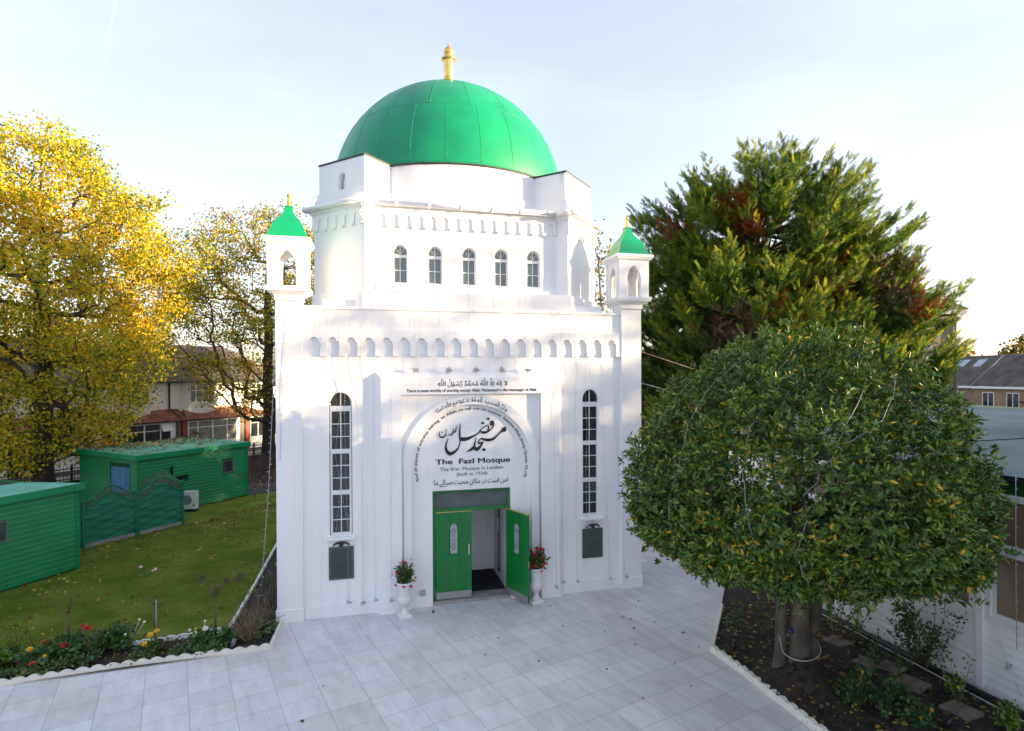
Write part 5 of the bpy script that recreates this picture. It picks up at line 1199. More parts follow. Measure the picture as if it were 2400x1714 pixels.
def leaf_cloud(name, P, A, N, L, Wd, m, parent=None, loc=None, fold=.25, shape='oval', tip=0.0):
    """leaves at P along axis A with normal N (all (n,3)); L, Wd arrays. Each leaf is its own island."""
    n = len(P); A = unit(A); S = unit(np.cross(N, A)); Nn = np.cross(A, S)
    L = np.broadcast_to(L, (n,))[:, None]; Wd = np.broadcast_to(Wd, (n,))[:, None]
    if shape == 'oval':                                  # 6 corners, folded on the midrib: two quads
        base = P; t = P + A * L - Nn * L * tip
        l1 = P + A * L * .35 + S * Wd * .5 + Nn * Wd * fold; l2 = P + A * L * .72 + S * Wd * .38 + Nn * Wd * fold * .8 - Nn * L * tip * .5
        r1 = P + A * L * .35 - S * Wd * .5 + Nn * Wd * fold; r2 = P + A * L * .72 - S * Wd * .38 + Nn * Wd * fold * .8 - Nn * L * tip * .5
        V = np.stack([base, l1, l2, t, r2, r1], 1).reshape(-1, 3)
        k = np.arange(n)[:, None] * 6
        F = np.concatenate([k + np.array([0, 3, 2, 1]), k + np.array([0, 5, 4, 3])])
    else:                                                # simple kite
        V = np.stack([P, P + A * L * .45 + S * Wd * .5, P + A * L, P + A * L * .45 - S * Wd * .5], 1).reshape(-1, 3)
        F = np.arange(n)[:, None] * 4 + np.array([0, 1, 2, 3])
    return link(name, np_mesh(name, V, F), m, parent, loc)

def rand_dirs(n): return unit(RNG.normal(size=(n, 3)))

def skeleton(att, trunk, step=.35, up=.25, wob=.06):
    """joins attractor points to a trunk, nearest first; returns nodes, parent index, end index of each attractor."""
    P = [np.array(p, float) for p in trunk]; par = [-1] + list(range(len(trunk) - 1)); ends = []
    att = np.array(att); tr = np.array(trunk)
    d0 = np.min(np.linalg.norm(att[:, None] - tr[None], axis=2), 1); order = np.argsort(d0)
    buf = np.zeros((len(att) * 12 + len(trunk) + 10, 3)); buf[:len(P)] = P; cnt = len(P)
    for i in order:
        a = att[i]; B = buf[:cnt]; d = a - B; dist = np.linalg.norm(d, axis=1)
        cost = dist + np.maximum(0, -d[:, 2]) * 1.6 + .25 * np.maximum(0, .35 * dist - d[:, 2])
        cost[:2] += 3
        j = int(np.argmin(cost)); L = dist[j]; n = max(1, int(L / step)); p0 = B[j].copy(); last = j
        for k in range(1, n + 1):
            t = k / n; p = p0 + (a - p0) * t; p[2] -= up * L * .5 * t * (1 - t) * 1.2
            if k < n: p += RNG.normal(size=3) * wob
            if cnt >= len(buf): break
            buf[cnt] = p; par.append(last); last = cnt; cnt += 1
        ends.append(last)
    return buf[:cnt].copy(), np.array(par), np.array(ends)

def limb_mesh(name, P, par, r, m, parent, sides=5, skip=None):
    idx = np.arange(1, len(P)); idx = idx[par[idx] >= 0]
    if skip is not None: idx = idx[r[idx] >= skip]
    A, Bp = P[par[idx]], P[idx]; ra, rb = r[par[idx]], r[idx]; ra = np.minimum(ra, rb * 1.7 + .004)
    d = unit(Bp - A); ref = np.where(np.abs(d[:, 2:3]) > .9, np.array([[1., 0, 0]]), np.array([[0, 0, 1.]])); u = unit(np.cross(d, ref)); w = np.cross(d, u)
    k = np.arange(sides) * 2 * pi / sides; ring = u[:, None] * np.cos(k)[None, :, None] + w[:, None] * np.sin(k)[None, :, None]
    V = np.concatenate([A[:, None] + ring * ra[:, None, None], (Bp + d * rb[:, None] * .3)[:, None] + ring * rb[:, None, None]], 1).reshape(-1, 3)
    o = np.arange(len(idx))[:, None, None] * 2 * sides; q = np.arange(sides); q2 = (q + 1) % sides
    F = (o + np.stack([q, q2, q2 + sides, q + sides], 1)[None]).reshape(-1, 4)
    return link(name, np_mesh(name, V, F, True), m, parent)

def pipe_radii(P, par, ends, r_tip, expo=.5):
    c = np.zeros(len(P)); np.add.at(c, ends, 1)
    for i in range(len(P) - 1, 0, -1):
        if par[i] >= 0: c[par[i]] += c[i]
    return r_tip * np.maximum(c, .6) ** expo

def deciduous(name, base, trunk, prof, natt, nleaf, lsize, lm, label, cat='tree', rt=.009, trunk_r=.35, hole=.0, sigma=.3, bark=None, squash=1.0, group=None, clip=None, twigs=0, lean=(0, 0), flare=1.5, expo=.5, inner=.55, step=.35):
    """prof: [(z, radius)] around the trunk axis."""
    t = empty(name, base, label, cat, group); base = np.array(base, float)
    zs = np.array([p[0] for p in prof]); rs = np.array([p[1] for p in prof])
    att = []
    wts = np.interp(np.linspace(zs[0], zs[-1], 200), zs, rs) ** 1.6; cz = np.cumsum(wts) / wts.sum()
    while len(att) < natt:
        z = np.interp(RNG.random(), cz, np.linspace(zs[0], zs[-1], 200)); R = np.interp(z, zs, rs); a = RNG.random() * 2 * pi
        lob = 1 + .20 * sin(3 * a + z * .9 + base[0]) + .14 * sin(7 * a - z * 1.7)
        rr = R * lob * (inner + (1 - inner) * RNG.random()) ** .8 if RNG.random() < .72 else R * RNG.random() ** .6
        p = base + np.array([rr * cos(a) * squash + lean[0] * z, rr * sin(a) + lean[1] * z, z])
        if clip and not clip(p): continue
        att.append(p)
    att = np.array(att)
    tr = [base + np.array(q, float) for q in trunk]
    P, par, ends = skeleton(att, tr, step)
    r = pipe_radii(P, par, ends, rt, expo); top = r[0]; k = trunk_r / top
    r = np.where(r > rt * 3, rt * 3 + (r - rt * 3) * (trunk_r - rt * 3) / (top - rt * 3), r)
    r[0] *= flare
    limb_mesh('trunk', P, par, r, bark or BARK, t, 7)
    if twigs:                                            # bare fine twigs standing out of the crown
        e = RNG.choice(len(att), twigs); p0 = att[e]; d = unit(unit(att[e] - (base + np.array([0, 0, zs[-1] * .45]))) * .7 + np.array([0, 0, .75]) + RNG.normal(size=(twigs, 3)) * .3)
        L = RNG.uniform(.3, .95, (twigs, 1)); V = []; F = []
        PP = np.concatenate([p0, p0 + d * L * .5 + RNG.normal(size=(twigs, 3)) * .03, p0 + d * L]); pr = np.concatenate([np.full(twigs, -1), np.arange(twigs), np.arange(twigs) + twigs])
        tw_ = limb_mesh('twigs', PP, pr, np.concatenate([np.full(twigs, .008), np.full(twigs, .006), np.full(twigs, .003)]), bark or BARK, t, 4); tag(tw_, kind='stuff')
    seg = np.nonzero((r < rt * 2.6) & (par >= 0))[0]
    per = RNG.choice(seg, nleaf); f = RNG.random((nleaf, 1))
    C = P[par[per]] * (1 - f) + P[per] * f + RNG.normal(size=(nleaf, 3)) * sigma * np.array([1, 1, .85])
    dens = RNG.random(nleaf) > hole
    C = C[dens]
    if clip: C = C[[clip(p) for p in C]] if len(C) < 60000 else C
    n = len(C); A = unit(rand_dirs(n) + np.array([0, 0, -.55])); N = unit(rand_dirs(n) + np.array([0, 0, .15]))
    s = lsize * RNG.uniform(.6, 1.25, n)
    leaf_cloud('crown', C, A, N, s, s * .8, lm, t)
    return t, att

# ------------------------------------------------------------------ leaf materials
LIME = leafmat('lime_leaves_autumn', [(0, (.13, .21, .02)), (.22, (.27, .33, .028)), (.45, (.54, .48, .035)), (.68, (.84, .64, .04)), (.88, (.90, .62, .035)), (1, (.70, .40, .03))], .55, .5, .25, .75, .30)
LIME2 = leafmat('lime_leaves_greener', [(0, (.11, .19, .016)), (.35, (.24, .28, .02)), (.6, (.46, .40, .022)), (.8, (.74, .48, .022)), (1, (.6, .28, .02))], .5, .5, .25, .6, .35)
SLIMM = leafmat('pale_yellow_leaves', [(0, (.07, .11, .02)), (.5, (.16, .18, .02)), (.8, (.40, .30, .02)), (1, (.48, .32, .02))], .4)
FARM = leafmat('far_autumn_leaves', [(0, (.07, .09, .012)), (.45, (.16, .14, .014)), (.75, (.34, .19, .015)), (1, (.44, .22, .02))], .35, clump=.7, cscale=.12)
FARO = leafmat('far_orange_leaves', [(0, (.13, .09, .014)), (.45, (.30, .15, .015)), (.8, (.44, .22, .02)), (1, (.5, .28, .03))], .35, clump=.6, cscale=.15)
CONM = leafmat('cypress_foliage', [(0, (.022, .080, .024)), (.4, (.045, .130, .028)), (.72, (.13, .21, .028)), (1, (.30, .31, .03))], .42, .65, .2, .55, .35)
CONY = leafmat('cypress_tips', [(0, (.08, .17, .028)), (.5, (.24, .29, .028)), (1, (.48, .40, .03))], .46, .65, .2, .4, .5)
CONR = leafmat('dead_cypress_foliage', [(0, (.10, .032, .018)), (.5, (.20, .055, .018)), (1, (.30, .10, .025))], .2, .8, .1, .3, .8)
CONG = leafmat('grey_dead_twigs', [(0, (.09, .06, .04)), (.6, (.16, .11, .075)), (1, (.22, .15, .09))], .1, .9, .1)
BAYM = leafmat('glossy_laurel_leaves', [(0, (.024, .072, .016)), (.3, (.050, .125, .020)), (.6, (.11, .20, .026)), (.90, (.24, .30, .034)), (.965, (.17, .22, .04)), (.975, (.60, .40, .03)), (1, (.62, .34, .03))], .18, .33, .42, .20, .9)
DAHL = leafmat('dahlia_leaves', [(0, (.028, .09, .024)), (.5, (.055, .14, .03)), (1, (.11, .20, .035))], .25, .45, .35, .3, 2)
BRIG = leafmat('bright_green_leaves', [(0, (.07, .17, .02)), (.6, (.12, .24, .03)), (1, (.18, .30, .04))], .3, .5)
GERA = leafmat('geranium_leaves', [(0, (.05, .11, .035)), (.55, (.09, .17, .05)), (.85, (.15, .20, .05)), (1, (.24, .16, .06))], .2, .6)
BROWNL = leafmat('withered_leaves', [(0, (.055, .04, .02)), (.6, (.10, .075, .03)), (1, (.16, .12, .04))], .15, .8)
ROSEL = leafmat('rose_leaves', [(0, (.020, .07, .022)), (.6, (.04, .11, .03)), (.9, (.08, .15, .03)), (1, (.38, .30, .03))], .25, .4, .4)
PALEL = leafmat('pale_yellow_green_leaves', [(0, (.12, .20, .03)), (.6, (.24, .28, .03)), (1, (.55, .42, .03))], .35, .5)
FALL = leafmat('fallen_leaves', [(0, (.12, .06, .025)), (.4, (.28, .15, .05)), (.75, (.42, .24, .06)), (1, (.52, .36, .12))], .1, .8, .15, .2)
FALLB = leafmat('fallen_laurel_leaves', [(0, (.05, .07, .02)), (.45, (.16, .15, .04)), (.8, (.34, .22, .04)), (1, (.42, .22, .05))], .1, .6, .2, .2)
GRASS = leafmat('grass_blades', [(0, (.08, .14, .014)), (.5, (.13, .20, .02)), (.9, (.20, .24, .035)), (1, (.32, .30, .09))], .3, .6, .2, .5, .9)
RED = mat('dahlia_red', (.50, .008, .012), .6, .2, 30); YEL = mat('dahlia_yellow', (.68, .42, .01), .6, .15, 30); WHT = mat('dahlia_white', (.74, .72, .62), .6, .06, 30)
CRIM = mat('crimson_petals', (.42, .012, .05), .6, .2, 40); MAG = mat('magenta_petals', (.55, .02, .18), .6, .2, 40); PINK = mat('pale_pink_petals', (.72, .42, .45), .6, .1, 30); ORNG = mat('orange_red_petals', (.6, .07, .015), .6, .2, 30)

# ------------------------------------------------------------------ left lime trees
def clip_mosque(p): return not (p[0] > -4.6 and p[1] < 8.2)
deciduous('lime_tree', (-15.1, 13.75, 0), [(0, 0, 0), (.02, .02, 1.2), (-.05, .05, 2.6), (.05, .08, 4.2), (.1, .0, 6.2), (.0, .1, 8.4), (.1, .1, 10.6), (0, .1, 12.6)],
          [(1.7, 1.5), (3, 2.7), (4.6, 3.3), (6.5, 4.4), (9, 5.1), (11, 4.8), (12.6, 3.9), (14.2, 2.6), (15.6, .9)], 1650, 84000, .118, LIME, 'large yellow leaved tree with a dark trunk on the left', trunk_r=.40, sigma=.27, twigs=330, flare=1.35, rt=.0065)
deciduous('lime_tree', (-8.08, 23.2, 0), [(0, 0, 0), (.0, .0, 1.5), (.08, .0, 3.2), (-.05, .0, 5.0), (.05, .0, 7.2), (0, 0, 9.4), (.05, 0, 11.6), (.1, 0, 13.6)],
          [(2.6, 1.6), (3.8, 2.8), (5.5, 4.2), (7.5, 5.9), (10.5, 6.2), (12.5, 5.0), (14.2, 3.2), (15.6, 1.0)], 1300, 36000, .125, LIME2, 'thinner yellow green tree with a bare leaning crown beside the mosque', trunk_r=.36, sigma=.30, twigs=520, flare=1.4, rt=.0075)
# slim tree just behind the right turret
deciduous('slim_tree', (6.0, 6.6, 0), [(0, 0, 0), (.0, 0, 2), (.05, 0, 4), (-.05, 0, 6), (0, 0, 8), (-.1, 0, 9.6)], [(3.5, .5), (5, .8), (7, .75), (9, .55), (10.3, .4), (11.4, .12)], 85, 1050, .12, SLIMM, 'slim sparse yellow green tree between the mosque and the conifers', trunk_r=.07, sigma=.16, rt=.006, bark=BARKG, twigs=16)
# far trees at the right edge
def far_tree(r, f, h, R, m, label, nl=2600, ls=.5, z0=2.0):
    o = at(r, f); deciduous('autumn_tree', o, [(0, 0, 0), (0, 0, h * .3), (0, 0, h * .6)], [(z0, R * .5), (h * .35, R), (h * .65, R * .95), (h * .85, R * .6), (h, R * .1)], 220, nl, ls, m, label, trunk_r=.3, sigma=.55, rt=.03, step=1.2, group='autumn trees on the right skyline')
far_tree(80.5, 90, 11.6, 4.4, FARM, 'rounded green and yellow tree top above the roofs at the right edge')
far_tree(74, 95, 9.4, 4.2, FARO, 'orange brown bushy tree top above the roofs, beside the tall block', 2400)
far_tree(77.5, 100, 8.6, 3.2, FARO, 'low orange bush top next to the corner of the tall block', 1800)
far_tree(88, 97, 9.6, 5, FARM, 'second tree top at the right edge behind the roofs', 1800)

# ------------------------------------------------------------------ conifers
def frond_template(nb=7):
    """flat feathery spray pointing along +x, length 1: kites (base, side, tip, side)."""
    V = []
    def kite(p, d, l, w):
        d = np.array(d) / np.linalg.norm(d); s = np.array([-d[1], d[0], 0]); V.append([p, p + d * l * .45 + s * w, p + d * l, p + d * l * .45 - s * w])
    kite(np.array([0, 0, 0.]), (1, 0, 0), 1.0, .024)
    for k in range(nb):
        t = .10 + .80 * k / nb; l = .30 * (1 - t) ** .7 + .10
        for sg in (-1, 1):
            p = np.array([t, 0, 0.]); kite(p, (1, sg * .62, .14 * (1 if k % 2 else -1)), l, .030)
            if k < 2: q = p + np.array([.8, sg * .6, .1]) * l * .45; kite(q, (1, sg * .15, .05), l * .55, .026)
    return np.array(V)                                    # (q,4,3)
FT = frond_template()
def fronds(name, P, D, N, S, m, parent, droop=.0):
    D = unit(D); Y = unit(np.cross(N, D)); Nn = np.cross(D, Y); T = FT.reshape(-1, 3)
    z = T[:, 2] - droop * T[:, 0] ** 2
    V = P[:, None] + S[:, None, None] * (T[None, :, :1] * D[:, None] + T[None, :, 1:2] * Y[:, None] + z[None, :, None] * Nn[:, None])
    n, q = len(P), len(FT); V = V.reshape(-1, 3); F = np.arange(n * q)[:, None] * 4 + np.array([0, 1, 2, 3])
    return link(name, np_mesh(name, V, F), m, parent)

def conifer(base, h, prof, nb, per, label, dead=(), leaders=(), size=.56, seed=1, zk=1.0):
    t = empty('cypress_tree', base, label, 'conifer', 'tall conifers behind the round tree'); base = np.array(base, float)
    prof = [(a * zk, c) for a, c in prof]; h *= zk; leaders = [(a, c, d * zk, e * zk, f) for a, c, d, e, f in leaders]
    zs = np.array([p[0] for p in prof]); rs = np.array([p[1] for p in prof])
    P, D, N, B, SS = [], [], [], [], []
    nodes = [base + np.array([0, 0, z]) for z in np.linspace(0, h * .9, 14)]; par = [-1] + list(range(13)); rad = list(np.linspace(.42, .06, 14))
    zl = np.linspace(zs[0], zs[-1], 100); cw = np.cumsum(np.interp(zl, zs, rs) + .4); zz = np.interp(RNG.random(nb), cw / cw[-1], zl)
    for z in zz:
        a = RNG.random() * 2 * pi; R = np.interp(z, zs, rs) * (1 + .20 * sin(3 * a + z * .8 + seed) + .15 * sin(5 * a - 1.3 * z)) * RNG.uniform(.66, 1.06)
        z0 = max(.8, z - R * RNG.uniform(.35, .75)); p0 = base + np.array([0, 0, min(z0, h * .88)]); p1 = base + np.array([R * cos(a), R * sin(a), z])
        k = len(nodes); j = int(np.clip(round(p0[2] / (h * .9) * 13), 0, 13))
        mid = p0 * .5 + p1 * .5 + np.array([0, 0, -.12 * R]); nodes += [mid, p1]; par += [j, k]; rad += [.05, .016]
        ax = unit(p1 - mid); side = unit(np.cross(ax, np.array([0, 0, 1.])))
        ns_ = max(3, int(per * (.45 + R / 5)))
        for q_ in range(ns_):                             # side branches, each a layered spray of fronds
            f = RNG.uniform(.40, 1.0) ** .7 if q_ else 1.0; o = (1 - f) ** 2 * p0 + 2 * f * (1 - f) * mid + f ** 2 * p1
            sd = unit(ax * RNG.uniform(.5, 1.0) + side * RNG.uniform(-1.0, 1.0) * (1.15 - .6 * f) + np.array([0, 0, RNG.uniform(-.05, .55)])); L = RNG.uniform(.7, 1.35)
            n = 14; g = np.linspace(.0, 1.0, n)[:, None]; pos = o + sd * L * g + RNG.normal(size=(n, 3)) * .05; s2 = unit(np.cross(sd, np.array([0, 0, 1.]))); alt = np.where(np.arange(n) % 2, 1., -1.)[:, None]
            P.append(pos); D.append(unit(sd * .9 + s2 * alt * (1.0 - .75 * g) + np.array([0, 0, .12]) + RNG.normal(size=(n, 3)) * .16)); N.append(unit(np.array([0, 0, .35]) + rand_dirs(n))); B.append(np.full(n, f) * (g[:, 0] * .4 + .6)); SS.append(size * RNG.uniform(.75, 1.2, n) * (1.1 - .35 * g[:, 0]))
    for (dx, dy, z0, z1, w) in leaders:                  # pointed leading shoots
        n = int(75 * (z1 - z0)); f = RNG.random(n) ** .8; a = RNG.random(n) * 2 * pi
        q = base + np.stack([dx + .05 * RNG.normal(size=n) + .2 * np.sin(f * 2), dy + .05 * RNG.normal(size=n), z0 + (z1 - z0) * f], 1); rr = w * (1 - f) + .10
        P.append(q); D.append(unit(np.stack([np.cos(a), np.sin(a), .75 + .6 * f], 1))); N.append(unit(rand_dirs(n) + np.array([0, 0, .6]))); B.append(np.full(n, .8)); SS.append(np.clip(rr * 1.25, .16, .6) * RNG.uniform(.8, 1.2, n))
        k = len(nodes); nodes += [base + np.array([dx * .3, dy * .3, z0 * .8]), base + np.array([dx, dy, z1 - .3])]; par += [9, k]; rad += [.05, .01]
    P, D, N, Bf, S = np.concatenate(P), np.concatenate(D), np.concatenate(N), np.concatenate(B), np.concatenate(SS)
    isdead = np.zeros(len(P), bool); isgrey = np.zeros(len(P), bool)
    for x, y, z, r, gr in dead:
        m = (np.linalg.norm(P - np.array([x, y, z]), axis=1) < r * RNG.uniform(.6, 1.15, len(P)))
        (isgrey if gr else isdead)[m] = True
    isdead &= ~isgrey
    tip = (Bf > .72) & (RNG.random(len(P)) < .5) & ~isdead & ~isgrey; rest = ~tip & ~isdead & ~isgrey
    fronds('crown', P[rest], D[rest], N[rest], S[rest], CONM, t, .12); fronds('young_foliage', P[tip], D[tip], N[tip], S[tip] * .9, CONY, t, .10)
    if isdead.any(): fronds('dead_foliage', P[isdead], D[isdead], N[isdead], S[isdead] * .85, CONR, t, .2)
    if isgrey.any():
        keep = isgrey & (RNG.random(len(P)) < .5); fronds('bare_twigs', P[keep], D[keep], N[keep], S[keep] * .9, CONG, t, .25)
    nodes = np.array(nodes); limb_mesh('trunk', nodes, np.array(par), np.array(rad), BARKR, t, 6)
    return t
CB = (15.3, 10.05, 0)
def rel(px_r, f, z): o = at(px_r, f); return (o[0], o[1], z)
conifer(CB, 15.4, [(1.2, 4.6), (4, 5.0), (7, 4.8), (9.5, 4.3), (11.5, 4.4), (13.6, 4.5), (15.0, 3.2), (15.7, 1.4)], 620, 5.5, 'tall dark green cypress lit yellow on its right side behind the mosque', seed=2, zk=.925,
        dead=[(*rel(6.9, 25.5, 12.2), 1.3, 0), (*rel(9.6, 24.6, 12.6), .9, 0), (*rel(10.1, 24.2, 11.3), .9, 0), (*rel(13.6, 24.6, 9.3), 1.2, 0), (*rel(11.2, 23.6, 7.9), 1.1, 0), (*rel(9.3, 23.6, 6.9), 1.5, 1), (*rel(8.6, 23.8, 7.2), 1.0, 1), (*rel(12.2, 24, 6.4), .9, 0)],
        leaders=[(-3.0, .8, 12.6, 16.3, .55), (-2.2, -.2, 13, 15.9, .5), (-.6, .2, 13.6, 15.8, .6), (.6, -.3, 13.8, 16.2, .5), (1.6, .5, 13.4, 15.9, .55), (2.6, .2, 13, 15.8, .6), (3.4, -.4, 12.4, 15.4, .6), (4.5, -.6, 12.2, 14.8, .7), (-4.4, .6, 10.6, 13.3, .5), (-5.3, .9, 9.4, 12.1, .5), (-1.5, .4, 13, 15.6, .5), (4.1, .6, 12.4, 15.0, .5)])
conifer((19.6, 8.3, 0), 10.6, [(1, 2.2), (3.5, 2.5), (6, 2.6), (8, 2.5), (9.2, 2.0), (10.2, 1.2), (10.8, .5)], 260, 6, 'lower cypress with a brown dead patch to the right of the tall one', seed=5,
        dead=[(*rel(15.6, 23.6, 9.2), 1.7, 1), (*rel(16.6, 23.4, 8.4), 1.1, 0), (*rel(18.6, 24.6, 10.3), 1.0, 0), (*rel(20.6, 23.5, 7.3), .9, 0), (*rel(19.4, 23.0, 7.0), .7, 0), (*rel(17.3, 22.8, 5.6), .8, 0)],
        leaders=[(.4, .2, 9.2, 11.6, .6), (1.3, -.3, 8.6, 10.7, .6), (2.0, -.6, 8, 10.0, .7), (-1.2, .2, 8.6, 10.6, .6)])
conifer((13.4, 14.5, 0), 11.5, [(1, 3.0), (4, 3.6), (7, 3.2), (9, 2.4), (10.8, 1.2), (11.6, .4)], 190, 6, 'dark cypress in shade just right of the mosque wall', seed=8, leaders=[(-1.2, 0, 9, 11.6, .5), (.3, 0, 9.8, 12.2, .5)])

# ------------------------------------------------------------------ round tree in the right bed
TB = np.array([4.82, -4.84, 0])
t = empty('round_tree', tuple(TB), 'round clipped glossy leaved tree with several grey stems by the annex', 'tree')
BC = np.array([4.72, -4.9, 2.95]); BA, BBk, BUP, BDN = 2.78, 2.35, 3.05, 1.1
ax1 = np.array([.886, -.46, 0]); ax2 = np.array([.46, .886, 0])
def shell(n, lo=.80, hi=1.0):
    out = []
    while sum(len(o) for o in out) < n:
        d = rand_dirs(4000); k = RNG.uniform(lo, hi, (4000, 1))
        a = np.arctan2(d[:, 1], d[:, 0]); lob = 1 + .035 * np.sin(4 * a + 5 * d[:, 2]) + .03 * np.sin(9 * a - 7 * d[:, 2]) + .02 * np.sin(17 * a + 11 * d[:, 2])
        zz = np.where(d[:, 2] > 0, d[:, 2] * BUP, d[:, 2] * BDN)
        p = BC + (ax1 * d[:, :1] * BA + ax2 * d[:, 1:2] * BBk) * k * lob[:, None]; p[:, 2] += zz * k[:, 0] * lob
        ok = p[:, 0] < 7.5
        th = np.sin(p[:, 0] * 4.1 + 1.3 * np.sin(p[:, 2] * 3.3)) * np.sin(p[:, 1] * 4.7 + p[:, 2] * 2.9) + .6 * np.sin(p[:, 0] * 9.3 - p[:, 2] * 8.1) * np.sin(p[:, 1] * 8.7)
        ok &= RNG.random(4000) < np.clip(.78 + .62 * th, .16, 1)
        out.append(np.concatenate([p[ok], d[ok]], 1))
    q = np.concatenate(out)[:n]; return q[:, :3], q[:, 3:]
# sprigs of 7 leaves round a twig end, densest at the surface
ns = 13500
C1, d1 = shell(int(ns * .80), .90, 1.02); C2, d2 = shell(int(ns * .20), .62, .90); C = np.concatenate([C1, C2]); dd = np.concatenate([d1, d2]); ns = len(C)
# droop: hanging sprigs below the rim
hp = RNG.random(ns) < .03; C[hp & (dd[:, 2] < -.1), 2] -= RNG.uniform(.0, .35, (hp & (dd[:, 2] < -.1)).sum())
out = unit(np.stack([dd[:, 0] * ax1[0] + dd[:, 1] * ax2[0], dd[:, 0] * ax1[1] + dd[:, 1] * ax2[1], dd[:, 2]], 1))
tw = unit(out + np.array([0, 0, .35]) + RNG.normal(size=(ns, 3)) * .45)
m = 8; Pl = np.repeat(C, m, 0); twl = np.repeat(tw, m, 0); n = len(Pl)
rd = unit(np.cross(twl, rand_dirs(n))); spread = RNG.uniform(.35, 1.3, (n, 1)); A = unit(twl * (1.0 - .35 * spread) + rd * spread); Pl = Pl + twl * RNG.uniform(-.10, .05, (n, 1)) + RNG.normal(size=(n, 3)) * .012
Nn = unit(twl + RNG.normal(size=(n, 3)) * .35)
L = RNG.uniform(.070, .128, n); leaf_cloud('crown', Pl, A, Nn, L, L * RNG.uniform(.30, .40, n), BAYM, t, fold=.12, tip=.12)
# stems and inner branches
stems = [([(-.02, -.05, .0), (0, -.03, .5), (.03, 0, 1.1), (.12, .05, 1.9), (.25, .1, 2.7)], .175), ([(-.28, .12, .05), (-.27, .12, .7), (-.25, .15, 1.5), (-.4, .2, 2.5)], .095), ([(.28, .08, .0), (.36, .08, .7), (.52, .12, 1.4), (.80, .2, 2.4)], .125)]
tr = MB()
for P_, r_ in stems:
    Q = [TB + np.array(p) + np.array([0, 0, .15]) for p in P_]; k = len(Q); Qs = []; rs_ = []
    for i in range(k - 1):
        for f in np.linspace(0, 1, 6)[:-1]:
            Qs.append(cr(Q[max(i - 1, 0)], Q[i], Q[i + 1], Q[min(i + 2, k - 1)], f)); s_ = (i + f) / (k - 1); rs_.append(r_ * (1.0 - .32 * s_ + .55 * max(0, .22 - s_) / .22 + .035 * sin(9 * s_ + r_ * 40)))
    tr.tube(Qs, rs_, 16)
tr.build('trunk', BARKG, t)
att = C[RNG.choice(ns, 620)] * .94 + BC * .06
Pn, par, ends = skeleton(att, [TB + np.array(p) for p in ((0, 0, .4), (.05, 0, 1.4), (.15, .05, 2.1), (.2, .1, 2.7))], .35)
r = pipe_radii(Pn, par, ends, .0055, .48); r[:2] = .05; limb_mesh('branches', Pn, par, np.minimum(r, .12), BARKG, t, 5)
b = MB(); b.tube([(TB[0] + .02 + .34 * cos(a), TB[1] - .02 + .27 * sin(a), .62 + .10 * sin(a + .5)) for a in np.linspace(0, 2 * pi, 25)], .010, 5); b.tube([(TB[0] - .32, TB[1], .6), (TB[0] - .34, TB[1] + .1, .9)], .009, 4)
tag(b.build('cable_loop', WIRE, None, (TB[0], TB[1], .6)), 'pale cable looped round the base of the round tree trunk', 'cable')
b = MB(); b.tube([(TB[0] - .27, TB[1] - .08, .95), (TB[0] - .20, TB[1] - .11, .98)], .035, 8); tag(b.build('garden_light', mat('blue_light', (.01, .02, .16), .4), None, (TB[0] - .24, TB[1] - .1, .95)), 'small blue light fixed on the round tree stem', 'garden light')
# light strings draped over the round tree
def on_crown(az, el):
    d = np.array([cos(el) * cos(az), cos(el) * sin(az), sin(el)]); z = d[2] * (BUP if d[2] > 0 else BDN); return tuple(BC + (ax1 * d[0] * BA + ax2 * d[1] * BBk) * .985 + np.array([0, 0, z * .985]))
for i, (pts, lab) in enumerate(((((-1.75, 1.25), (-1.95, .9), (-2.05, .4), (-1.95, .0), (-2.15, -.45)), 'string of lights down the left front of the round tree crown'), (((-1.0, 1.1), (-1.45, .62), (-1.72, .25), (-1.75, -.1), (-1.70, -.6)), 'string of lights down the middle of the round tree crown'), (((-2.4, 1.1), (-2.5, .7), (-2.45, .3), (-2.5, -.2)), 'string of lights down the left shoulder of the round tree crown'), (((-.9, .9), (-1.25, .62), (-1.5, .5), (-1.6, .38)), 'string of lights across the upper right of the round tree crown'), (((-2.9, .95), (-2.95, .5), (-2.85, .05), (-2.9, -.4)), 'string of lights at the far left edge of the round tree crown'))):
    P = []
    for (a0, e0), (a1, e1) in zip(pts, pts[1:]):
        for f in np.linspace(0, 1, 7)[:-1]: P.append(on_crown(a0 + (a1 - a0) * f + RNG.normal() * .012, e0 + (e1 - e0) * f))
    P.append(on_crown(*pts[-1])); b = MB(); b.tube(P, .0035, 4); bulbs(b, P, .16, .006, .03, 60 + i)
    tag(b.build('light_string', WIRE, None, P[-1]), lab, 'fairy lights', 'light strings over the round tree')
# ------------------------------------------------------------------ small plants
def bloom(b, c, r, n=14, up=(0, 0, 1), layers=3, seed=0):
    """round flower head made of petals"""
    rnd = random.Random(seed); U = Vector(up).normalized(); X = U.orthogonal().normalized(); Y = U.cross(X); c = Vector(c)
    for l in range(layers):
        tilt = .15 + .55 * l / max(1, layers - 1); rr = r * (1 - .22 * l)
        for k in range(n):
            a = 2 * pi * (k + .5 * l) / n + rnd.uniform(-.1, .1); d = X * cos(a) + Y * sin(a); s = X * -sin(a) + Y * cos(a); w = rr * 2.3 / n * 1.2
            o = c + U * (r * .12 * l); tip_ = o + d * rr * cos(tilt) + U * rr * sin(tilt)
            mid = o + d * rr * .55 * cos(tilt * .6) + U * rr * .55 * sin(tilt * .6)
            b.face([o, mid + s * w, tip_, mid - s * w])

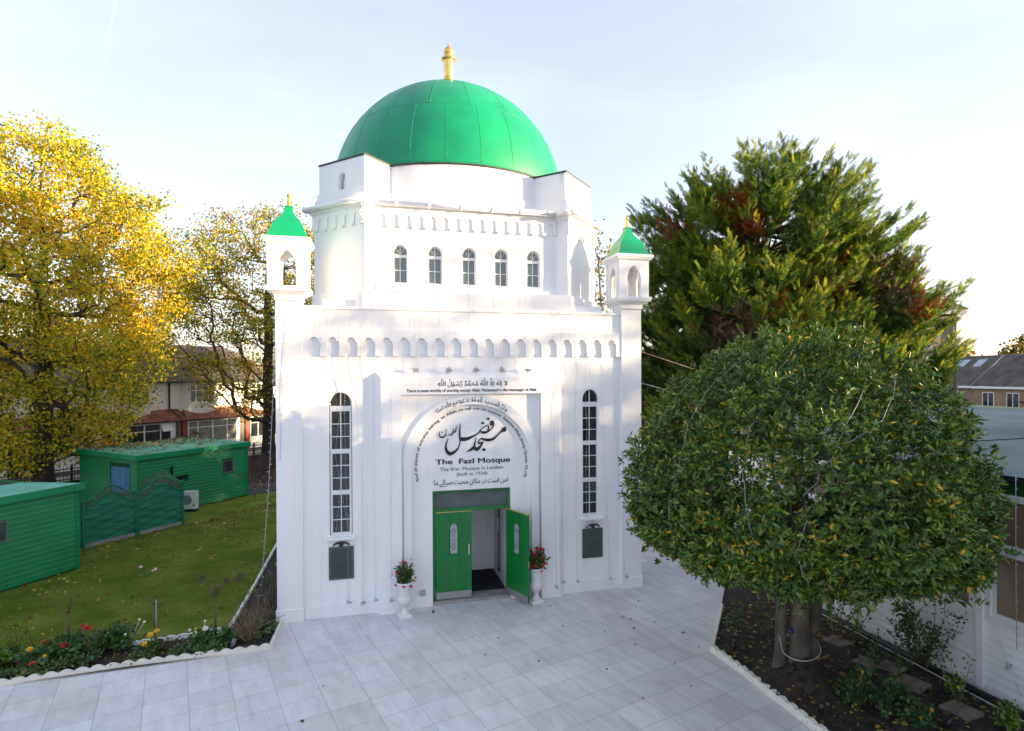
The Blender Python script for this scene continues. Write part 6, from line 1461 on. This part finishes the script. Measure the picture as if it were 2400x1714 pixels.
def clump_plant(name, x, y, z, h, rad, nl, ls, m, label, cat='plant', stem=STEMG, flowers=(), nst=9, aspect=.6, group=None, tall=1.0, seed=0, upb=.5):
    t = empty(name, (x, y, z), label, cat, group)
    n = nst; a = RNG.random(n) * 2 * pi; rr = rad * np.sqrt(RNG.random(n)); tips = np.stack([x + rr * np.cos(a), y + rr * np.sin(a), z + h * RNG.uniform(.6, 1.0, n) * (1 - .35 * (rr / rad) ** 2)], 1)
    b = MB()
    for p in tips: b.tube([(x + (p[0] - x) * .15, y + (p[1] - y) * .15, z - .02), (x + (p[0] - x) * .6, y + (p[1] - y) * .6, z + (p[2] - z) * .55), tuple(p)], [.008, .006, .003], 4)
    b.build('stems', stem, t)
    i = RNG.integers(0, n, nl); f = RNG.uniform(.25, 1.0, (nl, 1)) ** .8
    base = np.array([x, y, z]); P = base * (1 - f) + tips[i] * f + RNG.normal(size=(nl, 3)) * np.array([rad * .22, rad * .22, h * .08]); P[:, 2] = np.maximum(P[:, 2], z + .02)
    out = P - (base + np.array([0, 0, h * .3])); A = unit(unit(out) * .8 + RNG.normal(size=(nl, 3)) * .5 + np.array([0, 0, .1])); N = unit(RNG.normal(size=(nl, 3)) * .5 + np.array([0, 0, 1]) + unit(out) * .3)
    L = ls * RNG.uniform(.6, 1.25, nl); leaf_cloud('foliage', P, A, N, L, L * aspect, m, t, fold=.15, tip=.15)
    for k, (fx, fy, fz, fr, fm) in enumerate(flowers):
        b = MB(); bloom(b, (x + fx, y + fy, z + fz), fr, 13, (.0 + fx, -.55 + fy, 1.0), 4, k); b.tube([(x + fx * .5, y + fy * .5, z + fz * .4), (x + fx, y + fy, z + fz - .005)], .004, 4)
        b.build('flower', fm, t, fix=False)
    return t
# plants in the urns
clump_plant('urn_plant', UL[0], UL[1], UL[2], .52, .17, 420, .095, DAHL, 'leafy plant with small crimson flowers in the left urn', 'potted plant', aspect=.35, nst=16, flowers=[(-.02, -.05, .50, .045, CRIM), (-.16, -.08, .28, .045, CRIM), (.15, -.05, .44, .035, CRIM), (.02, -.10, .36, .035, CRIM), (-.20, -.10, .02, .035, ORNG), (-.03, -.18, .0, .045, MAG), (.13, -.15, -.02, .045, MAG), (.21, -.05, .06, .035, ORNG), (.24, -.04, .12, .03, CRIM), (.04, .0, .47, .03, CRIM)])
clump_plant('urn_plant', UR[0], UR[1], UR[2], .46, .20, 380, .085, DAHL, 'bushier plant with large red blooms in the right urn', 'potted plant', aspect=.5, nst=14, flowers=[(-.15, -.04, .47, .06, CRIM), (.02, -.06, .50, .075, CRIM), (-.07, -.12, .38, .075, CRIM), (.16, -.02, .46, .06, CRIM), (.07, -.12, .28, .055, CRIM), (.20, -.02, .34, .035, MAG), (-.05, -.15, .13, .06, ORNG), (.14, -.13, .13, .05, ORNG), (.22, -.10, .15, .05, ORNG), (.08, -.18, .02, .045, MAG), (.19, -.14, .05, .04, MAG), (-.16, -.14, .06, .04, MAG)])
# flower bed on the left
Z0 = .02
D1 = [(.02, .0, .33, .075, RED)]
clump_plant('dahlia_plant', -7.95, -.62, Z0, .42, .36, 330, .12, DAHL, 'bushy dahlia with big red flowers beside the first rose stem', flowers=[(-.36, -.02, .32, .085, RED), (.22, .28, .40, .08, RED), (.12, .34, .44, .05, RED), (.02, -.16, .30, .065, RED)])
clump_plant('dahlia_plant', -8.35, -.95, Z0, .34, .28, 230, .10, DAHL, 'low dahlia with round yellow flowers near the left edge', flowers=[(-.05, .02, .34, .07, YEL), (.22, -.06, .22, .045, YEL), (.05, -.18, .15, .035, ORNG), (.12, -.2, .19, .03, ORNG)])
clump_plant('dahlia_plant', -6.45, -.86, Z0, .28, .20, 170, .085, DAHL, 'small dahlia with pale yellow flowers in the middle of the bed', flowers=[(-.02, .04, .34, .07, YEL), (.07, .10, .38, .06, YEL), (-.09, -.06, .22, .06, YEL)])
clump_plant('dahlia_plant', -5.62, -.74, Z0, .32, .26, 220, .10, DAHL, 'dahlia with white flowers near the mosque end of the bed', flowers=[(.10, -.02, .33, .065, WHT), (.08, .04, .46, .03, WHT), (-.20, .06, .30, .035, WHT), (-.08, .0, .34, .025, YEL)])
clump_plant('leafy_plant', -7.02, -.42, Z0, .52, .34, 330, .115, DAHL, 'taller leafy plant with small white buds behind the yellow dahlia', flowers=[(.22, .02, .50, .03, WHT), (.32, -.02, .46, .03, WHT), (.05, -.2, .32, .03, WHT), (-.28, -.1, .34, .03, WHT)])
clump_plant('leafy_plant', -7.5, -.50, Z0, .40, .30, 250, .10, DAHL, 'dark leafy plant between the red dahlia and the taller plant')
clump_plant('bright_plant', -8.98, -.85, Z0, .32, .26, 150, .13, BRIG, 'bright green broad leaved plant at the left edge of the photo', aspect=.7)
clump_plant('leafy_plant', -8.95, -.50, Z0, .30, .26, 120, .10, DAHL, 'dark leaves behind the bright green plant')
low = [(-8.42, -1.22, 'low grey green geranium by the edging under the yellow dahlia'), (-7.85, -1.08, 'low geranium by the edging below the red dahlia'), (-7.5, -1.0, 'low geranium at the right foot of the red dahlia'), (-8.1, -1.18, 'low geranium between the yellow dahlia and the edging'), (-5.92, -1.02, 'low geranium by the edging left of the white dahlia'), (-5.25, -1.06, 'low bright geranium in front of the dark trunked rose'), (-5.55, -1.1, 'small geranium at the foot of the white dahlia'), (-6.55, -1.1, 'flat geranium in front of the pale yellow dahlia'), (-8.75, -1.3, 'small geranium at the far left end of the edging')]
for x, y, lab in low: clump_plant('geranium', x, y, Z0, .17, .23, 170, .055, GERA, lab, aspect=.9, nst=14, group='low geraniums along the edging')
clump_plant('withered_plant', -6.95, -1.13, Z0, .15, .16, 120, .05, BROWNL, 'brownish withered plant by the edging', aspect=.8)
clump_plant('withered_plant', -6.15, -.82, Z0, .22, .22, 140, .06, BROWNL, 'dark withered plant between the yellow and white dahlias', aspect=.6, stem=TWIG)
clump_plant('leafy_plant', -5.1, -.62, Z0, .26, .22, 130, .11, DAHL, 'small leafy plant left of the dead shrub', aspect=.7)
clump_plant('leafy_plant', -4.58, -.48, Z0, .24, .22, 120, .12, DAHL, 'leafy plant in the corner of the bed against the mosque', aspect=.7)

def bare_stems(name, x, y, z, segs, label, m=TWIG, cat='plant', leaves_=(), lm=PALEL, flowers=(), group=None, stake=None):
    """segs: list of polylines [(dx,dy,dz)...] with base radius"""
    t = empty(name, (x, y, z), label, cat, group); b = MB()
    for P, r0 in segs:
        k = len(P); b.tube([(x + p[0], y + p[1], z + p[2]) for p in P], [r0 * (1 - .65 * i / max(1, k - 1)) for i in range(k)], 6)
    b.build('stem', m, t)
    if leaves_:
        C = np.array([(x + p[0], y + p[1], z + p[2]) for p in leaves_ for _ in range(5)]) + RNG.normal(size=(5 * len(leaves_), 3)) * .035
        n = len(C); L = RNG.uniform(.04, .075, n); leaf_cloud('leaves', C, unit(rand_dirs(n) + np.array([0, 0, -.2])), unit(rand_dirs(n) + np.array([0, -.3, .8])), L, L * .65, lm, t)
    for k, (fx, fy, fz, fr, fm) in enumerate(flowers):
        b = MB(); bloom(b, (x + fx, y + fy, z + fz), fr, 9, (0, -.5, 1), 3, k); b.build('flower', fm, t, fix=False)
    if stake: b = MB(); b.tube([(x + stake[0], y + stake[1], z), (x + stake[0], y + stake[1], z + stake[2])], .016, 6); b.build('stake', mat('grey_stake', (.28, .25, .24), .8), t)
    return t
def twig(p, d, L, n=5, wob=.15, rnd=random.Random(5)):
    P = [Vector(p)]; d = Vector(d).normalized()
    for k in range(n): d = (d + Vector((rnd.uniform(-wob, wob), rnd.uniform(-wob, wob), rnd.uniform(-wob * .6, wob)))).normalized(); P.append(P[-1] + d * L / n)
    return [tuple(q) for q in P]
bare_stems('standard_rose', -8.13, -.14, Z0, [([(0, 0, 0), (0, 0, .35), (.01, 0, .68)], .035), ([(.0, 0, .66), (.03, 0, .85), (.06, 0, 1.0)], .028), (twig((0, 0, .68), (-1, 0, .35), .34), .013), (twig((0, 0, .75), (.9, -.2, 1), .75, 6), .008), (twig((-.3, 0, .8), (-.2, 0, 1), .5), .005), (twig((.03, 0, 1.0), (-.3, 0, 1), .5), .005)], 'bare pruned standard rose with yellowing sprigs, leftmost of the three', leaves_=[(-.12, 0, 1.38), (.0, .02, 1.30), (.5, -.1, 1.40), (.6, -.1, 1.34), (-.46, 0, 1.12), (-.05, 0, 1.15)], group='standard roses in the left bed')
bare_stems('standard_rose', -6.54, -.36, Z0, [([(0, 0, 0), (0, 0, .4), (0, 0, .78)], .022), (twig((0, 0, .75), (-.8, 0, .8), .38), .016), (twig((0, 0, .75), (.35, 0, 1), .38), .022), (twig((-.25, 0, .98), (.1, 0, 1), .5), .005), (twig((.15, 0, 1.1), (-.6, 0, 1), .42), .005)], 'grey staked standard rose with pale pink blooms, middle of the three', flowers=[(-.24, 0, 1.53, .038, PINK), (.02, 0, 1.46, .034, PINK), (-.03, 0, 1.44, .03, PINK)], stake=(.035, -.03, .86), group='standard roses in the left bed', leaves_=[(-.2, 0, 1.38)], lm=ROSEL)
def knobby(x, y, z, segs, knobs, label, name='standard_rose', m=TWIG, group='standard roses in the left bed', nk=26, kr=.10):
    S = list(segs); rnd = random.Random(int(abs(x) * 100))
    for c in knobs:
        for k in range(nk): S.append((twig(tuple(np.array(c) + np.array([rnd.gauss(0, .025), rnd.gauss(0, .025), rnd.gauss(0, .025)])), (rnd.uniform(-1, 1), rnd.uniform(-1, 1), rnd.uniform(-.3, 1)), kr * rnd.uniform(.6, 1.5), 3, .5, rnd), .005))
    return bare_stems(name, x, y, z, S, label, m, group=group)
knobby(-5.41, -.46, Z0, [([(0, 0, 0), (.0, 0, .45), (-.02, 0, .85)], .033), (twig((-.02, 0, .82), (-.8, 0, 1.1), .42), .018), (twig((-.02, 0, .85), (.05, 0, 1), .35), .02), (twig((0, 0, .85), (.75, 0, .9), .62), .018), (twig((.3, 0, 1.1), (.5, 0, .9), .35), .012)], [(-.28, 0, 1.18), (-.24, 0, 1.25), (0, 0, .9), (.06, 0, 1.0), (.22, 0, 1.12), (.50, 0, 1.22), (.44, 0, 1.14)], 'dark knobbly bare standard rose, nearest the mosque of the three')
rnd_ = random.Random(3); S = []
for k in range(55):
    a = rnd_.uniform(0, 2 * pi); S.append((twig((.05 * cos(a), .05 * sin(a), .05), (rnd_.gauss(0, .55), rnd_.gauss(0, .45), 1), rnd_.uniform(.25, .95), 6, .38, rnd_), rnd_.uniform(.006, .014)))
for P in [s[0] for s in S[:]]:
    for _ in range(3): S.append((twig(P[rnd_.randint(3, 6)], (rnd_.uniform(-1, 1), rnd_.uniform(-1, 1), rnd_.uniform(.1, 1)), rnd_.uniform(.12, .32), 4, .4, rnd_), .004))
for k in range(5): S.append((twig((.0, 0, 0), (rnd_.uniform(-.5, .5), rnd_.uniform(-.3, .3), 1), .45, 4, .1, rnd_), .04))
bare_stems('dead_shrub', -4.72, -.88, Z0, S, 'brown bare dead shrub with many thin twigs in the corner of the bed', mat('dry_shrub_twig', (.17, .12, .07), .9, .35, 9), 'shrub')
for i, (x, y, h, n, lab) in enumerate(((-4.62, .15, 1.2, 7, 'bare rose canes against the mosque wall nearest the corner'), (-4.68, 1.0, 1.1, 7, 'bare rose canes with a yellow bud along the side wall'), (-4.7, 2.2, 1.0, 6, 'thin rose canes further back along the side wall'), (-5.0, .1, 1.35, 4, 'few tall rose canes with yellow leaves by the white edging'))):
    rr = random.Random(i + 9); S = [(twig((rr.uniform(-.12, .12), rr.uniform(-.2, .2), 0), (rr.uniform(-.35, .35), rr.uniform(-.35, .35), 1), h * rr.uniform(.6, 1.1), 6, .12, rr), .008) for _ in range(n)]
    tips = [s[0][-1] for s in S]
    bare_stems('rose_canes', x, y, Z0, S, lab, mat('green_brown_cane', (.11, .10, .05), .8, .3, 6), leaves_=tips[:3], lm=PALEL if i in (1, 3) else ROSEL, flowers=[(*tips[0], .04, YEL)] if i == 1 else (), group='rose canes beside the mosque')
rr = random.Random(31)
for i, (x, y, lab) in enumerate(((-8.55, -.40, 'sparse wispy rose left of the first standard rose'), (-7.35, -.75, 'small grey bare rose stump in the middle of the bed'), (-9.05, -.1, 'drooping rose sprigs with yellow leaves at the left edge'))):
    S = [(twig((0, 0, 0), (rr.uniform(-.6, .6), rr.uniform(-.3, .3), 1), rr.uniform(.35, .75), 5, .2, rr), .007 if i != 1 else .014) for _ in range(7)]
    bare_stems('rose_bush', x, y, Z0, S, lab, leaves_=[s[0][-1] for s in S[:5]] + [s[0][-2] for s in S[:4]] if i != 1 else (), lm=PALEL, group='small roses in the left bed')
b = MB(); b.tube([(-4.97, -1.02, 0), (-4.97, -1.02, .05)], .015, 6); b.tube([(-4.98, -1.04, .05), (-4.93, -1.0, .19)], .045, 10); tag(b.build('garden_light', mat('grey_spot', (.16, .17, .19), .5), None, (-4.97, -1.02, 0)), 'grey spotlight in the left bed close to the edging', 'garden light')

# ------------------------------------------------------------------ right bed: roses, climber, stones, lights
for i, (c, ang, s, lab) in enumerate((((6.64, -3.79), .1, .40, 'worn brown stepping stone farthest along the tree bed'), ((6.50, -4.62), .2, .36, 'worn brown stepping stone just past the tree trunk'), ((6.76, -4.88), .3, .36, 'worn brown stepping stone touching the second one'), ((6.62, -5.42), .25, .40, 'worn brown stepping stone half under leaves'), ((6.62, -6.24), .15, .42, 'worn brown stepping stone nearest the camera'))):
    b = MB((*c, 0), ang); z = soil_h(*c) ; b.prism([(-s / 2, -s / 2), (s / 2, -s / 2), (s / 2, s / 2), (-s / 2, s / 2)], z - .03, z + .035); tag(b.build('stepping_stone', SLABM, None, (*c, z), bevel=.008), lab, 'stepping stone', 'stepping stones in the tree bed')
for i, (x, y, tl, lab) in enumerate(((4.36, -3.70, .0, 'small black spotlight at the far edge of the tree bed'), (6.60, -4.75, .12, 'small black spotlight tilted over the stepping stones'), (4.42, -5.80, .03, 'small black spotlight near the trunk mound'), (5.98, -6.56, .08, 'small black spotlight at the bottom edge of the photo'))):
    z = soil_h(x, y); b = MB(); b.tube([(x, y, z - .02), (x, y, z + .06)], .012, 6); b.tube([(x - tl * .5, y, z + .05), (x + tl, y + .02, z + .20)], .040, 10); b.tube([(x + tl, y + .02, z + .2), (x + tl + .002, y + .02, z + .203)], .036, 10); tag(b.build('garden_light', LAMPB, None, (x, y, z)), lab, 'garden light', 'black spotlights in the tree bed')
RB = [(5.05, -5.78, .75, .20, 300, 'tall leafy rose in front of the trunk mound'), (5.38, -6.05, .68, .20, 300, 'second leafy rose at the bottom of the photo'), (5.62, -6.45, .42, .22, 160, 'low rose with yellow buds at the bottom edge'), (6.82, -6.72, .45, .22, 150, 'pale leaved bush in the bottom right corner'), (5.9, -6.0, .34, .2, 130, 'low leafy rose beside the black spotlight'), (6.95, -5.9, .34, .16, 60, 'thin rose with withered heads near the nearest stepping stone')]
for i, (x, y, h, rad, nl, lab) in enumerate(RB): clump_plant('rose_bush', x, y, soil_h(x, y), h, rad, nl, .075, ROSEL if i != 3 else BRIG, lab, 'rose', aspect=.68, nst=8, group='roses in the tree bed', flowers=[(.05, -.1, h * .8, .03, YEL), (-.1, -.05, h * .5, .03, YEL)] if i in (0, 2) else ())
for i, (x, y, h, lab) in enumerate(((6.15, -5.0, .8, 'wispy thin rose between trunk and stepping stones'), (6.75, -6.1, .9, 'thin rose with one yellow leaf cluster by the pipe'), (5.35, -3.2, .6, 'thin rose in the shade behind the trunk'), (6.5, -5.3, .9, 'tall single rose cane over the middle stepping stone'), (4.75, -3.1, .7, 'thin plant at the far edge of the tree bed'))):
    rr = random.Random(i + 50); z = soil_h(x, y); S = [(twig((0, 0, 0), (rr.uniform(-.4, .4), rr.uniform(-.4, .4), 1), h * rr.uniform(.5, 1.1), 6, .16, rr), .006) for _ in range(4)]
    bare_stems('rose_canes', x, y, z, S, lab, STEMG, leaves_=[q for s in S for q in s[0][3:]], lm=ROSEL if i != 1 else PALEL, group='thin roses in the tree bed')
# climber on the annex wall
x, y = 7.30, -5.0; S = []; rr = random.Random(4); lv = []
for k in range(15):
    P = twig((rr.uniform(-.1, .1), rr.uniform(-.15, .15), 0), (rr.uniform(-.25, .1), rr.uniform(-.75, .75), 1.2), rr.uniform(.8, 1.9), 8, .22, rr); S.append((P, .011)); lv += P[2:]
    for _ in range(2):
        Q = twig(P[rr.randint(3, 8)], (rr.uniform(-.6, .1), rr.uniform(-1, 1), rr.uniform(-.3, .6)), rr.uniform(.2, .5), 4, .3, rr); S.append((Q, .005)); lv += Q[1:]
bare_stems('climbing_rose', x, y, soil_h(x, y), S, 'straggling climber growing up the white annex wall', TWIG, 'climber', leaves_=lv, lm=leafmat('climber_leaves', [(0, (.025, .065, .018)), (.7, (.05, .10, .022)), (1, (.14, .17, .03))], .2, .5))
x, y = 6.9, -3.6; S = []; lv = []
for k in range(10):
    P = twig((rr.uniform(-.2, .2), rr.uniform(-.3, .3), 0), (rr.uniform(-.4, .3), rr.uniform(-.6, .6), 1.2), rr.uniform(.7, 1.6), 8, .22, rr); S.append((P, .010)); lv += P[2:]
bare_stems('climbing_rose', x, y, soil_h(x, y), S, 'dense climber behind the round tree stems', TWIG, 'climber', leaves_=lv, lm=BAYM)
# hydrangea like bush with pink flowers across the street
p = st(-1.6, 5.0); clump_plant('flowering_bush', p[0], p[1], .6, 1.5, .9, 420, .16, DAHL, 'pink flowering bush in front of the patterned curtain house', 'bush', nst=14, flowers=[(rr.uniform(-.8, .8), rr.uniform(-.8, .2), rr.uniform(.9, 1.5), .075, MAG) for _ in range(9)])

# ------------------------------------------------------------------ fallen leaves, grass (uncountable)
def litter(name, fn, n, size, m, z=.01):
    P = []
    while len(P) < n:
        p = fn()
        if p is not None: P.append(p)
    P = np.array(P); P[:, 2] += RNG.uniform(.004, .022, n); A = unit(RNG.normal(size=(n, 3)) * np.array([1, 1, .12])); N = unit(np.array([0, 0, 1.]) + RNG.normal(size=(n, 3)) * .35)
    L = size * RNG.uniform(.55, 1.3, n); o = leaf_cloud(name, P, A, N, L, L * RNG.uniform(.45, .8, n), m, fold=.2); tag(o, kind='stuff'); return o
U = lambda a, b_: RNG.uniform(a, b_)
def in_hut1(x, y): dx, dy = x - c1[0], y - c1[1]; u = dx * cos(a1) + dy * sin(a1); v = -dx * sin(a1) + dy * cos(a1); return -.1 < u < L1h + .1 and v > -.06
def fence_side(x, y): dx, dy = x - f0[0], y - f0[1]; return -dx * sin(fa) + dy * cos(fa)
def lawn_pt():
    x, y = U(-12.5, -5.25), U(-.3, 16)
    if in_hut1(x, y) or fence_side(x, y) > -.06: return None
    d = -fence_side(x, y)
    if RNG.random() > .10 + .9 * math.exp(-d / .8) + .28 * (y > 8): return None
    return (x, y, 0)
litter('fallen_leaves', lawn_pt, 850, .105, FALL)
def roof_pt():
    u, v = U(0, 4.8), U(-.1, 3.8)
    if RNG.random() > .12 + (v / 3.8) ** 2: return None
    return (cc2[0] + u * cos(a2) - v * sin(a2), cc2[1] + u * sin(a2) + v * cos(a2), 2.41 + (v / 3.8) * .06 + .005)
litter('roof_leaves', roof_pt, 750, .12, FALL)
def roof1_pt():
    u, v = U(3, 8.0), U(-.1, 4.2); return (c1[0] + u * cos(a1) - v * sin(a1), c1[1] + u * sin(a1) + v * cos(a1), 2.38 - (v / 4.2) * .18)
litter('roof_leaves', roof1_pt, 45, .10, FALL)
def path_pt():
    x, y = U(-10, -4.7), U(13, 24)
    dx, dy = x - cc2[0], y - cc2[1]; u = dx * cos(a2) + dy * sin(a2); v = -dx * sin(a2) + dy * cos(a2)
    if u < 4.95 and v > -.05: return None
    if y < 16 and RNG.random() > .3: return None
    return (x, y, .012)
litter('path_leaves', path_pt, 1500, .12, FALL)
def bed_pt():
    y = U(-8, -1.5); x = U(4.12, 7.3)
    if y > -3.46 and x < 4.1 + (y + 3.46) * .78: return None
    if (x - 5) ** 2 + (y + 4.45) ** 2 < .2: return None
    return (x, y, soil_h(x, y) + .004)
litter('bed_leaves', bed_pt, 950, .085, FALLB)
def bed_left():
    return (U(-9, -4.4), U(-1.18, -.45), .02)
litter('bed_leaves', bed_left, 120, .06, FALL)
def patio_pt():
    x, y = U(-4, 4.0), U(-6.5, -.6)
    if x < 1.5 and RNG.random() > .25: return None
    return (x, y, 0)
litter('patio_leaves', patio_pt, 30, .07, FALLB)
def blades(n):
    xy = []
    while len(xy) < n:
        x = RNG.uniform(-12.6, -5.22, 4000); y = RNG.uniform(-.40, 16.0, 4000)
        dx, dy = x - c1[0], y - c1[1]; u = dx * cos(a1) + dy * sin(a1); v = -dx * sin(a1) + dy * cos(a1); ok = ~((v > -.03) & (u < L1h + .05))
        fs = -(x - f0[0]) * sin(fa) + (y - f0[1]) * cos(fa); ok &= fs < -.03
        ok &= RNG.random(4000) < np.clip(1.25 - y * .055, .35, 1); ok &= y > -.40 + .0 * x
        xy += list(zip(x[ok], y[ok]))
    return np.array(xy[:n])
xy = blades(95000); n = len(xy); P = np.concatenate([xy, np.zeros((n, 1)) - .004], 1)
A = unit(RNG.normal(size=(n, 3)) * np.array([.55, .55, .1]) + np.array([0, 0, .8])); o = leaf_cloud('grass_blades', P, A, rand_dirs(n), RNG.uniform(.018, .040, n), .008, GRASS, shape='kite'); tag(o, kind='stuff')

# ------------------------------------------------------------------ unseen tree belt, added and thinned in bands to shade courtyard and dapple facade
WR = np.random.default_rng(3)
n = 13400; s_ = WR.uniform(-44, 42, n); depth = WR.normal(0, 2.2, n)
zz = WR.uniform(.3, 14.2, n)
bumpy = .7 * np.sin(s_ * .43) + .7 * np.sin(s_ * .17 + 1) + .4 * np.sin(s_ * 1.1)
cover = np.interp(zz - bumpy * np.interp(zz, [9, 11], [.2, .6]), [0, 9.0, 9.5, 10.1, 10.7, 11.3, 11.9, 12.5, 13.3, 14.0], [1.6, 1.6, .50, .50, .78, .52, .72, .50, .20, 0]) * (1 + .45 * np.sin(s_ * 1.7 + zz * 1.3) * np.sin(s_ * .9 - zz * 2.1))
cover *= np.where(s_ > 11, np.interp(zz, [6.5, 8.5], [1.0, .12]), 1.0)
ok = WR.random(n) < cover / 1.27; s_, depth, zz = s_[ok], depth[ok], zz[ok]; n = len(zz)
dirx, diry = sdir.x / cos(SUN_EL), sdir.y / cos(SUN_EL)
cx0, cy0 = dirx * 46, diry * 46
C = np.stack([cx0 + dirx * depth - diry * s_, cy0 + diry * depth + dirx * s_, zz], 1)
m = 7; C = np.repeat(C, m, 0) + WR.normal(size=(n * m, 3)) * .40; k = len(C); L = WR.uniform(.25, .5, k) * np.where(C[:, 2] < 9, 1.35, 1)
o = leaf_cloud('shade_belt', C, unit(WR.normal(size=(k, 3))), unit(WR.normal(size=(k, 3))), L, L * .8, FARM, shape='kite'); tag(o, kind='stuff')
